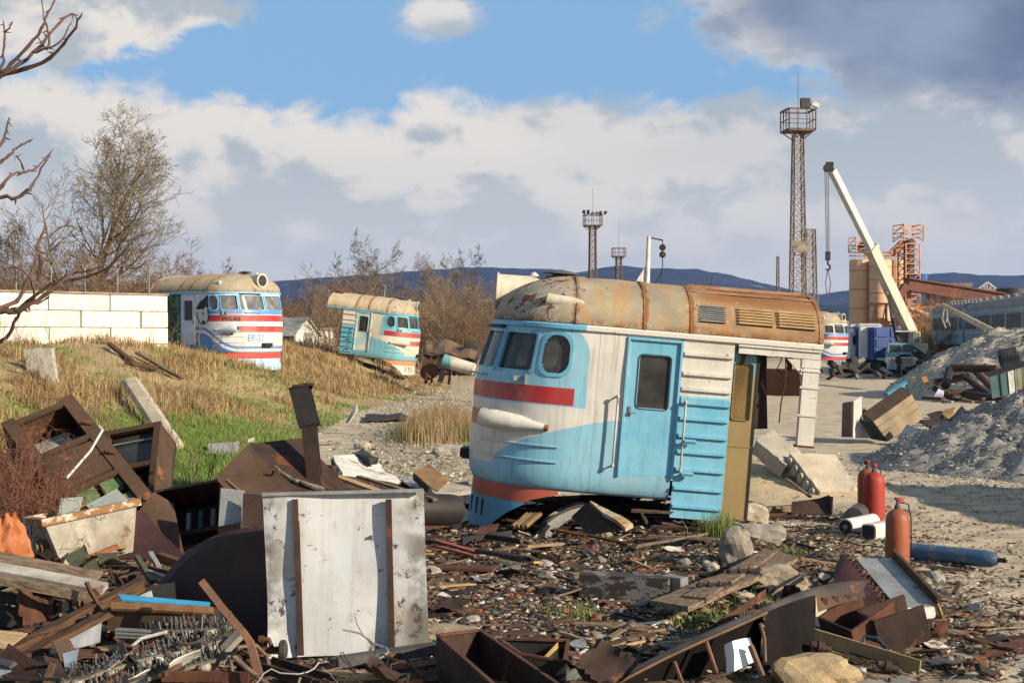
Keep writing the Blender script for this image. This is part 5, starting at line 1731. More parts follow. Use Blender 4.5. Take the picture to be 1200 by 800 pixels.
# the man standing in front of the lorry
def person(loc, rz, label):
    J = {'pelvis': (0, 0, .93), 'waist': (0, .01, 1.1), 'chest': (0, .02, 1.32), 'neck': (0, .01, 1.50), 'head0': (0, -.02, 1.58), 'head1': (0, -.02, 1.72),
         'shL': (-.18, .02, 1.43), 'elL': (-.25, .04, 1.15), 'wrL': (-.22, -.10, .93), 'shR': (.18, .02, 1.43), 'elR': (.27, .05, 1.16), 'wrR': (.21, -.09, .95),
         'hipL': (-.10, 0, .88), 'knL': (-.12, -.03, .49), 'anL': (-.13, .03, .09), 'toL': (-.15, -.14, .04), 'hipR': (.10, 0, .88), 'knR': (.13, -.02, .49), 'anR': (.15, .03, .09), 'toR': (.17, -.14, .04)}
    rad = {'pelvis': .15, 'waist': .145, 'chest': .17, 'neck': .065, 'head0': .085, 'head1': .085, 'shL': .085, 'elL': .06, 'wrL': .045, 'shR': .085, 'elR': .06, 'wrR': .045,
           'hipL': .105, 'knL': .075, 'anL': .05, 'toL': .045, 'hipR': .105, 'knR': .075, 'anR': .05, 'toR': .045}
    ed = [('pelvis', 'waist'), ('waist', 'chest'), ('chest', 'neck'), ('neck', 'head0'), ('head0', 'head1'), ('chest', 'shL'), ('shL', 'elL'), ('elL', 'wrL'), ('chest', 'shR'), ('shR', 'elR'), ('elR', 'wrR'),
          ('pelvis', 'hipL'), ('hipL', 'knL'), ('knL', 'anL'), ('anL', 'toL'), ('pelvis', 'hipR'), ('hipR', 'knR'), ('knR', 'anR'), ('anR', 'toR')]
    for s_, sg in (('L', -1), ('R', 1)):
        wr = Vector(J['wr' + s_])
        for f_ in range(5):
            off = Vector((sg * .0 + (-.03 + .015 * f_) * .9, -.01, -.09 - .012 * (2 - abs(f_ - 2))))
            if f_ == 0: off = Vector((-sg * .05, -.03, -.05))
            J[f'f{s_}{f_}a'] = tuple(wr + off * .55); J[f'f{s_}{f_}b'] = tuple(wr + off)
            rad[f'f{s_}{f_}a'] = .012; rad[f'f{s_}{f_}b'] = .009
            ed += [('wr' + s_, f'f{s_}{f_}a'), (f'f{s_}{f_}a', f'f{s_}{f_}b')]
    names = list(J)
    me = bpy.data.meshes.new('body')
    me.from_pydata([J[n] for n in names], [(names.index(a), names.index(b)) for a, b in ed], [])
    root = empty('person', loc, (0, 0, rz), label, 'person')
    o = link('body', me, root)
    o.modifiers.new('skin', 'SKIN'); o.modifiers.new('sub', 'SUBSURF').levels = 1
    o.modifiers['sub'].render_levels = 1
    for i, n in enumerate(names):
        sv_ = me.skin_vertices[0].data[i]
        sv_.radius = (rad[n], rad[n] * (.8 if n in ('pelvis', 'waist', 'chest') else 1))
        sv_.use_root = n == 'pelvis'
    def cloth(N, co):
        x, y, z = N.sep(co)
        c = N.mix(z > .92, (.035, .04, .05), (.075, .05, .032))
        c = N.mix(z > 1.51, c, (.42, .25, .17))
        c = N.mix((z > 1.66).max((z > 1.56) * (y > .03)), c, (.03, .022, .018))
        hands = (z < .955) * (N.math('ABSOLUTE', x) > .175) * (z > .7)
        c = N.mix(hands, c, (.42, .25, .17))
        return N.mix(z < .11, c, (.015, .014, .013))
    me.materials.append(custom('person_cloth', cloth, .85, .2, .1))
    f_ = MB()
    f_.lathe((0, -.10, 1.625), (0, -.145, 1.615), [(0, .03), (.5, .02), (1, .008)], 8)
    f_.build('nose', M('skin', (.42, .25, .17), (.38, .22, .15), 5, bump=0), root)
pp = P(1053, 440, 99.5); pp.z = tzf(pp.x, pp.y)
person(pp, .5, 'person in dark jacket and trousers standing in front of the crane lorry')

# ------------------------------------------------------------------ white lorry and blue container behind
wl = P(1000, 394, 113); wl.z = 0
lorry = empty('white_truck', wl, (0, 0, R(-72)), 'white lorry with tall box body standing left of the blue container', 'truck')
lw = M('lorry_white', (.74, .73, .70), (.66, .64, .6), .8, rough=.5, bump=0)
MB().box((0, -.1, 2.2), (2.4, 1.9, 2.1)).box((0, .1, 3.35), (2.2, 1.5, .35)).build('cab', lw, lorry)
MB().box((0, -1.06, 2.55), (2.1, .04, .8)).build('windscreen', dark_glass, lorry)
MB().box((1.21, -.35, 2.6), (.04, .9, .7)).build('side_window', dark_glass, lorry)
for s_ in (-1, 1):
    MB().lathe((s_ * .85, 0, .52), (s_ * 1.2, 0, .52), [(0, .5), (1, .5)], 16).build('wheel', rubber, lorry, 40)
    MB().lathe((s_ * .85, 4.2, .52), (s_ * 1.2, 4.2, .52), [(0, .5), (1, .5)], 16).build('wheel', rubber, lorry, 40)
MB().box((0, -1.1, .8), (2.4, .2, .4)).build('bumper', grey_steel, lorry)
MB().box((0, 2.4, .9), (.9, 5.6, .3)).build('chassis', black_iron, lorry)
o = empty('cargo_body', P(1017, 394, 111) * 1.0, (0, 0, R(-8)), 'white open-topped cargo body between the white lorry cab and blue container', 'cargo body')
o.location.z = 0
MB().box((0, -1.2, 2.55), (1.35, .06, 2.6)).build('wall', M('body_white', (.80, .78, .70), (.7, .66, .58), 1, bump=0), o)
MB().box((0, 1.2, 2.55), (2.4, .06, 2.6)).build('wall', lw, o)
MB().box((-.66, 0, 2.55), (.06, 2.36, 2.6)).box((.2, 0, 1.25), (1.7, 2.3, .1)).build('floor_and_end', lw, o)
for i in range(2):
    MB().box((0, -1.24, 3.75 + i * .12), (1.6, .06, .06)).build('top_rail', lw, o)
MB().box((0, 0, .6), (1.0, 2.0, 1.2)).build('chassis', black_iron, o)
cblue = M('container_blue', (.035, .085, .28), (.025, .06, .2), .8, rust=.14, rough=.5, bump=0)
ct = empty('blue_container', P(1042, 394, 109), (0, 0, R(14)), 'dark blue ribbed container behind the crane lorry', 'container')
ct.location.z = 0
MB().box((0, 3.0, 2.35), (2.45, 6.0, 2.5)).build('body', cblue, ct)
for i in range(2):
    for j in range(3):
        MB().box((-.61 + i * 1.22, -.03, 1.55 + j * .82), (1.0, .08, .62)).build('door_panel', cblue, ct)
for i in range(12):
    MB().box((-1.24, .3 + i * .5, 2.35), (.06, .22, 2.3)).build('corrugation', cblue, ct)
MB().box((0, 3, .55), (2.0, 5.6, 1.05)).build('chassis', black_iron, ct)
# rusty skip seen through the open end of the cab
o = MB()
a, b = P(868, 445, 72), P(948, 445, 70)
a.z = b.z = tzf(a.x, a.y)
o.prof(a, b, [(-1.0, 0), (1.0, 0), (1.25, 1.25), (1.18, 1.25), (.95, .08), (-.95, .08), (-1.18, 1.25), (-1.25, 1.25)])
for i in range(6):
    q = a.lerp(b, (i + .5) / 6)
    o.bar(q + Vector((0, -1.05, .1)), q + Vector((0, -1.28, 1.25)), .08, .1)
tag(o.build('rusty_skip', M('skip_rust', (.16, .075, .04), (.10, .045, .026), 1, rust=.4, rough=.9)), 'low rusty open skip seen through the open end of the main cab', 'skip')

# ------------------------------------------------------------------ sheds between graffiti cab and tilted cab
sh_p = P(345, 394, 82); sh_p.z = 1.35
shed = empty('shed', sh_p, (0, 0, R(-28)), 'small grey plank shed with pale asbestos roof beside the graffiti cab', 'shed')
plank_grey = custom('shed_plank', lambda N, co: N.mix(N.step(N.noise(N.scl(co, (1, 1, 8)), 2, 5, .6), .35, .7), (.13, .12, .11), (.30, .28, .25)), .9, .2, .3, 12)
for i in range(7):
    MB().box((-.7, -1.1, .13 + i * .24), (3.0, .05, .225)).build('plank', plank_grey, shed)
MB().box((-.7, 1.0, .85), (3.0, .05, 1.7)).build('wall', plank_grey, shed)
MB().hull([(.82, -1.1, 0), (.82, 1.1, 0), (.82, 1.1, 1.7), (.82, 0, 2.55), (.82, -1.1, 1.7)], .06).build('gable', M('shed_white', (.66, .64, .58), (.5, .48, .43), 1.2, rough=.8), shed)
MB().hull([(-2.4, -1.35, 1.55), (1.0, -1.35, 1.55), (1.0, 0, 2.62), (-2.4, 0, 2.62)], .06).hull([(-2.4, 1.35, 1.55), (1.0, 1.35, 1.55), (1.0, 0, 2.62), (-2.4, 0, 2.62)], .06).build('roof', M('asbestos', (.42, .41, .38), (.30, .29, .27), 1.4, rough=.9), shed)
MB().box((.87, .2, .9), (.04, .7, 1.7)).build('door', plank_grey, shed)
o = empty('shed', (P(364, 394, 86).x, 86, 1.2), (0, 0, R(-20)), 'small whitewashed hut behind the grey plank shed', 'shed')
MB().box((0, 0, 1.05), (2.2, 2.0, 2.1)).build('wall', M('hut_white', (.72, .70, .62), (.6, .57, .5), 1, rough=.9), o)
MB().box((0, 0, 2.15), (2.5, 2.3, .12)).build('roof', MATS['asbestos'], o)
o = empty('picket_fence', (0, 0, 0), (0, 0, 0), 'old pale concrete picket fence behind the huts and thicket', 'fence')
fm = M('fence_pale', (.40, .36, .29), (.28, .25, .2), 1, rough=.9, bump=0)
for i in range(60):
    q = P(340 + i * 1.6 + (random.random() - .5), 394, 92 + i * .05)
    if random.random() < .15: continue
    MB().bar((q.x, q.y, .7), (q.x + random.uniform(-.04, .04), q.y, 2.6 + random.uniform(-.25, .25)), .06, .06).build('picket', fm, o)
for zz in (1.2, 2.3):
    MB().bar((P(338, 0, 92.1).x, 92.1, zz), (P(438, 0, 95.1).x, 95.1, zz), .05, .07).build('rail', fm, o)

# ------------------------------------------------------------------ burnt carriage wreck left of the main cab
WY = 66.0
wr = P(526, 450, WY)
wz = tzf(wr.x, wr.y)
wreck = empty('carriage_wreck', (wr.x, wr.y, wz), (0, 0, 0), 'burnt-out carriage section lying behind the gravel track', 'wreck')
L2 = lambda px, py, Y=WY: P(px, py, Y) - Vector((wr.x, wr.y, wz))
black_burn = M('burnt', (.022, .02, .019), (.05, .04, .034), 1.5, rust=.25, rustc=(.10, .05, .03), rscale=1.5, rough=.9)
MB().sheet([L2(499, 399, WY + 1), L2(563, 404, WY + .5), L2(556, 420, WY - 1), L2(500, 414, WY - .8)], .06, 8, .2, 2).build('roof_plate', M('wreck_brown', (.16, .10, .06), (.09, .06, .04), 1.2, rust=.3), wreck)
MB().sheet([L2(497, 412, WY - .7), L2(556, 419, WY - .7), L2(556, 440, WY - .5), L2(497, 440, WY - .5)], .06, 8, .15, 5).build('side_wall', black_burn, wreck)
MB().sheet([L2(544, 405, WY), L2(563, 399, WY), L2(561, 422, WY - .4), L2(543, 418, WY - .4)], .05, 6, .25, 8, rag=.15).build('torn_flap', black_burn, wreck)
for (a, b, c) in (((512, 421), (498, 449), .12), ((505, 418), (506, 448), .1), ((530, 425), (526, 450), .1)):
    MB().bar(L2(*a, WY - .9), L2(*b, WY - 1.1), c, c).build('frame_post', rust_dark, wreck)
MB().lathe(L2(500, 437, WY - 1.4), L2(506, 434, WY - 1.8), [(0, .35), (1, .35)], 12).box(L2(503, 428, WY - 1.2), (.6, .5, .5)).build('machinery', rust_red, wreck)
MB().sheet([L2(516, 436, WY - 1.5), L2(523, 435, WY - 1.5), L2(517, 452, WY - 2), L2(511, 452, WY - 2)], .04, 3, .05).build('loose_plate', wood_grey, wreck)
o = MB()
pa, pbb = P(519, 422, WY - 2.2), P(556, 433, WY - 2.4)
o.lathe(pa, pbb, [(0, .27), (.02, .30), (.98, .28), (1, .24)], 18)
tag(o.build('roof_fairing', custom('fairing', lambda N, co: N.mix(N.step(N.noise(co, 2.5, 6, .65), .45, .7) * .6, N.mix(N.sep(co)[0] < -.35, (.50, .46, .37), (.11, .29, .30)), (.16, .11, .07)), .7, .3, .1), None, 40), 'teal and cream curved carriage panel leaning on the burnt wreck', 'panel')
for i in range(11):
    q = P(530 + i * 2.6, 455, 60 - i * .2)
    g = tzf(q.x, q.y)
    o = MB().bar((q.x, q.y, g - .1), (q.x + random.uniform(-.03, .03), q.y, g + random.uniform(.75, 1.05)), .05, .05).build('stake', fm)
    tag(o, 'thin grey stake in the row below the burnt wreck', 'stake', 'stakes below the burnt wreck')

# ------------------------------------------------------------------ scrap: helpers
Lprof = lambda w, t: [(0, 0), (w, 0), (w, t), (t, t), (t, w), (0, w)]
Uprof = lambda w, h, t: [(-w / 2, 0), (w / 2, 0), (w / 2, h), (w / 2 - t, h), (w / 2 - t, t), (-w / 2 + t, t), (-w / 2 + t, h), (-w / 2, h)]
Iprof = lambda w, h, t: [(-w / 2, -h / 2), (w / 2, -h / 2), (w / 2, -h / 2 + t), (t / 2, -h / 2 + t), (t / 2, h / 2 - t), (w / 2, h / 2 - t), (w / 2, h / 2), (-w / 2, h / 2), (-w / 2, h / 2 - t), (-t / 2, h / 2 - t), (-t / 2, -h / 2 + t), (-w / 2, -h / 2 + t)]
def SH(name, label, cat, c, mat, t=.012, amp=.02, n=6, rag=0, seed=None):
    o = MB().sheet([P(*p) for p in c], t, n, amp, random.random() * 50 if seed is None else seed, 0, rag).build(name, mat)
    return tag(o, label, cat)
def orient_local(mb, a, b):
    """rebuild so that local x runs along the piece: wood grain follows the length"""
    d, u, w = frame(b - a)
    Mx = Matrix((d, u, w)).transposed()
    c = (a + b) / 2
    inv = Mx.transposed()
    mb.v = [tuple(inv @ (Vector(v) - c)) for v in mb.v]
    return c, Mx
def BAR(name, label, cat, a, b, prof, mat, up=(0, 0, 1), sag=0.0, rough_ends=0.0, group=None):
    a, b = P(*a) if isinstance(a, tuple) else a, P(*b) if isinstance(b, tuple) else b
    mb = MB()
    k = 6
    d, u, w = frame(b - a, Vector(up))
    n = len(prof)
    vs = []
    for i in range(k + 1):
        t = i / k
        c = a.lerp(b, t) + Vector((0, 0, -sag * 4 * t * (1 - t))) + u * mnoise.noise(a * 3 + Vector((t * 2, 0, 0))) * .012
        for j, (x, y) in enumerate(prof):
            e = Vector((0, 0, 0))
            if rough_ends and i in (0, k):
                e = d * random.uniform(-rough_ends, rough_ends)
            vs.append(c + u * x + w * y + e)
    fs = [(i * n + j, i * n + (j + 1) % n, (i + 1) * n + (j + 1) % n, (i + 1) * n + j) for i in range(k) for j in range(n)]
    fs += [tuple(range(n - 1, -1, -1)), tuple(range(k * n, (k + 1) * n))]
    mb.add(vs, fs)
    c, Mx = orient_local(mb, a, b)
    o = link(name, mb.mesh(name, mat))
    o.matrix_world = Matrix.Translation(c) @ Mx.to_4x4()
    return tag(o, label, cat, group)
box_p = lambda w, h: [(-w / 2, -h / 2), (w / 2, -h / 2), (w / 2, h / 2), (-w / 2, h / 2)]
def rock_mesh(name, mat, seed, sub=2, amp=.35, sq=(1, 1, 1), facet=.0):
    bm = bmesh.new()
    bmesh.ops.create_icosphere(bm, subdivisions=sub, radius=1)
    for v in bm.verts:
        p = v.co.copy()
        n = mnoise.noise(p * 1.1 + Vector((seed, seed, 0))) * amp + mnoise.noise(p * 2.7 + Vector((0, seed, 5))) * amp * .4
        m = max(abs(p.x), abs(p.y), abs(p.z))
        p = p.lerp(p / m * .85, facet)
        v.co = Vector((p.x * sq[0], p.y * sq[1], p.z * sq[2])) * (1 + n)
    me = bpy.data.meshes.new(name)
    bm.to_mesh(me); bm.free()
    me.materials.append(mat)
    return me
def ROCK(name, label, cat, px, py, size, mat, seed, sq=(1, 1, 1), facet=.4, z=None, rot=(0, 0, 0)):
    g = G(px, py, 0)
    zz = tzf(g.x, g.y)
    g = G(px, py, zz)
    o = link(name, rock_mesh(name, mat, seed, 3, .3, sq, facet))
    o.location = (g.x, g.y, tzf(g.x, g.y) + size * sq[2] * .55)
    o.scale = (size,) * 3
    o.rotation_euler = rot
    return tag(o, label, cat)
def basis(o, x, y):
    """matrix with origin o, x axis towards x and the plane holding y"""
    ex = (x - o).normalized(); ez = ex.cross(y - o).normalized(); ey = ez.cross(ex)
    return Matrix.Translation(o) @ Matrix((ex, ey, ez)).transposed().to_4x4(), (x - o).length, (y - o).dot(ey)
def boxobj(name, mb, mat, parent, smooth=None):
    return mb.build(name, mat, parent, smooth)

# ------------------------------------------------------------------ white metal door with ribs, centre left
def _sheetw(N, co):
    x, y, z = N.sep(co)
    c = N.mix(N.step(N.noise(co, 1.6, 4, .6), .38, .68), (.50, .51, .515), (.42, .41, .385))
    c = N.mix(N.step(N.noise(N.scl(co, (10, 1, .35)), 2, 4, .6), .46, .74) * .7, c, (.42, .40, .37))
    c = N.mix(N.step(N.noise(N.scl(co, (1.6, 1, .8)), 2.3, 6, .65), .50, .68) * .8, c, (.27, .215, .14))
    ed = N.step(N.math('ABSOLUTE', x), .40, .70)
    c = N.mix(ed * N.step(N.noise(co, 2.6, 5, .6), .36, .56) * .9, c, (.13, .11, .08))
    c = N.mix(N.step(N.noise(co, 7, 9, .76, .4) + ed * .03, .60, .615), c, (.075, .065, .06))
    c = N.mix(N.step(N.noise(co, 28, 3, .7), .70, .73), c, (.10, .08, .07))
    sc1 = N.noise(N.scl(co, (1, 1, 1)), 11, 2, .5, 2.5)
    return N.mix(N.step(N.math('ABSOLUTE', sc1 - .5), .006, .002) * .35, c, (.25, .24, .22))
sheet_white = custom('sheet_white', _sheetw, .42, .45, .15, 9)
SY0 = 12.7
pl = empty('metal_panel', P(400, 768, SY0), (0, 0, 0), 'large white sheet-metal panel with two rusty ribs standing upright', 'panel')
o0 = Vector(pl.location)
LP = lambda px, py, d=0.0: P(px, py, SY0 + d) - o0
tl, tr2, br2, bl = LP(308, 580, .22), LP(496, 575, .22), LP(503, 765, 0), LP(316, 770, 0)
_ps = MB().sheet([tl, tr2, br2, bl], .02, 18, .05, 4.0)
wv_ = (tr2 - tl); hv_ = (tl - bl)
def _bend(v):
    v = Vector(v)
    u_ = (v - tl).dot(wv_) / wv_.length_squared; t_ = (v - bl).dot(hv_) / hv_.length_squared
    c1_ = max(0, (1 - u_) * 1.0 + (1 - t_) - 1.72); c2_ = max(0, u_ + t_ - 1.86)
    return tuple(v + Vector((0, -.5 * c1_ + .9 * c2_, .05 * c1_)))
_ps.v = [_bend(v) for v in _ps.v]
_ps.build('sheet', sheet_white, pl, 30)
for (xa, xb) in ((343, 349), (452, 456)):
    MB().prof(LP(xa, 585, .17), LP(xb, 768, -.05), Uprof(.06, .05, .008), Vector((1, 0, 0))).build('rib', rust_dark, pl)
MB().bar(tl + Vector((0, -.03, .01)), tr2 + Vector((0, -.03, .01)), .07, .025).build('top_flange', galv, pl)

# ------------------------------------------------------------------ upright rail post
po = empty('iron_post', P(372, 600, 16.8), (0, 0, 0), 'dark burnt steel post standing upright behind the white panel', 'post')
o0 = Vector(po.location)
MB().prof(P(375, 620, 16.6) - o0, P(362, 497, 16.85) - o0, Iprof(.16, .18, .03), Vector((0, 1, .1))).build('lower_post', rust_dark, po)
MB().prof(P(363, 500, 16.8) - o0, P(351, 453, 16.95) - o0, Iprof(.23, .16, .02), Vector((0, 1, .1))).build('upper_post', black_iron, po)
MB().hull([P(342, 452, 16.85) - o0, P(367, 450, 16.85) - o0, P(365, 456, 17.1) - o0, P(344, 457, 17.1) - o0], .03).build('cap_plate', rust_dark, po)

# ------------------------------------------------------------------ equipment cabinets on the left
def cabinet(label, tr_, br_, tl_, depth, build):
    Mx, L_, W_ = basis(P(*tr_), P(*br_), P(*tl_))
    root = empty('equipment_cabinet', (0, 0, 0), (0, 0, 0), label, 'cabinet')
    root.matrix_world = Mx
    build(root, L_, W_, depth)
    return root
green_coil = M('green_coil', (.17, .27, .12), (.10, .17, .08), 6, rough=.6)
grey_paint = M('grey_paint', (.38, .40, .36), (.28, .29, .26), 3, rust=.2, rough=.55)
def cab_a(root, L_, W_, D):
    s_ = 1 if W_ > 0 else -1
    W_ = abs(W_)
    y = lambda v: v * s_
    # face outward is local -z or +z: pick the side nearest the camera
    zc = -1 if (root.matrix_world.to_3x3() @ Vector((0, 0, 1))).y > 0 else 1
    Z = lambda v: v * zc
    MB().box((L_ / 2, y(0), Z(-D / 2)), (L_ + .1, .03, D)).build('side_plate', brown_paint, root)
    MB().box((L_ / 2, y(W_), Z(-D / 2)), (L_ + .1, .03, D)).build('side_plate', brown_paint, root)
    MB().box((-.03, y(W_ / 2), Z(-D / 2)), (.03, W_, D)).build('end_plate', brown_paint, root)
    MB().box((L_ + .03, y(W_ / 2), Z(-D / 2)), (.03, W_, D)).build('end_plate', brown_paint, root)
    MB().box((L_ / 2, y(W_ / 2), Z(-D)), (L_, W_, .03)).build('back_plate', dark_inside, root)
    for yy in (0, W_):
        MB().box((L_ / 2, y(yy + (.07 if yy == 0 else -.07)), Z(.012)), (L_ + .16, .17, .045)).build('frame_rail', brown_paint, root)
    for x in (.02, L_ * .33, L_ * .66, L_):
        MB().box((x, y(W_ / 2), Z(.012)), (.08, W_ - .3, .04)).build('frame_rail', brown_paint, root)
    MB().box((L_ * .495, y(W_ / 2), Z(.005)), (L_ * .26, W_ - .3, .02)).build('cover_plate', brown_paint, root)
    MB().box((L_ * .17, y(W_ * .56), Z(-D * .55)), (L_ * .24, W_ * .6, .02), Matrix.Rotation(.25, 3, 'Y')).build('inner_plate', grey_paint, root)
    for i in range(2):
        for j in range(2):
            c = MB()
            for k in range(7):
                c.tube([(L_ * (.72 + .12 * i), y(W_ * (.30 + .32 * j) - .10), Z(-.06 - .0 * k) + 0), (L_ * (.72 + .12 * i) + .0, y(W_ * (.30 + .32 * j) + .12), Z(-.06))], .02, 6) if False else c.box((L_ * (.70 + .14 * i) + (k - 3) * .026, y(W_ * (.30 + .34 * j)), Z(-.07)), (.016, .24, .05))
            c.box((L_ * (.70 + .14 * i), y(W_ * (.30 + .34 * j)), Z(-.11)), (.19, .24, .05))
            c.build('resistor_coil', green_coil, root)
    for x in (.22, .5, .93):
        MB().tube([(L_ * x, y(.05), Z(.04)), (L_ * x + .05, y(.12), Z(.09)), (L_ * x + .1, y(.03), Z(.05))], .022, 6).build('hinge', rust_red, root)
cabinet('large brown equipment cabinet tipped on the bank with green coils inside', (86, 468, 18.6), (186, 592, 17.2), (14, 512, 18.0), .55, cab_a)
def cab_b(root, L_, W_, D):
    s_ = 1 if W_ > 0 else -1
    W_ = abs(W_)
    zc = -1 if (root.matrix_world.to_3x3() @ Vector((0, 0, 1))).y > 0 else 1
    y = lambda v: v * s_
    Z = lambda v: v * zc
    for yy in (.03, W_ - .03):
        MB().box((L_ / 2, y(yy), Z(-D / 2)), (L_, .05, D)).build('side_plate', brown_paint, root)
        MB().box((L_ / 2, y(yy), Z(.01)), (L_ + .06, .09, .05)).build('frame_rail', brown_paint, root)
    for x in (.0, L_ * .45, L_):
        MB().box((x, y(W_ / 2), Z(0)), (.07, W_, .06)).build('frame_rail', brown_paint, root)
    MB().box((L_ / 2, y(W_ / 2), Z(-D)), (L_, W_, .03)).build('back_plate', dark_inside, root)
    MB().box((-.01, y(W_ / 2), Z(-D / 2)), (.03, W_, D)).build('end_plate', brown_paint, root)
    MB().box((L_ * .22, y(W_ / 2), Z(-.10)), (L_ * .38, W_ - .16, .012)).build('pane', dark_glass, root)
    MB().box((L_ * .12, y(W_ / 2), Z(-.06)), (.02, W_ - .2, .02)).build('glazing_bar', galv, root)
    MB().box((L_ * .6, y(W_ * .42), Z(-.14)), (.17, .16, .14)).box((L_ * .57, y(W_ * .62), Z(-.12)), (.04, .2, .05)).build('breaker', M('breaker_orange', (.45, .10, .04), (.3, .07, .03), 6), root)
    for k in range(5):
        MB().tube([(L_ * (.72 + .035 * (k % 3)), y(W_ * (.2 + .14 * k)), Z(-.2)), (L_ * (.72 + .035 * (k % 3)), y(W_ * (.2 + .14 * k)), Z(-.02))], .035, 8).build('contact', galv if k % 2 else grey_steel, root)
cabinet('brown switch cabinet with dark window and orange breaker behind the tipped cabinet', (188, 497, 19.0), (178, 598, 18.2), (126, 486, 19.3), .5, cab_b)
def cab_c(root, L_, W_, D):
    s_ = 1 if W_ > 0 else -1
    W_ = abs(W_)
    zc = -1 if (root.matrix_world.to_3x3() @ Vector((0, 0, 1))).y > 0 else 1
    y = lambda v: v * s_
    Z = lambda v: v * zc
    for yy in (0, W_):
        MB().box((L_ / 2, y(yy), Z(-D / 2)), (L_, .03, D)).build('side_plate', brown_paint, root)
    MB().box((0, y(W_ / 2), Z(-D / 2)), (.03, W_, D + .2)).build('top_plate', brown_paint, root)
    MB().box((L_, y(W_ / 2), Z(-D / 2)), (.03, W_, D)).build('bottom_plate', rust_dark, root)
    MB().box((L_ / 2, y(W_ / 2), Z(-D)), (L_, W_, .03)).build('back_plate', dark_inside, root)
    MB().box((L_ * .52, y(W_ / 2), Z(-.06)), (.06, W_, .12)).build('shelf', rust_dark, root)
    MB().box((L_ * .72, y(W_ * .4), Z(-.12)), (.14, W_ * .7, .10)).build('rail', rust_red, root)
    for k in range(3):
        MB().tube([(L_ * .2, y(W_ * (.25 + .2 * k)), Z(-.25)), (L_ * .5, y(W_ * (.25 + .2 * k)), Z(-.25))], .035, 8).build('fuse', (M('fuse_tan', (.25, .2, .12)), M('fuse_teal', (.06, .13, .15)), galv)[k], root)
cabinet('open brown cabinet with black interior between the tipped cabinet and brown hatch', (258, 566, 17.4), (255, 665, 16.9), (187, 556, 17.7), .6, cab_c)
# brown hatch box turned on its corner
root = empty('tilted_box', P(300, 600, 16.4), (0, 0, 0), 'brown box turned on its corner with cables spilling out behind the panel', 'box')
o0 = Vector(root.location)
f_ = [P(252, 560, 16.2), P(291, 521, 16.9), P(348, 582, 16.3), P(305, 625, 15.8)]
f_ = [p - o0 for p in f_]
nn = (f_[1] - f_[0]).cross(f_[3] - f_[0]).normalized()
if nn.y < 0: nn = -nn
MB().hull(f_, .025).build('lid', brown_paint, root)
dpt = Vector((.55, .45, .04))
MB().hull([f_[1], f_[1] + dpt, f_[2] + dpt, f_[2]], .025).build('side_plate', rust_dark, root)
MB().hull([f_[0], f_[0] + dpt, f_[1] + dpt, f_[1]], .025).build('side_plate', brown_paint, root)
MB().tube([f_[0].lerp(f_[3], .15) + f_[1] * 0 + (f_[1] - f_[0]) * .12 - nn * .03, f_[0].lerp(f_[3], .55) + (f_[1] - f_[0]) * .2 - nn * .06, f_[0].lerp(f_[3], .62) + (f_[1] - f_[0]) * .05 - nn * .03], .012, 5).build('handle', M('tan_strip', (.25, .14, .07)), root)
MB().tube([f_[2].lerp(f_[1], .45) - nn * .02 + (f_[0] - f_[1]) * .08, f_[2].lerp(f_[1], .45) - nn * .12 + (f_[0] - f_[1]) * .12], .018, 6).build('latch', rust_red, root)
cm_ = [M('cable_green', (.10, .17, .07)), M('cable_tan', (.32, .22, .11)), rust_red, galv, wood_brown]
for i in range(16):
    t_ = i / 16
    a = P(303 + 30 * t_, 530 + 36 * t_ + random.uniform(-6, 6), 17.0 - .5 * t_)
    b = P(345 + 32 * t_ + random.uniform(-10, 10), 575 + random.uniform(-6, 10), 16.5)
    mid = (a + b) / 2 + Vector((random.uniform(-.05, .05), -.1, random.uniform(-.02, .08)))
    o = MB().tube([a, mid, b], random.uniform(.008, .022), 5).build('cable', cm_[i % 5])
    tag(o, 'loose cable or strip spilling from the brown box turned on its corner', 'cable', 'strips spilling from the tilted box')
SH('grey_plate', 'scorched grey metal plate below the brown box on its corner', 'plate', [(259, 572, 15.9), (287, 575, 15.9), (284, 612, 15.7), (256, 617, 15.7)], galv, .015, .03)
SH('brown_plate', 'plain brown plate beside the white panel and scorched plate', 'plate', [(285, 578, 15.7), (309, 580, 15.6), (312, 620, 15.4), (284, 614, 15.5)], brown_paint, .015, .01)
# bent lid lying in front of the tipped cabinet, trough etc.
SH('brown_plate', 'brown triangular plate hanging below the tipped cabinet', 'plate', [(180, 576, 16.6), (203, 590, 16.6), (216, 652, 16.2), (152, 612, 16.4)], brown_paint, .015, .03)
SH('brown_plate', 'dark brown sheet slanting behind the white trough', 'plate', [(142, 604, 16.0), (168, 600, 16.2), (218, 655, 15.6), (140, 655, 15.6)], M('maroon', (.055, .022, .022), (.035, .016, .016), 3, rough=.6), .015, .05)
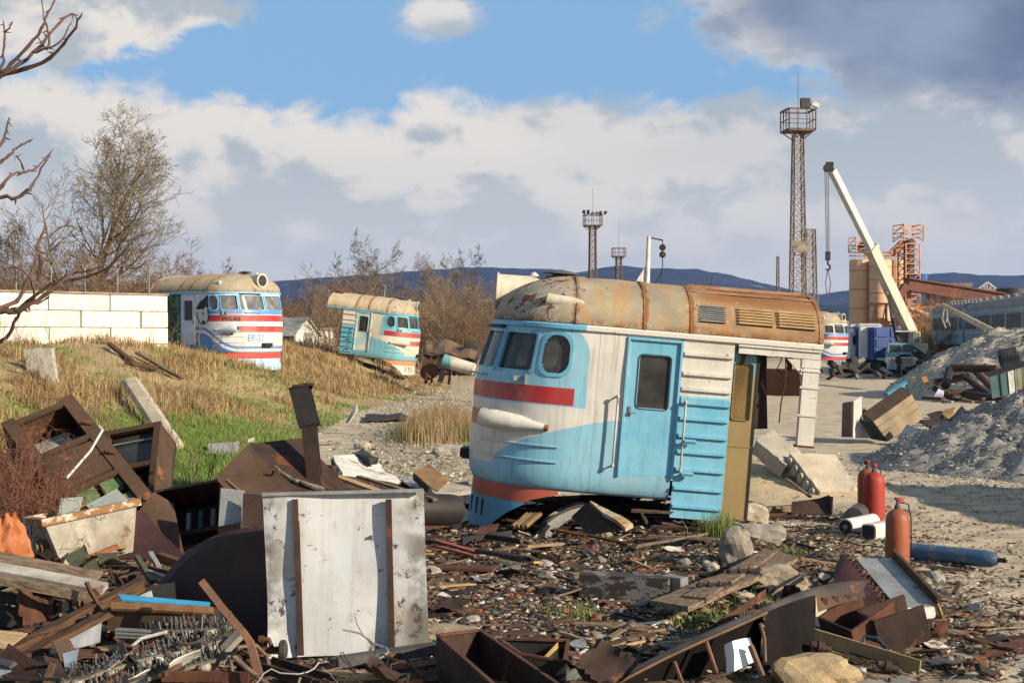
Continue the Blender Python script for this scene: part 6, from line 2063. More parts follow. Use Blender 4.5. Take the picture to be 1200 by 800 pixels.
# tall drum end standing in shade
dk = MB()
ctr = P(292, 735, 13.3); ctr.z = -.05
RR = 1.09
k = 26
def drum(i, j):
    a = math.pi * i / k
    yy = (0, .05, .42)[j]
    r = RR if j else RR * .93
    return Vector((-RR * math.cos(a) * (r / RR), yy, r * math.sin(a)))
dk.grid(drum, k, 2)
dk.add([(-RR * .93 * math.cos(math.pi * i / k), 0, RR * .93 * math.sin(math.pi * i / k)) for i in range(k + 1)], [tuple(range(k + 1))])
dk.add([(-RR * .5 * math.cos(math.pi * i / 14), -.03, RR * .5 * math.sin(math.pi * i / 14)) for i in range(15)] + [(-RR * .5 * math.cos(math.pi * i / 14), 0.001, RR * .5 * math.sin(math.pi * i / 14)) for i in range(15)], [tuple(range(15))] + [(i, i + 1, 16 + i, 15 + i) for i in range(14)])
o = link('tank_end', dk.mesh('tank_end', M('maroon_dark', (.05, .02, .018), (.028, .014, .013), 2, rust=.2, rough=.55), 40))
o.matrix_world = Matrix.Translation((ctr.x, ctr.y, tzf(ctr.x, ctr.y) - .05)) @ Matrix.Rotation(R(-12), 4, 'Z') @ Matrix.Rotation(R(-8), 4, 'X') @ Matrix.Scale(1.03, 4)
tag(o, 'dark maroon rounded tank end standing left of the white panel', 'tank end')

# white trough with brown rim
tg = empty('wash_trough', P(105, 655, 15.2), (0, 0, 0), 'whitewashed tapered trough with brown wooden rim on the scrap heap', 'trough')
tg.rotation_euler = (R(-4), R(-8), R(36))
rim = [(-.50, -.30), (.50, -.30), (.50, .30), (-.50, .30)]
bot_ = [(-.36, -.22), (.40, -.22), (.40, .22), (-.36, .22)]
trm = M('trough_white', (.44, .41, .34), (.27, .22, .16), 2.6, rust=.32, rustc=(.17, .09, .04), rough=.75, streak=.7)
t_ = MB()
hh = .52
v_ = [(x, y, hh) for x, y in rim] + [(x, y, 0) for x, y in bot_] + [(x * .94, y * .9, hh) for x, y in rim] + [(x * .94, y * .9, .04) for x, y in bot_]
t_.add(v_, [(i, (i + 1) % 4, 4 + (i + 1) % 4, 4 + i) for i in range(4)] + [(4, 7, 6, 5)] + [(8 + (i + 1) % 4, 8 + i, 12 + i, 12 + (i + 1) % 4) for i in range(4)] + [(12, 13, 14, 15)] + [(i, 8 + i, 8 + (i + 1) % 4, (i + 1) % 4) for i in range(4)])
t_.build('basin', trm, tg)
rimm = custom('rim_wood', lambda N, co: N.mix(N.step(N.noise(co, 6, 6, .7), .5, .6), (.24, .12, .05), (.50, .44, .34)), .8, .2, .3)
for i in range(4):
    a, b = Vector((*rim[i], hh)), Vector((*rim[(i + 1) % 4], hh))
    e_ = (b - a).normalized() * .035
    MB().bar(a - e_ * (1 if i % 2 == 0 else -1), b + e_ * (1 if i % 2 == 0 else -1), .07, .075).build('rim', rimm, tg)
MB().lathe((-.43, -.05, .27), (-.52, -.05, .26), [(0, .055), (.5, .055), (.55, .075), (1, .075)], 12).lathe((-.50, -.05, .26), (-.56, -.05, .26), [(0, .045), (1, .04)], 12).build('pipe_stub', M('brass', (.22, .15, .07), (.12, .08, .04), 6), tg)
MB().box((-.42, -.2, .1), (.05, .16, .06)).build('bracket', rust_red, tg)
MB().bar((-.55, -.33, .02), (-.05, -.36, -.16), .10, .05).build('runner', galv, tg)
SH('grey_plate', 'small grey plate sticking up out of the white trough', 'plate', [(72, 584, 15.2), (97, 582, 15.2), (92, 603, 15.1), (68, 603, 15.1)], grey_paint, .012, .01)
SH('grey_plate', 'large bent grey plate lying in the right side of the trough', 'plate', [(100, 590, 15.3), (136, 570, 15.5), (150, 585, 15.3), (112, 603, 15.1)], grey_paint, .012, .05)
# orange tarpaulin
tp3 = MB()
c_ = P(2, 650, 14.6)
def tarp(i, j):
    a = math.pi * i / 26; b = j / 16
    r = .30 * (1 - .55 * b ** 2)
    p = Vector((-math.cos(a) * r, -math.sin(a) * r * .8, b * .44))
    fold = .30 * mnoise.noise(Vector((a * 2.4 + b * 1.2, b * 1.1, 1))) + .14 * mnoise.noise(Vector((a * 6 - b * 2, b * 3, 4)))
    return c_ + p * (1 + fold) + Vector((0, 0, -.02))
tp3.grid(tarp, 26, 16)
tag(tp3.build('tarpaulin', M('tarp_orange', (.42, .14, .045), (.30, .09, .03), 4, rough=.65, bump=.3, bscale=14), None, 50), 'crumpled orange tarpaulin at the left edge beside the trough', 'tarpaulin')
SH('white_board', 'white board lying behind the orange tarpaulin', 'board', [(20, 617, 15.4), (52, 617, 15.4), (55, 648, 15.0), (22, 648, 15.0)], white_chip, .03, .01)
# green crumpled scraps in front of the trough
olive_m = M('olive_scrap', (.085, .09, .045), (.05, .05, .03), 4, rust=.2, rough=.5)
SH('green_scrap', 'crumpled dark green sheet leaning against the trough front', 'scrap', [(75, 655, 14.5), (100, 637, 14.7), (104, 650, 14.5), (86, 668, 14.3)], olive_m, .012, .25, 8, .03)
SH('green_scrap', 'flat grey-green curved sheet below the trough', 'scrap', [(80, 672, 14.0), (112, 655, 14.3), (120, 680, 13.9), (85, 682, 13.8)], olive_m, .012, .12, 8, .02)
SH('green_scrap', 'folded green plate right of the trough foot', 'scrap', [(112, 655, 14.8), (146, 643, 15.0), (142, 660, 14.7), (118, 672, 14.5)], olive_m, .012, .2, 8, .02)
BAR('tan_board', 'tan wooden board end right of the trough foot', 'board', (125, 640, 15.2), (150, 640, 15.2), box_p(.16, .03), wood_pale)
BAR('rust_tube', 'short orange-rusty tube below the trough', 'tube', (100, 655, 14.8), (138, 640, 15.0), box_p(.05, .05), M('orange_rust', (.36, .12, .035), (.2, .07, .03), 8, rough=.8))
# long framed boards sloping from the left edge
BAR('long_board', 'upper long pale board sloping down from the left edge', 'board', (-25, 655, 13.6), (110, 682, 13.3), box_p(.30, .035), wood_grey, (0, -.5, 1))
BAR('long_board', 'middle white-edged long frame sloping down from the left edge', 'board', (-25, 662, 13.3), (122, 690, 13.1), box_p(.16, .06), M('frame_white', (.45, .43, .38), (.25, .22, .18), 3, rust=.25), (0, -.3, 1))
BAR('long_board', 'lower long brown board sloping down from the left edge', 'board', (-25, 674, 13.0), (108, 700, 12.9), box_p(.09, .08), wood_grey, (0, 0, 1))
o = empty('open_crate', P(30, 745, 12.8), (0, 0, 0), 'black iron open crate under the long boards at the left', 'crate')
o0 = Vector(o.location)
q_ = lambda px, py, Y: P(px, py, Y) - o0
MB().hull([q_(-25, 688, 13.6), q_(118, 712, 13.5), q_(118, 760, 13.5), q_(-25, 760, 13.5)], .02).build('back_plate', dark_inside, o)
MB().hull([q_(-25, 752, 13.4), q_(110, 756, 13.4), q_(110, 760, 12.7), q_(-25, 760, 12.7)], .02).build('floor_plate', black_iron, o)
for x in (70, 82, 96):
    MB().bar(q_(x, 704, 13.0), q_(x, 752, 12.9), .03, .03).build('bar', rust_dark, o)
MB().lathe(q_(84, 705, 13.1), q_(97, 706, 13.1), [(0, .045), (1, .045)], 12).build('roller', M('roller_tan', (.3, .18, .09)), o)
MB().bar(q_(70, 720, 12.95), q_(90, 720, 12.95), .04, .03).build('bar', wood_pale, o)
BAR('iron_strut', 'short rusty strut leaning above the crate rollers', 'strut', (101, 682, 12.8), (114, 708, 12.7), box_p(.03, .03), rust_red)
# diagonal beams
BAR('long_beam', 'dark diagonal timber running from the lower left corner upward', 'beam', (-30, 788, 11.7), (166, 684, 13.2), box_p(.10, .12), wood_brown, (0, 0, 1), 0, .03)
BAR('long_beam', 'lower dark diagonal timber beside the first one', 'beam', (-30, 800, 11.5), (130, 716, 12.5), box_p(.12, .05), wood_brown, (0, 0, 1))
SH('grey_sheet', 'speckled grey sheet hanging under the diagonal timbers', 'sheet', [(55, 762, 12.0), (120, 722, 12.4), (117, 752, 12.3), (62, 768, 11.9)], M('speck_grey', (.26, .27, .30), (.16, .165, .18), 6, rust=.2, rustc=(.05, .04, .03), rough=.6), .012, .03)
# blue-topped beam
bt = empty('blue_topped_beam', P(190, 735, 12.6), (0, 0, 0), 'rusty box beam with bright blue top strip', 'beam')
o0 = Vector(bt.location)
q_ = lambda px, py, Y: P(px, py, Y) - o0
MB().prof(q_(133, 722, 12.6), q_(250, 728, 12.5), box_p(.28, .20)).build('beam', M('brown_dk', (.08, .045, .025), (.04, .024, .016), 3, rust=.3), bt)
MB().sheet([q_(130, 706, 12.45), q_(250, 712, 12.4), q_(250, 720, 12.35), q_(130, 714, 12.38)], .03, 8, .01, 2, 0, .006).build('edge_plate', M('ochre_rust', (.24, .12, .045), (.14, .07, .03), 6, rust=.3), bt)
MB().sheet([q_(138, 697, 12.55), q_(246, 706, 12.5), q_(246, 711, 12.42), q_(142, 703, 12.45)], .02, 8, .02, 3).build('top_strip', M('bright_blue', (.05, .30, .52), (.04, .24, .42), 5, rough=.5), bt)
SH('white_board', 'small white triangular board behind the blue strip', 'board', [(155, 702, 12.9), (177, 692, 12.9), (180, 704, 12.8), (160, 706, 12.8)], white_chip, .01, 0)
for i in range(3):
    BAR('white_strip', ['upper', 'middle', 'lowest'][i] + ' white metal strip lying under the blue-topped beam', 'strip', (136, 737 + i * 4, 12.3), (194, 740 + i * 4, 12.2), box_p(.05, .02), galv)
# junk between trough and tank end
for i, (a, b, m_, w) in enumerate((((160, 652, 14.6), (178, 682, 14.2), 'y', .05), ((176, 648, 14.8), (186, 668, 14.5), 'g', .05), ((165, 662, 14.6), (210, 675, 14.3), 'r', .04), ((166, 668, 14.5), (208, 682, 14.2), 'g', .05), ((186, 652, 15), (222, 665, 14.8), 'r', .09), ((172, 676, 14.3), (206, 690, 14.0), 'r', .03))):
    BAR('scrap_bar', ['olive rack bar below the tank end', 'short silvery bar near the tank end', 'pinkish rusty bar near the tank end', 'grey bar among bars near the tank end', 'thick red-rusty bar near the tank end', 'thin rusty bar lowest near the tank end'][i], 'bar', a, b, box_p(w, w), {'y': olive_m, 'g': galv, 'r': rust_red}[m_])
SH('dark_bin', 'black sheet upright behind the blue strip', 'sheet', [(160, 690, 13.3), (205, 682, 13.4), (206, 706, 13.2), (160, 708, 13.2)], black_iron, .015, .01)
# rack with rows of insulator pins
rk = empty('pin_rack', P(180, 795, 11.6), (0, 0, 0), 'heap of old relay racks bristling with metal pins', 'relay rack')
o0 = Vector(rk.location)
pinm = M('pin_metal', (.16, .155, .14), (.07, .065, .06), 8, metal=.3, rough=.5)
cer = M('ceramic', (.36, .33, .27), (.22, .19, .15), 6, rough=.5)
bd_ = M('rack_board', (.24, .20, .15), (.13, .11, .085), 4, rough=.85)
for r_i, (a, b, rows) in enumerate((((70, 800, 11.4), (232, 752, 12.0), 4), ((105, 812, 11.2), (262, 768, 11.8), 4), ((168, 740, 12.4), (272, 735, 12.2), 3), ((190, 770, 11.8), (280, 742, 12.2), 3))):
    a, b = P(*a), P(*b)
    MB().bar(a - o0, b - o0, .16, .03).build('rack_board', bd_, rk)
    pn = MB()
    L_ = (b - a).length
    n = int(L_ / .045)
    d, u, w = frame(b - a)
    for i in range(n):
        for j in range(rows):
            base = a + d * ((i + .5) / n * L_) + u * (-.06 + .12 * j / max(1, rows - 1)) + w * .01
            hgt = random.uniform(.05, .13)
            tip_ = base + w * hgt + Vector((random.gauss(0, .012), random.gauss(0, .012), 0))
            pn.tube([base - o0, tip_ - o0], random.uniform(.004, .008), 4)
            if random.random() < .35:
                pn.box(base + w * hgt * .5 - o0, (.028, .028, .02), Matrix.Rotation(random.random() * 3, 3, 'Z'))
    po_ = pn.build('pins', pinm, rk)
    po_['kind'] = 'stuff'
    for i in range(4):
        base = a + d * (L_ * (i + .4) / 4.2) - u * .1 - w * .02
        MB().lathe(base - o0 - w * .03, base - o0 + w * .03, [(0, .05), (.5, .06), (1, .045)], 10).build('insulator', cer, rk)
BAR('flat_strip', 'pale channel strip along the right edge of the relay racks', 'strip', (238, 788, 11.7), (282, 742, 12.0), box_p(.10, .05), M('strip_grey', (.28, .24, .19), (.18, .15, .12), 4))
BAR('rust_bar', 'red-rusty flat bar in front of the relay racks', 'bar', (190, 792, 11.35), (292, 793, 11.3), box_p(.05, .08), rust_red)
# bent bar
o = MB().tube([P(237, 682, 12.0), P(262, 714, 11.8), P(286, 742, 11.6), P(293, 752, 11.55), P(304, 792, 11.4)], .043, 4).build('bent_bar', M('bar_brown', (.24, .125, .07), (.15, .075, .045), 4, rough=.75))
tag(o, 'bent brown flat bar leaning in front of the tank end', 'bar')
# lower-left litter
SH('tan_sheet', 'tan plywood corner at the left edge below the crate', 'sheet', [(-10, 738, 12.0), (32, 743, 12.0), (8, 760, 11.7), (-10, 758, 11.7)], wood_pale, .015, .02)
ROCK('foam_lump', 'white foam lump with brown skin in the lower left corner', 'foam', 42, 792, .15, M('foam_white', (.66, .62, .54), (.45, .36, .24), 3, rust=.25, rustc=(.35, .18, .06), rough=.8), 5, (1.1, .9, .75), .2)
SH('blue_sheet', 'pale blue scrap sheet in the lower left corner', 'sheet', [(-10, 776, 11.6), (15, 772, 11.7), (14, 786, 11.5), (-10, 795, 11.4)], M('pale_blue', (.26, .34, .40), (.18, .24, .3), 4, rust=.2), .012, .02)
SH('blue_sheet', 'folded pale blue scrap beside the rusty sheet, lower left', 'sheet', [(73, 770, 11.7), (92, 764, 11.8), (88, 782, 11.5), (76, 786, 11.5)], MATS['pale_blue'], .012, .06)
SH('rust_sheet', 'torn rusty sheet lying across under the grey speckled sheet', 'sheet', [(55, 764, 11.9), (118, 755, 12.0), (122, 764, 11.8), (70, 775, 11.6)], rust_red, .012, .06, 8, .03)
SH('rust_sheet', 'dark rusty sheet right of the white foam lump', 'sheet', [(50, 772, 11.5), (68, 775, 11.5), (78, 795, 11.3), (62, 798, 11.3)], rust_dark, .012, .06)
SH('tan_sheet', 'yellow-brown sheet scrap in front of the relay rack', 'sheet', [(112, 760, 12.0), (150, 752, 12.1), (160, 764, 11.9), (118, 768, 11.8)], M('yellowish', (.3, .2, .09), (.2, .12, .06), 3, rust=.3), .012, .08, 6, .02)
# valve assembly at the foot of the white panel
vv = empty('valve_pipe', P(320, 770, 12.3), (0, 0, 0), 'rusty pipe with round valve at the foot of the white panel', 'valve')
o0 = Vector(vv.location)
q_ = lambda px, py, Y: P(px, py, Y) - o0
MB().tube([q_(302, 762, 12.2), q_(330, 760, 12.2)], .025, 8).tube([q_(318, 758, 12.2), q_(315, 749, 12.2), q_(306, 749, 12.2)], .022, 8).build('pipe', rust_red, vv)
MB().lathe(q_(327, 762, 12.15), q_(336, 762, 12.15), [(0, .07), (.2, .09), (.8, .09), (1, .06)], 14).build('flange', grey_steel, vv)
MB().lathe(q_(303, 749, 12.2), q_(309, 749, 12.2), [(0, .032), (1, .035)], 10).build('cap', rust_red, vv)
o = MB().tube([P(274, 800, 11.4), P(270, 772, 11.6), P(280, 758, 11.7), (P(300, 756, 11.8)), P(312, 768, 11.8), P(316, 784, 11.6)], .016, 6).build('rubber_hose', M('hose_tan', (.20, .14, .09), (.12, .085, .06), 5))
tag(o, 'brown looped hose around the foot of the bent bar', 'hose')
o = MB().tube([P(274, 770, 11.3), P(290, 784, 11.2), P(315, 803, 11.1)], .022, 7).build('iron_rod', M('rod_tan', (.22, .14, .085), (.13, .08, .05), 5))
tag(o, 'brown curved rod at the bottom edge right of the bent bar', 'rod')
o = MB().tube([P(148, 762, 12.0), P(165, 748, 12.0), P(195, 740, 12.0)], .015, 6).build('white_hose', white_chip)
tag(o, 'curved white hose behind the relay racks', 'hose')
o = MB().tube([P(78, 560, 16.2), P(106, 528, 16.6), P(120, 504, 16.9), P(116, 499, 17.0)], .014, 6).build('white_hose', white_chip)
tag(o, 'white pipe lying across the tipped brown cabinet', 'pipe')

# clutter filling the heap: strips, laths and torn sheets of many colours
rk5 = random.Random(91)
pal5 = [('brown lath', wood_brown), ('grey lath', wood_grey), ('pale lath', wood_pale), ('red-rusty strip', rust_red), ('dark rusty strip', rust_dark), ('black iron strip', black_iron), ('galvanised strip', galv), ('white-painted strip', white_chip), ('grey steel strip', grey_steel)]
for i in range(150):
    px = rk5.uniform(-10, 310); py = rk5.uniform(640, 800)
    if 215 < px and py < 720: continue
    zz = rk5.uniform(.05, .34) * (1 if px < 200 else .5)
    p = G(px, py, zz + tzf(*G(px, py, .3).xy) * .6)
    a_ = rk5.gauss(.15, .8); L_ = rk5.uniform(.15, .55)
    d = Vector((math.cos(a_), math.sin(a_), rk5.gauss(0, .22))) * L_
    nm, m_ = pal5[rk5.choice((0, 0, 0, 1, 2, 3, 3, 4, 4, 5, 5, 6, 7, 8))]
    BAR('scrap_strip', nm + ' jammed in the scrap heap left of the white panel', 'scrap', p - d / 2, p + d / 2, box_p(rk5.uniform(.03, .10), rk5.uniform(.01, .04)), m_, (rk5.gauss(0, .3), rk5.gauss(0, .3), 1), 0, .02, nm + 's in the left scrap heap')
for i in range(46):
    px = rk5.uniform(-10, 300); py = rk5.uniform(650, 800)
    if 215 < px and py < 730: continue
    p = G(px, py, rk5.uniform(.05, .3))
    s_ = rk5.uniform(.08, .2)
    R_ = Euler((rk5.gauss(0, .6), rk5.gauss(0, .6), rk5.uniform(0, 6.28))).to_matrix()
    nm, m_ = [('rusty', rust_red), ('dark rusty', rust_dark), ('olive', olive_m), ('galvanised', galv), ('white', white_chip), ('brown-painted', brown_paint)][rk5.choice((0, 1, 1, 2, 3, 5, 5, 4))]
    o = MB().sheet([p + R_ @ Vector(q) * s_ for q in ((-1, -.7, 0), (1, -.6, 0), (.9, .7, 0), (-1, .6, 0))], .01, 5, s_ * .5, rk5.random() * 40, 0, s_ * .15).build('scrap_shard', m_)
    tag(o, nm + ' torn sheet jammed in the scrap heap left of the white panel', 'scrap', nm + ' torn sheets in the left heap')

# wires and hoses tangled through the heap
for i in range(46):
    px = rk5.uniform(0, 520); py = rk5.uniform(640, 800) if px < 300 else rk5.uniform(775, 800)
    if 215 < px < 505 and py < 772: continue
    p = G(px, py, rk5.uniform(.1, .4))
    pts = [p]; a_ = rk5.uniform(0, 6.28); e_ = rk5.gauss(0, .4)
    for j in range(10):
        a_ += rk5.gauss(0, .55); e_ = e_ * .7 + rk5.gauss(0, .35) - .02
        pts.append(pts[-1] + Vector((math.cos(a_) * math.cos(e_), math.sin(a_) * math.cos(e_), math.sin(e_))) * .075)
    for q in pts: q.z = max(q.z, tzf(q.x, q.y) + .01)
    r_ = rk5.choice((.004, .006, .009, .013))
    nm, m_ = rk5.choice([('black', rubber), ('black', rubber), ('rusty', rust_red), ('rusty', rust_red), ('tan', MATS['hose_tan']), ('pale', galv)])
    o = MB().tube(pts, r_, 5).build('tangled_wire', m_, None, 60)
    tag(o, nm + ' wire or hose tangled through the left scrap heap', 'wire', nm + ' wires in the left heap')

# bent and torn plates, edges folded over
def bent_plate(label, p, size, rz, tilt, bend, mat, group=None, seed=1):
    r_ = random.Random(seed)
    k = 12
    w, l = size
    mb = MB()
    def f(i, j, s_):
        u, v = i / k - .5, j / k - .5
        a = bend * u
        x = w * (math.sin(a) / bend if abs(bend) > .01 else u)
        z = w * ((1 - math.cos(a)) / bend if abs(bend) > .01 else 0)
        if j == 0: z += .05
        if j == k: z += .03 * math.sin(i)
        n = mnoise.noise(Vector((u * 3 + seed, v * 3, seed))) * .06 + mnoise.noise(Vector((u * 9 + seed, v * 9, seed))) * .018
        rag = mnoise.noise(Vector((i * .9, j * .9, seed * 2.0))) * .06 if i in (0, k) else 0
        return Vector((x + rag, l * v, z + n + s_ * .005))
    mb.grid(lambda i, j: f(i, j, 1), k, k)
    mb.grid(lambda i, j: f(i, j, -1), k, k)
    o = link('bent_plate', mb.mesh('bent_plate', mat, 35))
    o.location = p
    o.rotation_euler = (tilt[0], tilt[1], rz)
    return tag(o, label, 'plate', group)
bp_ = [((150, 690), .3, (.55, .35), .6, (.5, .3), 1.6, rust_dark, 'curled dark plate between the trough and the blue-topped beam'), ((40, 720), .35, (.5, .3), 2.0, (.3, -.5), 1.2, rust_red, 'curled red-rusty plate over the black crate'), ((225, 700), .25, (.45, .3), 1.0, (.7, .2), 2.0, brown_paint, 'curled brown plate right of the blue-topped beam'),
       ((205, 765), .2, (.4, .25), .3, (.2, .4), 1.4, grey_steel, 'curled grey plate on the relay racks'), ((470, 795), .15, (.6, .35), .2, (.1, .2), .9, rust_dark, 'curled dark plate at the bottom edge below the dark beam'), ((700, 790), .2, (.6, .4), .9, (.4, -.2), 1.7, rust_dark, 'curled dark plate left of the black sill'),
       ((1085, 745), .1, (.45, .3), 2.4, (.2, .3), 1.5, rust_red, 'curled red-rusty plate right of the rusty boxes'), ((975, 690), .2, (.5, .3), .5, (.5, .2), 1.8, black_iron, 'curled black plate left of the toothed plate'), ((930, 700), .2, (.35, .25), 1.5, (.3, .5), 1.2, rust_dark, 'small curled dark plate behind the black sill'),
       ((560, 600), .12, (.5, .3), .4, (.2, .2), 1.3, black_iron, 'curled black plate in front of the apron'), ((470, 572), .25, (.5, .35), 1.2, (.4, .3), 1.6, rust_dark, 'curled dark plate behind the upper right panel corner'), ((335, 560), .35, (.5, .4), .8, (.6, .3), 1.4, rust_red, 'curled red-rusty plate behind the tilted box'),
       ((640, 655), .08, (.4, .25), .2, (.1, .2), 1.0, rust_dark, 'curled dark plate in front of the wheel arch'), ((800, 640), .1, (.5, .3), 2.9, (.15, .1), 1.1, grey_steel, 'curled grey plate in front of the turquoise ribs')]
for i, ((px, py), z_, size, rz, tl_, bd2, m_, lab) in enumerate(bp_):
    g = G(px, py, z_)
    bent_plate(lab, g, size, rz, tl_, bd2, m_, None, i * 1.7 + 1)

# ------------------------------------------------------------------ behind the white panel
o = empty('hood_lid', P(430, 575, 19.8), (0, 0, 0), 'white rust-edged curved lid lying on planks behind the panel', 'lid')
o0 = Vector(o.location)
q_ = lambda px, py, Y: P(px, py, Y) - o0
MB().sheet([q_(389, 537, 20.4), q_(432, 537, 21.4), q_(470, 566, 19.9), q_(401, 557, 19.2)], .05, 10, .10, 3).build('lid', white_chip, o)
MB().sheet([q_(389, 537, 20.4), q_(401, 557, 19.2), q_(403, 575, 19.2), q_(390, 556, 20.4)], .02, 5, .03, 3).build('flange', rust_dark, o)
MB().sheet([q_(401, 557, 19.2), q_(470, 566, 19.9), q_(468, 577, 19.9), q_(404, 572, 19.2)], .02, 5, .03, 6).build('flange', rust_dark, o)
BAR('long_plank', 'ochre plank running out from under the white lid', 'plank', (372, 550, 18.6), (470, 585, 17.8), box_p(.14, .035), wood_pale)
BAR('long_plank', 'thin pale plank beside the ochre plank behind the panel', 'plank', (420, 558, 19.0), (510, 585, 18.0), box_p(.08, .03), wood_grey)
BAR('long_plank', 'dark plank at the top of the tilted box cables', 'plank', (330, 541, 19.0), (392, 548, 18.6), box_p(.10, .05), rust_red)
SH('tan_sheet', 'pale board lying beside the iron post', 'sheet', [(378, 545, 18.5), (398, 552, 18.0), (394, 573, 17.6), (376, 572, 17.8)], wood_grey, .015, .03)
SH('green_scrap', 'bent grey-green plate on top of the white lid', 'scrap', [(408, 530, 21.4), (425, 525, 21.4), (445, 538, 21.0), (432, 543, 20.6)], olive_m, .012, .15, 6, .02)
BAR('dark_block', 'dark charred block on the white lid', 'block', (420, 535, 21.0), (438, 540, 20.6), box_p(.14, .10), black_iron, (0, 0, 1), 0, .03)
ab = empty('angle_box', P(505, 575, 20.0), (0, 0, 0), 'small folded ochre-brown sheet box left of the cab nose', 'box')
o0 = Vector(ab.location)
q_ = lambda px, py, Y: P(px, py, Y) - o0
tanb = M('tan_brown', (.24, .145, .06), (.15, .09, .04), 4, rust=.2)
MB().sheet([q_(485, 555, 19.8), q_(503, 543, 20.6), q_(519, 557, 20.1), q_(503, 571, 19.4)], .015, 4, .02).build('base', tanb, ab)
MB().sheet([q_(503, 571, 19.4), q_(519, 557, 20.1), q_(527, 562, 20.1), q_(512, 576, 19.3)], .015, 4, .01).build('side', tanb, ab)
MB().sheet([q_(485, 555, 19.8), q_(503, 571, 19.4), q_(502, 578, 19.35), q_(485, 562, 19.8)], .015, 4, .01).build('side', rust_dark, ab)
o = MB().lathe(P(478, 597, 18.0), P(537, 597, 18.6), [(0, .12), (.06, .19), (.2, .205), (.8, .205), (.94, .19), (1, .1)], 20).build('iron_tank', M('tank_black', (.028, .02, .018), (.016, .013, .013), 3, rust=.15, rough=.6), None, 40)
tag(o, 'black rounded tank behind the right edge of the white panel', 'tank')
SH('grey_slab', 'flat grey slab lying between the black tank and the cab nose', 'slab', [(500, 571, 20.5), (548, 566, 21.5), (552, 577, 20.6), (510, 581, 19.8)], concrete, .06, .02)
for i, (px, py, s_) in enumerate(((478, 566, .10), (488, 569, .12), (497, 571, .10), (483, 572, .08), (470, 563, .09))):
    ROCK('foil_lump', ['leftmost', 'largest', 'rightmost', 'lowest', 'topmost'][i] + ' crumpled silvery wrap lump right of the white lid', 'wrap', px, py, s_, M('foil', (.45, .45, .46), (.2, .2, .21), 14, rough=.35, metal=.4, bump=.8, bscale=20), i * 3.1, (1.2, 1, .6), .1)
BAR('track_beam', 'thin dark beam lying across the gravel track', 'beam', G(372, 523), G(500, 520), box_p(.12, .10), wood_brown)
SH('scrap_sheet', 'pale grey hatch sheet lying on the green bank foot', 'sheet', [(243, 521, GT(243, 533).y + .5), (280, 518, GT(280, 532).y + .5), (280, 531, GT(280, 532).y - .1), (243, 532, GT(243, 533).y - .1)], galv, .04, .02)
BAR('iron_strip', 'dark iron strip under the pale grey hatch lid', 'strip', GT(225, 529), GT(282, 539), box_p(.14, .05), black_iron)
SH('white_litter', 'white paper scrap on the bank foot grass', 'litter', [(291, 514, 29.0), (298, 512, 29.0), (297, 517, 28.9), (290, 518, 28.9)], white_chip, .01, .03)
SH('grey_plate', 'upright triangular grey plate at the gravel track edge', 'plate', [(405, 494, 43.0), (418, 473, 43.0), (419, 480, 43), (408, 496, 42.8)], galv, .03, .02)
BAR('flat_strip', 'dark flat strip on the gravel track near the plate', 'strip', G(385, 495, .1), G(405, 493, .1), box_p(.3, .08), grey_steel)
SH('grey_slab', 'flat dark mat on the gravel track', 'slab', [(428, 487, 48.0), (470, 485, 49.0), (480, 490, 46.0), (430, 492, 45.5)], black_iron, .06, .06)
# leaning stone slab and posts on the bank
def onbank(px, py, Y):
    p = P(px, py, Y); return p
def up_(v, h): return v + Vector((0, 0, h))
g1, g2 = GT(165, 478), GT(204, 526)
BAR('stone_slab', 'long pale stone slab leaning on the green bank', 'slab', P(152, 446, g1.y), up_(g2, .05), [(-.2, -.07), (.2, -.07), (.22, .03), (.12, .09), (-.14, .09), (-.22, .02)], concrete_pale, (0, -.6, 1), 0, .07)
g1, g2 = GT(170, 470), GT(186, 486)
BAR('stone_slab', 'thinner stone piece beside the long leaning slab', 'slab', P(164, 452, g1.y + .6), up_(g2, .05), box_p(.16, .12), concrete, (0, -1, 1), 0, .05)
for i, (x0, y0, x1, y1) in enumerate(((37, 410, 45, 442), (54, 410, 61, 456))):
    b_ = GT(x1, y1)
    BAR('stone_post', ['short stone post left of its taller twin on the bank', 'tall stone post stub on the left bank'][i], 'post', b_ + Vector((0, 0, -.1)), P(x0, y0, b_.y + .3), [(-.17, -.13), (.17, -.13), (.2, .0), (.16, .14), (-.16, .14), (-.2, 0)], concrete, (0, 1, 0), 0, .07)
for i, (x0, y0, x1, y1, w) in enumerate(((128, 410, 158, 430, .16), (160, 420, 214, 448, .14), (150, 432, 182, 436, .22), (186, 437, 213, 448, .12), (218, 472, 228, 484, .10))):
    BAR('charred_plank', ['upper charred plank among the weeds', 'long grey-brown plank lying on the bank', 'thick charred timber lump on the bank', 'short plank end touching the long bank plank', 'small charred stick on the green bank'][i], 'plank', up_(GT(x0, y0), .2), up_(GT(x1, y1), .12), box_p(w, w * .6), wood_brown if i != 1 else wood_grey, (0, 0, 1), 0, .05)
BAR('charred_plank', 'white stick lying on the green bank', 'stick', up_(GT(186, 457), .1), up_(GT(204, 470), .1), box_p(.05, .05), white_chip)

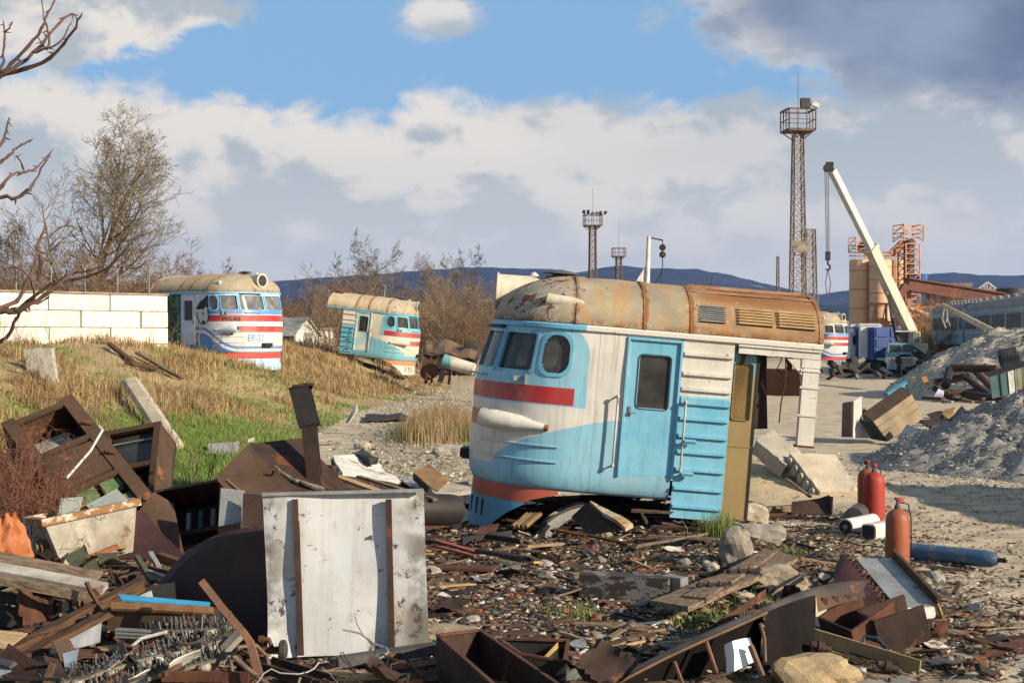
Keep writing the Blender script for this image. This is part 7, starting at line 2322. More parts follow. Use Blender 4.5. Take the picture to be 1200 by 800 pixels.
# ------------------------------------------------------------------ around the cab
o = empty('wheel_arch', P(650, 632, 20.6), (0, 0, 0), 'grey curved wheel-arch plate leaning under the cab', 'arch')
o0 = Vector(o.location)
k = 16
ar = MB()
A0, A1, A2 = P(622, 640, 20.2), P(636, 598, 20.5), P(683, 590, 20.7)
def arc(t): return A0 * (1 - t) ** 2 + A1 * 2 * t * (1 - t) + A2 * t * t
ar.grid(lambda i, j: arc(i / k) + Vector((.16 if j in (1, 2) else 0, -.05 if j in (0, 1) else .28, -.10 if j in (1, 2) else 0)) - o0, k, 3)
ar.build('arch_plate', M('arch_grey', (.24, .22, .19), (.10, .095, .09), 4, rust=.3), o, 40)
ar = MB().grid(lambda i, j: arc(i / k) + Vector((.10 * j, -.06, -.16 * j)) - o0, k, 1)
ar.build('web', rubber, o, 40)
SH('hatch_cover', 'white rust-stained hatch cover propped under the cab side', 'cover', [(691, 588, 20.0), (712, 596, 19.7), (742, 616, 19.1), (733, 621, 19.0)], M('stain_white', (.62, .55, .42), (.40, .24, .10), 2.5, rust=.35, rustc=(.25, .11, .04)), .06, .05, 8)
SH('hatch_cover', 'dark underside flap of rusty plate below the stained cover', 'cover', [(690, 590, 20.0), (733, 621, 19.2), (690, 626, 19.6), (672, 606, 20.2)], rust_dark, .02, .05)
for i in range(4):
    BAR('ribbed_tube', 'ribbed tan tube in the small bundle under the cab nose', 'tube', (601 + i * 5, 617, 20.3), (618 + i * 5, 602, 20.6), [(math.cos(a) * .035, math.sin(a) * .035) for a in np.linspace(0, 6.28, 9)[:-1]], [wood_grey, tanb, olive_m, tanb][i], group='ribbed tubes under the nose')
BAR('rust_plate', 'brown board behind the ribbed tubes under the nose', 'board', (604, 607, 21.2), (656, 595, 21.4), box_p(.05, .22), rust_red)
SH('rust_plate', 'small brown plate beside the apron slots', 'plate', [(562, 617, 20.2), (585, 614, 20.3), (580, 624, 19.9), (558, 626, 19.8)], rust_red, .015, .02)
specs = [
 ('scrap_bar', 'pink-red painted strip left of the cab front', (510, 633, 18.9), (562, 648, 18.4), .09, .03, 'red'),
 ('scrap_bar', 'second red strip just below the pink-red strip', (512, 640, 18.6), (558, 652, 18.2), .06, .03, 'red'),
 ('scrap_bar', 'black flat bar continuing from the red strips', (560, 645, 18.3), (620, 655, 18.0), .12, .05, 'black'),
 ('scrap_plank', 'rusty-brown flat plank right of the white panel', (492, 664, 17.5), (580, 666, 17.3), .30, .03, 'rust'),
 ('scrap_bar', 'brown channel lying beside the right panel edge', (488, 616, 19.6), (520, 612, 19.9), .12, .12, 'rust'),
 ('scrap_bar', 'dark iron bar crossing in front of the apron', (540, 632, 19.5), (600, 624, 19.8), .07, .07, 'black'),
 ('scrap_bar', 'black angle iron right of the apron slots', (570, 628, 19.4), (612, 634, 19.0), .09, .07, 'black'),
 ('scrap_plank', 'pale splintered plank in front of the wheel arch', (617, 640, 18.8), (660, 637, 18.9), .08, .03, 'pale'),
 ('scrap_plank', 'thin brown lath beside the stained cover', (690, 627, 18.9), (735, 637, 18.5), .06, .03, 'wood'),
 ('scrap_plank', 'grey plank half under the stained hatch cover', (742, 598, 20.6), (790, 600, 20.4), .12, .04, 'grey'),
 ('scrap_bar', 'brown rod slanting under the cab sill', (745, 590, 21.0), (758, 612, 20.0), .04, .04, 'wood'),
 ('scrap_plank', 'long dark lath below the ribbed side panel', (770, 618, 19.4), (850, 622, 19.2), .08, .05, 'wood'),
 ('scrap_plank', 'grey lath under the turquoise panel edge', (760, 628, 19.0), (845, 632, 18.7), .10, .03, 'grey'),
 ('scrap_plank', 'weathered lath pointing at the grass tuft', (745, 640, 18.5), (830, 625, 19.0), .05, .03, 'grey'),
 ('scrap_bar', 'upper orange-rusty strip above the dark box beam', (746, 668, 17.3), (812, 657, 17.7), .07, .02, 'orust'),
 ('scrap_bar', 'lower orange-rusty strip above the dark box beam', (757, 670, 17.2), (816, 660, 17.5), .07, .02, 'orust'),
 ('scrap_plank', 'reddish board stub in front of the dark box beam', (744, 701, 15.9), (806, 690, 16.2), .22, .05, 'rust'),
 ('scrap_plank', 'orange-brown splinter on the littered soil', (556, 720, 14.9), (576, 712, 15.2), .07, .03, 'orust'),
 ('scrap_plank', 'dark short plank on the littered soil right of the panel', (514, 722, 14.8), (552, 714, 15.1), .16, .04, 'wood'),
 ('scrap_plank', 'pale curved lath on the littered soil', (540, 733, 14.4), (580, 727, 14.6), .06, .025, 'pale'),
 ('scrap_plank', 'grey-white plaster strip lower centre', (738, 742, 14.1), (786, 733, 14.4), .10, .05, 'white'),
 ('scrap_plank', 'long brown plank behind the two open black boxes', (572, 748, 13.7), (668, 738, 14.1), .22, .04, 'wood'),
 ('scrap_plank', 'brown lath in front of the white litter patch', (697, 708, 15.3), (730, 704, 15.5), .06, .03, 'rust'),
 ('scrap_plank', 'pale plank low at the right of the panel foot', (500, 688, 16.2), (556, 684, 16.4), .06, .02, 'pale'),
]
MM = {'red': M('red_strip', (.32, .10, .075), (.22, .065, .05), 4, rust=.15), 'black': black_iron, 'rust': rust_red, 'pale': wood_pale, 'wood': wood_brown, 'grey': wood_grey, 'white': white_chip, 'orust': M('orange_rust2', (.28, .105, .04), (.18, .065, .03), 6, rough=.85)}
for nme, lab, a, b, w, h_, m_ in specs:
    pa, pb_ = P(*a), P(*b)
    for q in (pa, pb_):
        q.z = max(q.z, tzf(q.x, q.y) + h_ * .3)
    BAR(nme, lab, 'scrap', pa, pb_, box_p(w, h_), MM[m_], (0, 0, 1), 0, .03)
rk6 = random.Random(5)
for i in range(70):
    px = rk6.uniform(585, 800); py = rk6.uniform(588, 628)
    p = GT(px, py, 17.0)
    p = Vector((p.x, max(p.y, 19.2), 0)); p.z = tzf(p.x, p.y) + rk6.uniform(.02, .14)
    a_ = rk6.gauss(.0, .6); L_ = rk6.uniform(.25, .9)
    d = Vector((math.cos(a_), math.sin(a_), rk6.gauss(0, .14))) * L_
    nm, m_ = pal5[rk6.choice((0, 1, 3, 4, 4, 5, 5, 8))]
    BAR('scrap_strip', nm + ' in the dark junk packed under the main cab', 'scrap', p - d / 2, p + d / 2, box_p(rk6.uniform(.04, .16), rk6.uniform(.015, .06)), m_, (rk6.gauss(0, .2), rk6.gauss(0, .2), 1), 0, .03, nm + 's under the main cab')
# dark box beam with galvanised end
bb_ = empty('box_beam', G(733, 690), (0, 0, 0), 'dark peeling box beam lying on the littered ground', 'beam')
o0 = Vector(bb_.location)
a, b = G(682, 684, .14), G(786, 690, .14)
MB().prof(a - o0, b - o0, box_p(.26, .26)).build('beam', custom('peel_dark', lambda N, co: N.mix(N.step(N.noise(N.scl(co, (1, 1, 2)), 4, 8, .7), .5, .54), (.045, .032, .026), (.17, .155, .14)), .6, .3, .3), bb_)
MB().prof(b - o0, G(795, 688, .14) - o0, box_p(.265, .265)).build('end_sleeve', galv, bb_)
SH('grey_sheet', 'pale grey metal sheet tapering right of the dark box beam', 'sheet', [(788, 690, 16.2), (790, 672, 17.0), (850, 667, 17.3), (838, 672, 17.0)], galv, .012, .03)
# two broad boards side by side with iron cleats
wb = empty('board_platform', G(845, 690), (0, 0, 0), 'pair of broad weathered boards joined by two iron cleats', 'boards')
o0 = Vector(wb.location)
for i, c in enumerate(([(762, 706), (806, 714), (935, 656), (912, 648)], [(800, 700), (828, 703), (912, 648), (895, 646)])):
    pts = [G(x, y, .24 + .02 * i) - o0 for x, y in c]
    mbx = MB().sheet(pts, .055, 8, .02, i * 7.0, 0, .008)
    d = (pts[2] - pts[1]).normalized(); ang = math.atan2(d.y, d.x)
    Ri = Matrix.Rotation(-ang, 3, 'Z')
    mbx.v = [tuple(Ri @ Vector(v)) for v in mbx.v]
    ob = mbx.build('board', wood_grey, wb)
    ob.rotation_euler = (0, 0, ang)
for a, b in (((816, 685), (858, 684)), ((852, 669), (892, 667))):
    MB().bar(G(*a, .31) - o0, G(*b, .31) - o0, .04, .03).build('cleat', black_iron, wb)
    for t in (.1, .35, .65, .95):
        q = G(*a, .33).lerp(G(*b, .33), t) - o0
        MB().lathe(q, q + Vector((0, 0, .035)), [(0, .018), (1, .014)], 6).build('bolt', rust_red, wb)
# boulders and concrete lumps
cgrey = M('stone_grey', (.33, .29, .23), (.20, .175, .14), 2.5, rough=.95, bump=.8, bscale=12)
ROCK('boulder', 'grey pyramid-shaped stone beside the grass tuft', 'stone', 863, 658, .21, cgrey, 2.2, (1, .9, 1.45), .62)
ROCK('boulder', 'flat concrete lump right of the pyramid-shaped stone', 'stone', 890, 637, .25, concrete, 7.7, (1.3, 1, .7), .75)
ROCK('boulder', 'pale wedge-shaped concrete chunk behind the pyramid-shaped stone', 'stone', 880, 612, .24, concrete_pale, 9.1, (1.1, .8, .8), .6)
ROCK('boulder', 'squat stone beside the broad boards in the sandy patch', 'stone', 912, 690, .24, M('stone_tan', (.42, .34, .23), (.28, .22, .15), 2.5, rough=.95, bump=.8, bscale=12), 4.4, (1.3, 1, .75), .75)
ROCK('boulder', 'yellowish stone low beside the tan channel beam', 'stone', 955, 800, .26, M('stone_yellow', (.46, .34, .19), (.34, .25, .14), 3, rough=.95, bump=.7, bscale=14), 3.3, (1.4, 1, .6), .3)
BAR('concrete_stub', 'upright concrete stub behind the large curved plate', 'stub', (956, 742, 13.7), (955, 700, 14.1), box_p(.18, .16), concrete_pale, (0, 1, 0), 0, .03)
ROCK('boulder', 'tan stone at the foot of the white panel, right side', 'stone', 528, 752, .26, MATS['stone_tan'], 6.1, (1.2, .9, .4), .5)
ROCK('boulder', 'pale round stone on the gravel track', 'stone', 425, 527, .18, concrete_pale, 8.1, (1.2, .9, .7), .2)
ROCK('boulder', 'flat pale stone at the foot of the reeds', 'stone', 528, 532, .3, concrete, 1.4, (1.3, .8, .5), .3)
# hollow-core slab in two pieces
hs = empty('hollow_slab', G(960, 575, .35), (0, 0, 0), 'broken hollow-core concrete slab with round holes on the sand mound', 'slab')
o0 = Vector(hs.location)
def hollow(c, thick, holes):
    c = [Vector(p) for p in c]
    return c
c4 = [P(926, 530, 26.3), P(980, 533, 26.6), P(1007, 575, 25.4), P(961, 577, 25.1)]
nrm = (c4[1] - c4[0]).cross(c4[3] - c4[0]).normalized()
if nrm.z < 0: nrm = -nrm
dn = -nrm * .26
mb = MB()
mb.sheet([p + dn * .5 - o0 for p in c4], .26, 8, .02, 3.0, 0, .03)
mb.build('slab_piece', concrete_pale, hs)
ex = (c4[3] - c4[0])
outw = (c4[0] - c4[1]).normalized()
for i in range(5):
    q = c4[0] + ex * (.12 + .19 * i) + dn * .5 - o0
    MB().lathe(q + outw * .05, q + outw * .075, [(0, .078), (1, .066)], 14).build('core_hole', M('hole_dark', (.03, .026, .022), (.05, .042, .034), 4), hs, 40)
    MB().lathe(q - outw * .05, q + outw * .08, [(0, .100), (.9, .100), (.92, .072), (1, .070)], 14).build('core_ring', concrete, hs, 40)
c5 = [P(886, 516, 26.6), P(905, 503, 27.3), P(940, 531, 26.8), P(921, 546, 26.1)]
n5 = (c5[1] - c5[0]).cross(c5[3] - c5[0]).normalized()
if n5.z < 0: n5 = -n5
MB().sheet([p - n5 * .14 - o0 for p in c5], .28, 10, .05, 9.0, 0, .035).build('slab_piece', concrete, hs)
# rusted channel and grey beam at the sand's foot
o = empty('rust_channel', G(955, 606), (0, 0, 0), 'rust-brown curled channel with thin rods beside the sand mound', 'channel')
o0 = Vector(o.location)
MB().sheet([P(928, 590, 22.6) - o0, P(972, 582, 22.8) - o0, P(973, 601, 22.3) - o0, P(927, 603, 22.2) - o0], .02, 8, .12, 5).build('web', rust_dark, o)
MB().hull([P(971, 581, 22.9) - o0, P(976, 582, 22.5) - o0, P(975, 603, 22.2) - o0, P(971, 602, 22.4) - o0], .02).build('end_plate', rust_dark, o)
for dy in (0, 4):
    MB().bar(P(892, 604 + dy, 22.2) - o0, P(945, 600 + dy, 22.3) - o0, .035, .035).build('rod', rust_red, o)
BAR('grey_beam', 'grey weathered beam behind the rust-brown channel', 'beam', G(866, 601, .05), G(932, 597, .05), box_p(.14, .16), wood_grey)
BAR('thin_stake', 'thin wooden stake leaning on the hollow-core slab', 'stake', P(922, 561, 24.6), P(950, 582, 23.4), box_p(.05, .03), wood_grey)
# ------------------------------------------------------------------ gas bottles
def bottle(label, px, py, h, r, mat, tilt=(0, 0), hose=False, rz=0):
    g = G(px, py, tzf(*G(px, py).xy))
    g.z = tzf(g.x, g.y)
    root = empty('gas_cylinder', g, (tilt[0], tilt[1], rz), label, 'gas cylinder', 'propane cylinders')
    MB().lathe((0, 0, 0), (0, 0, h), [(0, r * .93), (.015, r * .96), (.06, r * .96), (.065, r * 1.0), (.5, r), (.80, r), (.87, r * .95), (.93, r * .78), (.975, r * .48), (1, r * .2)], 32).build('body', mat, root, 40)
    MB().lathe((0, 0, h - .03), (0, 0, h + .05), [(0, .04), (.6, .04), (1, .03)], 12).tube([(0, 0, h + .03), (0, 0, h + .11)], .018, 8).box((.03, 0, h + .07), (.09, .03, .03)).build('valve', grey_steel, root)
    MB().lathe((0, 0, h + .10), (0, 0, h + .13), [(0, .035), (1, .04)], 8).box((.05, 0, h + .09), (.05, .04, .05)).build('hand_wheel', M('valve_red', (.5, .05, .04), (.35, .04, .03), 6), root)
    MB().lathe((0, 0, h * .30 - .006), (0, 0, h * .30 + .006), [(0, r + .001), (.5, r + .004), (1, r + .001)], 32).build('weld_seam', mat, root, 40)
    if hose:
        MB().tube([(.05, -.02, h + .07), (.12, -.05, h + .05), (r * .95, -.08, h * .85), (r * 1.05, -.06, h * .6), (r * 1.0, -.08, h * .35)], .009, 5).build('hose', rubber, root)
red_b = custom('bottle_red', lambda N, co: N.mix(N.step(N.noise(co, 3, 6, .65), .52, .64), N.mix(N.noise(co, 2, 3, .5), (.34, .03, .022), (.26, .035, .022)), (.19, .075, .04)), .55, .3, .15, 12)
orange_b = M('bottle_orange', (.31, .085, .035), (.23, .07, .03), 2.5, rust=.28, rustc=(.2, .08, .035), rough=.55, streak=.3, speck=.18)
bottle('nearest orange-red gas cylinder standing beside the blue cylinder', 1052, 668, .78, .145, orange_b, (0, 0), True, .3)
bottle('bright red gas cylinder standing behind the two white pipes', 1024.5, 609, .76, .165, red_b, (0, 0), True, 1.0)
bottle('brownish gas cylinder half hidden behind the bright red one', 1017, 604, .76, .16, orange_b, (0, 0), False, 2.0)
bl_ = empty('oxygen_cylinder', (0, 0, 0), (0, 0, 0), 'long blue steel cylinder lying on the ground', 'gas cylinder')
a, b = G(1040, 654), G(1170, 668)
a.z = tzf(a.x, a.y) + .125; b.z = tzf(b.x, b.y) + .125
bl_.location = a
MB().lathe((0, 0, 0), b - a, [(0, .09), (.01, .108), (.88, .108), (.94, .098), (.98, .068), (1, .045)], 28).build('body', custom('bottle_blue', lambda N, co: N.mix(N.step(N.noise(co, 5, 7, .7), .5, .68), (.035, .085, .15), N.mix(N.noise(co, 9, 4, .6), (.10, .08, .06), (.15, .18, .20))), .5, .4, .15, 12), bl_, 40)
d = (b - a).normalized()
MB().tube([b - a, b - a + d * .06], .03, 8).tube([b - a + d * .05, b - a + d * .11], .018, 8).tube([b - a + d * .08 + Vector((0, 0, -.03)), b - a + d * .08 + Vector((0, 0, .04))], .014, 6).build('valve', black_iron, bl_)
def pipe_piece(label, pa, pb2, r, rect):
    root = empty('white_pipe', pa, (0, 0, 0), label, 'pipe')
    d = pb2 - pa
    prof_ = [(math.copysign(abs(math.cos(t)) ** (.5 if rect else 1), math.cos(t)) * r, math.copysign(abs(math.sin(t)) ** (.5 if rect else 1), math.sin(t)) * r) for t in np.linspace(0, 2 * math.pi, 25)[:-1]]
    MB().prof(Vector((0, 0, 0)), d, prof_).build('shell', white_chip, root, 40)
    dn_ = d.normalized()
    MB().prof(-dn_ * .012, dn_ * .02, [(x * .84, y * .84) for x, y in prof_]).build('end_disc', black_iron, root, 40)
    MB().lathe(-dn_ * .02, dn_ * .01, [(0, r * .3), (1, r * .35)], 12).build('hub', galv if not rect else rust_dark, root)
a = G(991, 629); a.z = tzf(a.x, a.y) + .12
b = G(1019, 622); b.z = tzf(b.x, b.y) + .12
pipe_piece('left white lamp housing lying on its side with dark round end', a, b + (b - a) * .15, .115, False)
a = G(1018, 633); a.z = tzf(a.x, a.y) + .12
b = G(1042, 627); b.z = tzf(b.x, b.y) + .12
pipe_piece('right white lamp housing with square dark end beside the orange cylinder', a, b, .115, True)
o = MB().tube([G(1008, 600, .15), G(1000, 606, .15)], .15, 12).build('grey_can', grey_steel, None, 40)
tag(o, 'grey can lying behind the bright red cylinder', 'can')
# galvanised gutter trough
gt = empty('gutter', G(1040, 712), (0, 0, 0), 'light grey galvanised gutter resting beside the nearest cylinder', 'gutter')
o0 = Vector(gt.location)
a0_, b0_ = P(1004, 655, 16.4), P(1052, 712, 14.4)
d = b0_ - a0_
side = Vector((.42, .06, 0))
mb = MB()
mb.hull([a0_ - o0, a0_ + side - o0, b0_ + side - o0, b0_ - o0], .012)
mb.build('bed', galv, gt)
MB().hull([b0_ - o0, b0_ + side * 1.0 - o0, b0_ + side * .9 - Vector((0, .02, .16)) - o0, b0_ + side * .05 - Vector((0, .02, .20)) - o0], .012).build('end_plate', white_chip, gt)
MB().bar(a0_ + side - o0 + Vector((.02, 0, .05)), b0_ + side - o0 + Vector((.02, 0, .04)), .04, .12).build('edge_board', wood_brown, gt)
MB().bar(b0_ + side - o0 + Vector((.0, 0, .03)), b0_ + side - o0 + Vector((.08, -.05, -.22)), .05, .03).build('end_strip', M('yellow_wood', (.34, .21, .06), (.22, .13, .05), 4), gt)
# dark red toothed plate beside the gutter
tp_ = empty('toothed_plate', G(1000, 720), (0, 0, 0), 'dark red iron plate with bolted toothed edge left of the gutter', 'plate')
o0 = Vector(tp_.location)
a, b = P(990, 652, 15.6), P(1043, 716, 14.0)
c, dd_ = P(975, 712, 14.3), P(984, 668, 15.4)
MB().sheet([p - o0 for p in (a, b, c, dd_)], .02, 8, .12, 4.0).build('plate', M('maroon2', (.08, .025, .022), (.05, .02, .018), 3, rust=.3), tp_)
MB().bar(a - o0 + Vector((0, -.02, .01)), b - o0 + Vector((0, -.02, .01)), .05, .03).build('edge_bar', rust_red, tp_)
for i in range(13):
    q = a.lerp(b, (i + .5) / 13) - o0
    MB().lathe(q + Vector((0, -.02, 0)), q + Vector((.03, -.03, .05)), [(0, .022), (1, .016)], 6).build('bolt', rust_red, tp_)
# ------------------------------------------------------------------ big curved sill in front
sill = empty('body_sill', P(860, 800, 12.0), (0, 0, 0), 'large black curved body sill with rusty brackets at the lower right', 'sill')
o0 = Vector(sill.location)
top = [P(700, 812, 11.4), P(780, 770, 11.7), P(860, 734, 12.1), P(920, 708, 12.6), (P(965, 695, 13.0)), P(1012, 690, 13.4)]
def cr(pts, t):
    n = len(pts) - 1
    x = min(t * n, n - 1e-6); i = int(x); f = x - i
    a, b, c, d = pts[max(i - 1, 0)], pts[i], pts[i + 1], pts[min(i + 2, n)]
    return .5 * ((2 * b) + (c - a) * f + (2 * a - 5 * b + 4 * c - d) * f * f + (3 * b - a - 3 * c + d) * f ** 3)
blk = M('sill_black_shade', (.006, .005, .0055), (.013, .009, .009), 2.5, rust=.22, rustc=(.05, .02, .012), rough=.8, spec=.12)  # black paint deepened further to put the shade of the face into its colour
mb = MB().grid(lambda i, j: cr(top, i / 24) + Vector((.04 * j, .22 * j / 3, .05 * j / 3 + .02 * math.sin(j))) - o0, 24, 3)
mb.build('flange', M('flange_grey', (.07, .06, .055), (.035, .03, .028), 3, rust=.3, rough=.7), sill, 40)
bm2 = MB()
bm2.grid(lambda i, j: cr(top, .52 + .24 * i / 10) + Vector((-.03 * j / 8 - .10 * (j / 8) ** 2, -.22 * math.sin(j / 8 * 1.2), -.72 * j / 8)) - o0, 10, 8)
bm2.build('face_plate', blk, sill, 40)
bm2 = MB()
bm2.grid(lambda i, j: cr(top, .04 + .48 * i / 14) + Vector((0, .12 + .2 * math.sin(j / 6 * 1.4), -.62 * j / 6)) - o0, 14, 6)
bm2.build('back_plate', blk, sill, 40)
bm2 = MB()
bm2.grid(lambda i, j: cr(top, .76 + .24 * i / 10) + Vector((0, -.05 * j, (-.14 + .09 * i / 10) * j / 2)) - o0, 10, 2)
bm2.build('tip_plate', M('tip_brown', (.09, .05, .03), (.05, .03, .02), 3, rust=.35), sill, 40)
MB().tube([cr(top, .02 + .5 * i / 16) + Vector((0, -.03, .0)) - o0 for i in range(17)], .013, 6).build('edge_bead', M('bead_tan', (.15, .08, .04), (.09, .05, .025), 4, rust=.3), sill)
for i, (px, y0, y1) in enumerate(((828, 752, 788), (790, 775, 806))):
    MB().tube([P(px, y0, 11.9) - o0, P(px + 6, (y0 + y1) / 2, 11.85) - o0, P(px + 12, y1, 11.8) - o0], .018, 6).build('bracket', M('bracket_tan', (.17, .09, .045), (.10, .055, .03), 5), sill)
MB().tube([P(891, 730, 11.9) - o0, P(896, 748, 11.85) - o0, P(897, 775, 11.8) - o0], .016, 6).build('bracket', MATS['bracket_tan'], sill)
MB().tube([P(883, 762, 11.8) - o0, P(880, 757, 11.8) - o0, P(886, 772, 11.75) - o0, P(894, 792, 11.7) - o0], .028, 6).build('bracket', MATS['bracket_tan'], sill)
for i, px in enumerate((952, 966, 978)):
    MB().box(cr(top, .80 + i * .05) + Vector((0, -.06, -.06)) - o0, (.05, .03, .06)).build('lug', rust_red, sill)
o = MB()
fb = [P(853, 753, 11.9), P(874, 748, 12.0), P(881, 776, 11.9), P(856, 788, 11.8)]
o.sheet(fb, .12, 6, .02, 3, 0, .015)
tag(o.build('foam_block', M('foam_clean', (.78, .77, .75), (.70, .69, .67), 6, rough=.9, speck=.08)), 'broken white foam block caught in the black sill', 'foam')
SH('ochre_plate', 'ochre curved plate inside the black sill', 'plate', [(770, 775, 12.3), (812, 752, 12.6), (816, 768, 12.4), (778, 790, 12.1)], tanb, .015, .12)
# rusty jagged strip lying along the sill
BAR('jagged_bar', 'rusty jagged angle bar running up beside the black sill', 'bar', (820, 752, 12.8), (898, 698, 14.2), Lprof(.07, .012), rust_red, (0, 0, 1))
for i, (px, py) in enumerate(((826, 732), (857, 712), (875, 700))):
    BAR('iron_spike', ['lowest', 'middle', 'highest'][i] + ' iron spike sticking up from the jagged bar', 'spike', (px, py, 13.2 + i * .4), (px + 9, py + 13, 13.2 + i * .4), box_p(.03, .02), rust_dark)
# tan channel beam and brown boxes
tb = empty('channel_beam', P(1000, 775, 12.6), (0, 0, 0), 'tan painted channel beam with hinge lugs at the lower right', 'beam')
o0 = Vector(tb.location)
MB().prof(P(943, 748, 12.9) - o0, P(1075, 788, 12.2) - o0, [(-.07, -.10), (.07, -.10), (.07, .10), (.04, .10), (.04, -.04), (-.07, -.02)]).build('channel', M('beam_tan', (.33, .24, .12), (.24, .165, .08), 3, rust=.2, rough=.6), tb)
MB().prof(P(943, 766, 12.85) - o0, P(1050, 792, 12.3) - o0, box_p(.04, .16)).build('web', rust_dark, tb)
for t_ in (.15, .75):
    q = P(943, 752, 12.75).lerp(P(1075, 790, 12.05), t_) - o0
    MB().lathe(q - Vector((.09, 0, -.02)), q + Vector((.09, 0, -.03)), [(0, .03), (.3, .035), (.35, .05), (.65, .05), (.7, .03), (1, .03)], 10).build('hinge', rust_dark, tb)
def open_box(name, label, c, size, rot, mat, inner):
    root = empty(name, c, rot, label, 'box')
    x, y, z = size
    MB().box((0, 0, 0.01), (x, y, .02)).build('base', mat, root)
    MB().box((0, -y / 2, z / 2), (x, .02, z)).build('wall', mat, root)
    MB().box((0, y / 2, z / 2), (x, .02, z)).build('wall', mat, root)
    MB().box((-x / 2 + .01, 0, z / 2), (.02, y - .02, z)).build('wall', inner, root)
    return root
open_box('rusty_box', 'rusty open box section lying left of its pair at the lower right', P(1012, 752, 13.3), (.55, .42, .36), (R(8), R(-24), R(28)), rust_red, rust_dark)
open_box('rusty_box', 'rusty open box section in front of the gutter, right of its pair', P(1052, 752, 13.2), (.5, .38, .34), (R(4), R(-16), R(10)), rust_dark, rust_red)
SH('rust_plate', 'square rusty plate below the left rusty box', 'plate', [(1008, 752, 12.9), (1034, 748, 13.1), (1040, 768, 12.7), (1010, 772, 12.6)], rust_red, .015, .02)
o = MB().tube([P(1010, 757, 12.6), P(1014, 746, 12.65), P(1028, 748, 12.6), P(1040, 760, 12.5)], .022, 8).build('cable_loop', M('cable_blue', (.03, .05, .065), (.02, .03, .04), 4, rough=.5))
tag(o, 'bent dark blue tube arching over the tan channel beam', 'tube')
SH('scrap_sheet', 'grey dented car panel along the bottom edge at right', 'sheet', [(860, 806, 11.6), (1060, 790, 11.9), (1100, 830, 11.2), (860, 850, 11.0)], M('car_grey', (.28, .25, .21), (.18, .16, .135), 3, rust=.25, rough=.5), .02, .06, 10)
SH('rust_plate', 'brown plate slanting at the lower right corner', 'plate', [(1150, 765, 13.0), (1200, 747, 13.4), (1205, 768, 12.9), (1150, 790, 12.5)], rust_red, .02, .02)
# two black open boxes bottom centre
def black_box(label, pts, wall_h, Ymat, extra=None):
    root = empty('black_box', pts[0], (0, 0, 0), label, 'box')
    o0 = Vector(pts[0])
    n = len(pts)
    for i in range(n):
        a, b = pts[i] - o0, pts[(i + 1) % n] - o0
        MB().sheet([a, b, b - Vector((0, 0, wall_h)), a - Vector((0, 0, wall_h))], .016, 5, .03, i * 3.0).build('wall', Ymat, root)
        MB().bar(a, b, .035, .02).build('lip', rust_red, root)
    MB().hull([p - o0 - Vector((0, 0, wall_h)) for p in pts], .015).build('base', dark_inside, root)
    return root
black_box('long black open iron box lying diagonally at the bottom centre', [P(513, 744, 11.75), P(562, 738, 12.3), P(660, 806, 11.0), P(590, 812, 10.5)], .40, rust_dark)
bx = black_box('smaller black open iron box with yellow-painted inside', [P(584, 748, 12.5), P(666, 750, 12.4), P(662, 775, 11.8), P(610, 766, 11.9)], .30, black_iron)
SH('yellow_flap', 'yellow and orange painted flap inside the smaller black box', 'flap', [(634, 774, 12.1), (654, 753, 12.3), (655, 772, 12.2), (650, 781, 12.0)], M('yellow_paint', (.40, .29, .10), (.34, .14, .03), 2.5, rust=.2), .012, .01)
BAR('dark_beam', 'dark grey beam at the foot of the white panel', 'beam', (395, 776, 12.3), (520, 758, 12.6), box_p(.14, .09), grey_steel)
BAR('long_plank', 'brown plank below the dark beam at the bottom', 'plank', (425, 788, 12.0), (523, 775, 12.3), box_p(.18, .03), wood_brown)
BAR('long_plank', 'tan board at the bottom edge below the white panel', 'plank', (340, 792, 11.7), (450, 790, 11.7), box_p(.25, .03), wood_pale)
BAR('dark_channel', 'rusty shallow channel at the bottom edge left of the tan board', 'channel', (308, 783, 11.7), (385, 806, 11.3), Uprof(.22, .08, .02), rust_dark)
SH('painted_plate', 'grey-green painted curved plate at the bottom centre edge', 'plate', [(625, 800, 11.9), (700, 775, 12.4), (720, 800, 12.0), (650, 830, 11.4)], M('mural', (.24, .24, .23), (.16, .20, .16), 5, rust=.2), .015, .06)
# ------------------------------------------------------------------ middle distance, right
cw = empty('cabinet_wreck', G(1020, 516), (0, 0, 0), 'wrecked pale cabinet and tipped tan locker lying in the yard', 'wreck')
o0 = Vector(cw.location)
q_ = lambda px, py, Y: P(px, py, Y) - o0
YC = 39.0
MB().hull([q_(987, 512, YC + .3), q_(999, 512, YC - .6), q_(999, 470, YC - .6), q_(988, 472, YC + .3)], .04).build('side_frame', brown_paint, cw)
MB().hull([q_(999, 513, YC - .6), q_(1010, 513, YC - .3), q_(1009, 464, YC - .3), q_(1000, 470, YC - .6)], .04).build('side_wall', M('wreck_pale', (.52, .52, .50), (.40, .39, .37), 2, rust=.2), cw)
MB().hull([q_(1010, 513, YC - .3), q_(1030, 513, YC), q_(1026, 487, YC), q_(1012, 487, YC - .2)], .04).build('front_wall', MATS['wreck_pale'], cw)
MB().sheet([q_(1010, 478, YC + .2), q_(1030, 484, YC + .2), q_(1030, 494, YC), q_(1011, 490, YC)], .03, 5, .2, 3).build('rusty_tray', MM['orust'], cw)
lk = [q_(1023, 494, YC - .8), q_(1068, 462, YC + .2), q_(1081, 490, YC + .2), q_(1040, 517, YC - .9)]
MB().hull([lk[0], lk[1], lk[1] + Vector((-.15, .5, .18)), lk[0] + Vector((-.15, .5, .18))], .04).build('locker_top', brown_paint, cw)
MB().hull(lk, .05).build('locker_face', M('locker_tan', (.26, .20, .12), (.18, .135, .08), 2, rust=.2), cw)
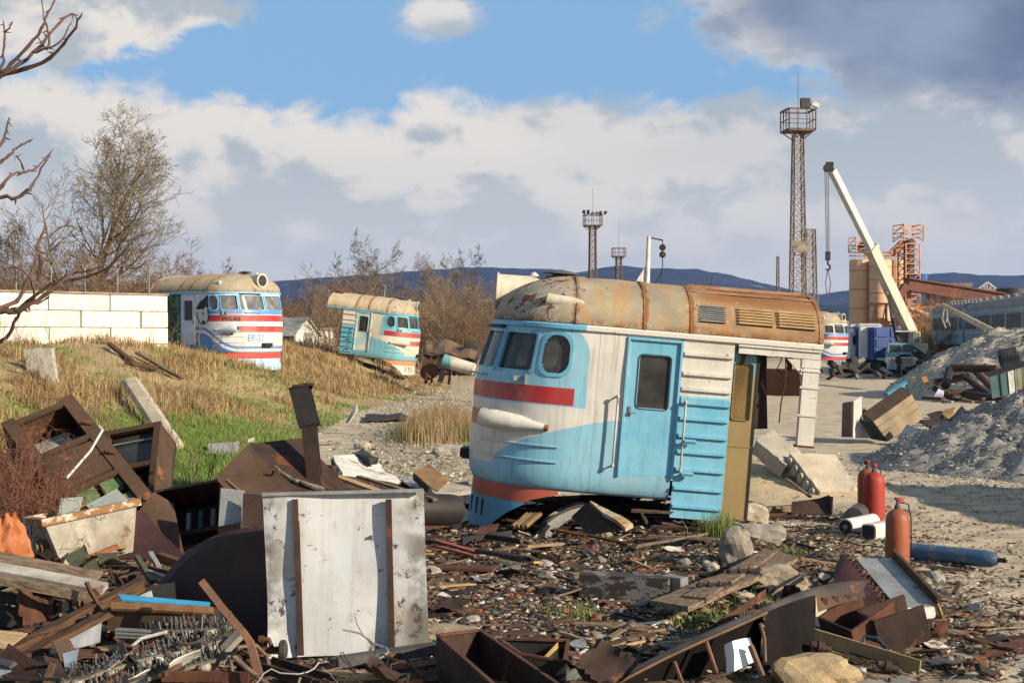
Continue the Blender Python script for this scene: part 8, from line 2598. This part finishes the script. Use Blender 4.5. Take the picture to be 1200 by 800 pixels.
for t_ in (.3, .6):
    MB().bar(lk[0].lerp(lk[3], t_) + Vector((0, -.05, 0)), lk[1].lerp(lk[2], t_) + Vector((0, -.05, 0)), .03, .04).build('locker_ridge', MATS['locker_tan'], cw)
MB().hull([lk[0], lk[3], lk[3] + Vector((-.35, .3, .05)), lk[0] + Vector((-.3, .3, .05))], .04).build('locker_end', M('dark_green', (.03, .05, .04), (.02, .03, .025), 3), cw)
SH('blue_sheet', 'dark blue triangular sheet leaning on the tipped tan locker', 'sheet', [(1052, 514, 37.5), (1063, 497, 38.0), (1092, 508, 37.8), (1075, 515, 37.2)], M('steel_blue', (.07, .09, .14), (.05, .065, .1), 2), .03, .03)
SH('tan_sheet', 'yellow-tan box side standing in the dark scrap row', 'sheet', [(1104, 483, 42), (1120, 477, 42), (1114, 493, 41.5), (1106, 492, 41.5)], M('yellow_tan', (.36, .25, .10), (.25, .17, .07), 2), .05, .03)
SH('dark_sheet', 'black sheet peak right of the yellow-tan box side', 'sheet', [(1113, 492, 41), (1128, 476, 41.5), (1138, 487, 41), (1118, 494, 40.5)], M('near_black', (.02, .02, .024), (.03, .03, .034), 2), .04, .05)
SH('dark_sheet', 'dark brown sheet left of the yellow-tan box side', 'sheet', [(1086, 484, 42), (1104, 482, 42), (1106, 491, 41.5), (1090, 490, 41.5)], rust_dark, .04, .1)
for i in range(5):
    BAR('scrap_bar', 'long dark bar in the scrap row behind the near gravel heap', 'scrap', (1078 + i * 4, 494 + i * 2.2, 41 - i * .4), (1130 - i * 3, 492 + i * 2.5, 41 - i * .3), box_p(.12, .10), [rust_dark, M('navy', (.03, .04, .07)), black_iron, rust_red, black_iron][i], group='bars behind the near gravel heap')
# teal striped locker and pipes on the far heap
tl_ = empty('striped_locker', P(1180, 466, 45), (0, 0, 0), 'teal locker with white and ochre stripes at the right edge', 'locker')
o0 = Vector(tl_.location)
q_ = lambda px, py, Y: P(px, py, Y) - o0
fc = [q_(1159, 442, 44.5), q_(1215, 425, 44.5), q_(1215, 452, 44.5), q_(1163, 467, 44.5)]
MB().hull(fc, .06).build('face', M('teal_dark', (.07, .15, .145), (.05, .11, .105), 2, rust=.15), tl_)
for (t0, t1, m_) in ((.20, .22, black_iron), (.38, .50, white_chip), (.52, .56, M('teal_lite', (.15, .32, .31))), (.57, .66, M('ochre_s', (.34, .24, .12)))):
    MB().hull([fc[0].lerp(fc[1], t0) + Vector((0, -.05, 0)), fc[0].lerp(fc[1], t1) + Vector((0, -.05, 0)), fc[3].lerp(fc[2], t1) + Vector((0, -.05, 0)), fc[3].lerp(fc[2], t0) + Vector((0, -.05, 0))], .02).build('stripe', m_, tl_)
MB().hull([fc[0], fc[1], fc[1] + Vector((.1, .7, .1)), fc[0] + Vector((.1, .7, .1))], .06).build('top', rust_dark, tl_)
SH('dark_sheet', 'black bent plate leaning above the striped locker', 'sheet', [(1168, 412, 50), (1190, 406, 50), (1197, 428, 49), (1174, 434, 49)], MATS['near_black'], .05, .2)
pp_ = [((1115, 431, 52), (1168, 432, 51), .18), ((1096, 448, 52), (1135, 441, 52), .16), ((1113, 433, 52), (1108, 452, 51), .2), ((1128, 440, 51), (1160, 463, 49), .14), ((1140, 432, 52), (1170, 462, 49), .15), ((1130, 462, 50), (1175, 468, 48), .2), ((1095, 455, 51), (1118, 468, 50), .14), ((1110, 460, 50), (1150, 458, 50), .12)]
for i, (a, b, r_) in enumerate(pp_):
    o = MB().tube([P(*a), P(*b)], r_ * .8, 8).build('rusty_pipe', [rust_dark, rust_red, black_iron][i % 3], None, 40)
    tag(o, 'dark rusty pipe in the tangle below the pale gravel heap', 'pipe', 'pipes below the pale gravel heap')
SH('white_sheet', 'crumpled white sheet among the dark rusty pipes', 'sheet', [(1090, 468, 48), (1100, 455, 48.5), (1106, 458, 48.5), (1104, 470, 47.6)], M('lilac_white', (.50, .50, .55), (.4, .4, .45), 3), .03, .15)
SH('orange_plate', 'small upright orange plate left of the dark rusty pipes', 'plate', [(1080, 442, 52), (1086, 441, 52), (1089, 450, 51.5), (1083, 451, 51.5)], M('orange_plate', (.50, .26, .08), (.36, .17, .05), 3), .04, .01)
for i in range(7):
    BAR('scrap_bar', 'board lying flat in front of the dark rusty pipes', 'scrap', (1082 + i * 12, 466 + (i % 3) * 2.5, 47), (1105 + i * 12, 467 + (i % 2) * 4, 46.5), box_p(.25, .08), [wood_brown, galv, rust_dark, wood_grey][i % 4], group='boards before the pipes')
o = MB()
k = 14
A0, A1 = P(1038, 461, 66), P(1080, 443, 68)
o.lathe(A0, A1, [(0, .1), (.05, .16), (.3, .22), (.6, .18), (.9, .22), (1, .12)], 12)
o.v = [tuple(Vector(v) + Vector((mnoise.noise(Vector(v) * 1.5), mnoise.noise(Vector(v) * 1.5 + Vector((3, 3, 3))), mnoise.noise(Vector(v) * 2.2))) * .14) for v in o.v]
tag(o.build('tarp_roll', M('tarp_blue', (.06, .21, .28), (.04, .15, .2), 3, rough=.5), None, 60), 'blue plastic tarpaulin roll at the foot of the pale gravel heap', 'tarpaulin')
# dark junk round the distant lorries
for i in range(26):
    px = random.uniform(962, 1035); Y = random.uniform(92, 100)
    p = P(px, 394, Y); z = tzf(p.x, p.y)
    a = Vector((p.x, p.y, z + random.uniform(.1, .9))); b = a + Vector((random.uniform(-1.2, 1.2), random.uniform(-.5, .5), random.uniform(-.5, .7)))
    b.z = max(b.z, z)
    BAR('scrap_bar', 'dark scrap piece heaped before the white lorry', 'scrap', a, b, box_p(random.uniform(.15, .5), random.uniform(.08, .3)), random.choice([rust_dark, black_iron, grey_steel, galv, black_iron, wood_brown]), group='scrap before the white lorry')
for i in range(16):
    px = random.choice((random.uniform(1078, 1112), random.uniform(1080, 1100))); Y = random.uniform(96, 104)
    p = P(px, 394, Y); z = tzf(p.x, p.y)
    a = Vector((p.x, p.y, z + random.uniform(.2, 1.8))); b = a + Vector((random.uniform(-1.2, 1.2), random.uniform(-.5, .5), random.uniform(-.8, .8)))
    BAR('scrap_bar', 'dark scrap piece heaped right of the crane lorry', 'scrap', a, b, box_p(random.uniform(.3, .8), random.uniform(.1, .5)), random.choice([rust_dark, black_iron, grey_steel, M('teal_scrap', (.04, .12, .13)), M('tarp_scrap', (.04, .16, .26))]), group='scrap right of the crane lorry')
# unseen container added outside the frame on the right to shade that yard corner
o = empty('shade_container', (13.7, 20.6, 0), (0, 0, R(8)), 'rusty freight container parked beyond the right edge of the yard', 'container')
MB().box((0, 0, 1.3), (2.4, 7.5, 2.6)).build('body', rust_red, o)
for i in range(14):
    MB().box((-1.22, -3.4 + i * .52, 1.3), (.06, .24, 2.4)).build('corrugation', rust_red, o)

# ------------------------------------------------------------------ scattered scrap: the pieces one can pick out
def chip_mesh(name, mat, l, w, t, seed):
    rnd = random.Random(seed)
    n = 4
    prof_ = [(-w / 2, 0), (w / 2, 0), (w / 2, t), (-w / 2, t)]
    mb = MB()
    vs = []
    for i in range(n + 1):
        x = -l / 2 + l * i / n + (rnd.uniform(-.1, .1) * l if i in (0, n) else 0)
        bend = rnd.uniform(-.04, .04) * l
        for j, (y, z) in enumerate(prof_):
            vs.append((x + (rnd.uniform(-.08, .08) * l if i in (0, n) else 0), y * rnd.uniform(.8, 1.1), z + bend * .3))
    fs = [(i * 4 + j, i * 4 + (j + 1) % 4, (i + 1) * 4 + (j + 1) % 4, (i + 1) * 4 + j) for i in range(n) for j in range(4)]
    fs += [(3, 2, 1, 0), tuple(n * 4 + j for j in range(4))]
    mb.add(vs, fs)
    return mb.mesh(name, mat)
def crumple_mesh(name, mat, s_, seed):
    return MB().sheet([(-s_ / 2, -s_ * .35, 0), (s_ / 2, -s_ * .4, .0), (s_ * .45, s_ * .4, .02), (-s_ * .5, s_ * .3, .02)], .01, 5, s_ * .55, seed, 0, s_ * .12).mesh(name, mat)
slat_m1 = [chip_mesh('wood_scrap', m_, l, w, t, i) for i, (m_, l, w, t) in enumerate([(wood_brown, .7, .08, .03), (wood_grey, .9, .07, .025), (wood_brown, .45, .12, .03), (wood_pale, .5, .05, .03), (wood_grey, .35, .10, .03), (rust_red, .5, .06, .02), (rust_dark, .65, .09, .04), (black_iron, .55, .05, .05), (rust_red, .3, .12, .02), (MM['orust'], .35, .08, .02)])]
shard_m = [crumple_mesh('metal_scrap', m_, s_, 3.7 * i) for i, (m_, s_) in enumerate([(rust_red, .3), (rust_dark, .45), (galv, .25), (white_chip, .22), (rust_dark, .3), (white_chip, .3), (grey_steel, .35), (brown_paint, .35)])]
stone_m = [rock_mesh('rubble', m_, i * 2.3, 2, .4, (1.2, 1, .7), .3) for i, m_ in enumerate((concrete, concrete_pale, cgrey))]
def zone(r):
    k = r.random()
    if k < .60:   # in front of and under the cab
        x, y = r.gauss(.9, 1.9), r.uniform(12.6, 21.2)
    elif k < .78: # right of the sill
        x, y = r.gauss(3.9, .8), r.uniform(13.0, 17.5)
    elif k < .90: # beside and behind the white panel
        x, y = r.uniform(-4.2, -.6), r.uniform(15.5, 21)
    else:
        x, y = r.uniform(-5.5, 5), r.uniform(12.0, 14)
    return x, y
r5 = random.Random(23)
SL = ['dark brown wooden lath', 'long weathered grey lath', 'short broad brown board', 'pale yellow splinter', 'short grey board piece', 'red-rusty metal strip', 'dark rusty metal strip', 'black iron bar piece', 'short red-rusty plate strip', 'orange-rusty strip']
SM = ['crumpled red-rusty shard', 'large crumpled dark rusty shard', 'crumpled galvanised shard', 'small white-painted shard', 'small crumpled dark rusty shard', 'white-painted sheet shard', 'crumpled grey steel shard', 'brown-painted sheet shard']
SS = ['grey concrete rubble lump', 'pale sandy rubble lump', 'dark grey rubble stone']
for i in range(560):
    x, y = zone(r5)
    if abs(x) > y * .37: continue
    kind = r5.choices('wms', (.56, .30, .14))[0]
    pool, names_, nm, cat_ = {'w': (slat_m1, SL, 'scrap_stick', 'scrap'), 'm': (shard_m, SM, 'scrap_shard', 'scrap'), 's': (stone_m, SS, 'rubble_stone', 'stone')}[kind]
    q = r5.randrange(len(pool))
    o = link(nm, pool[q])
    s_ = r5.uniform(.4, 1.0) if kind != 's' else r5.uniform(.04, .11)
    o.scale = (s_, s_, s_)
    o.location = (x, y, tzf(x, y) + (.01 + r5.random() * .05 if kind != 's' else s_ * .35))
    o.rotation_euler = (r5.gauss(0, .12), r5.gauss(0, .14), r5.gauss(.1, .7) if kind == 'w' else r5.uniform(0, 6.28))
    tag(o, names_[q] + ' strewn on the littered soil', cat_, names_[q] + 's strewn on the soil')
# cables snaking by the sand
for i in range(9):
    g = G(880 + i * 9, 612 + (i % 4) * 9)
    pts = []
    a = random.uniform(-.3, .3)
    p = Vector((g.x, g.y, 0))
    for j in range(9):
        p = p + Vector((math.cos(a) * .16, math.sin(a) * .16, 0))
        a += random.gauss(0, .45)
        pts.append(Vector((p.x, p.y, tzf(p.x, p.y) + .02 + .05 * abs(math.sin(j * 1.3 + i)))))
    o = MB().tube(pts, .011, 5).build('loose_cable', black_iron)
    tag(o, 'loose black cable snaking between the stones and the white housings', 'cable', 'cables on the sand')
# fine litter nobody could count
def litter(name, label, n, fx, mats_col, smin, smax, on_heap=False):
    x, y = fx(n)
    z = hz_ if on_heap else tz(x, y)
    s_ = rng.uniform(smin, smax, n) * rng.uniform(.4, 1, n)
    asp = rng.uniform(.2, .9, n)
    a = rng.uniform(0, 2 * np.pi, n)
    tx = np.stack([np.cos(a), np.sin(a), rng.normal(0, .25, n)], -1)
    ty = np.stack([-np.sin(a), np.cos(a), rng.normal(0, .25, n)], -1)
    c = np.stack([x, y, z + .012 + rng.random(n) * .02], -1)
    A_ = tx * s_[:, None]; B_ = ty * (s_ * asp)[:, None]
    up = np.array([[0, 0, 1.0]]) * (s_ * rng.uniform(.12, .5, n))[:, None]
    jit = lambda: 1 + rng.normal(0, .22, (n, 1))
    v = np.stack([c - A_ * jit() - B_ * jit(), c + A_ * jit() - B_ * jit(), c + A_ * jit() + B_ * jit(), c - A_ * jit() + B_ * jit(),
                  c - A_ * .8 - B_ * .8 + up * jit(), c + A_ * .8 - B_ * .8 + up * jit(), c + A_ * .8 + B_ * .8 + up * jit(), c - A_ * .8 + B_ * .8 + up * jit()], 1)
    i = np.arange(n)[:, None] * 8
    f = np.concatenate([i + np.array([q]) for q in ([4, 5, 6, 7], [0, 1, 5, 4], [1, 2, 6, 5], [2, 3, 7, 6], [3, 0, 4, 7])], 0)
    me = np_mesh(name, v.reshape(-1, 3), f, blade_litter)
    ca = me.color_attributes.new('Col', 'FLOAT_COLOR', 'POINT')
    pal = np.array([m[0] for m in mats_col]); wgt = np.array([m[1] for m in mats_col], float); wgt /= wgt.sum()
    cc = pal[rng.choice(len(pal), n, p=wgt)] * rng.uniform(.5, 1.1, (n, 1))
    cc = np.concatenate([np.repeat(cc, 8, 0), np.ones((n * 8, 1))], 1).astype(np.float32)
    ca.data.foreach_set('color', cc.ravel())
    tag(link(name, me), label, None, None, 'stuff')
blade_litter = bpy.data.materials.new('litter')
blade_litter.use_nodes = True
_N = NT(blade_litter.node_tree)
_b = blade_litter.node_tree.nodes['Principled BSDF']
_N.put(_b.inputs['Base Color'], _N.n('ShaderNodeAttribute', attribute_name='Col').outputs['Color'])
_b.inputs['Roughness'].default_value = .8
pal = [((.055, .033, .02), 5), ((.11, .065, .035), 5), ((.20, .125, .07), 4), ((.34, .26, .17), 3), ((.60, .57, .50), 1.6), ((.028, .022, .02), 4), ((.20, .07, .03), 2), ((.38, .39, .40), .6), ((.10, .16, .2), .3)]
def fx1(n):
    k = rng.random(n)
    x = np.where(k < .75, rng.normal(.8, 2.0, n), rng.uniform(-5, 4.8, n))
    y = np.where(k < .75, rng.uniform(12.2, 21.5, n), rng.uniform(11.8, 20, n))
    cl = fbm(x * 1.3, y * 1.3, 71)
    keep = cl > .36
    x = np.where(keep, x, x + rng.normal(0, .5, n))
    return x, y
litter('debris', 'fine litter of splinters, rust flakes and plaster bits round the cab', 26000, fx1, pal, .012, .055)
def fx2(n):
    return rng.normal(4.6, 1.6, n), rng.uniform(13.5, 24, n)
litter('debris', 'sparse chips and splinters on the dusty yard right of the cab', 4500, fx2, pal, .01, .045)
def fx3(n):
    y = 24 * (75 / 24) ** rng.random(n)
    return rng.normal(0, 1.3, n) - 1.6 - (y - 30) * .055, y
litter('gravel_stones', 'loose pale stones on the gravel track', 7000, fx3, [((.40, .34, .25), 4), ((.55, .49, .38), 3), ((.20, .155, .10), 2)], .015, .07)
for hi_, nst, lab in ((0, 16000, 'loose stones covering the near gravel heap'), (1, 7000, 'loose stones covering the pale gravel heap')):
    pts_ = HEAPS[hi_]
    def fxh(n):
        global hz_
        idx = rng.integers(0, len(pts_), n)
        hz_ = pts_[idx, 2]
        return pts_[idx, 0] + rng.normal(0, .03, n), pts_[idx, 1] + rng.normal(0, .03, n)
    litter('gravel_stones', lab, nst, fxh, [((.28, .26, .23), 4), ((.40, .37, .32), 3), ((.16, .15, .135), 2)], .012 + .012 * hi_, .05 + .05 * hi_, True)
def fx4(n):
    return rng.normal(10.0, 2.2, n), rng.normal(29, 3.0, n)
litter('gravel_stones', 'loose grey stones spilled round the near gravel heap', 3500, fx4, [((.30, .28, .25), 4), ((.42, .39, .34), 2)], .012, .05)
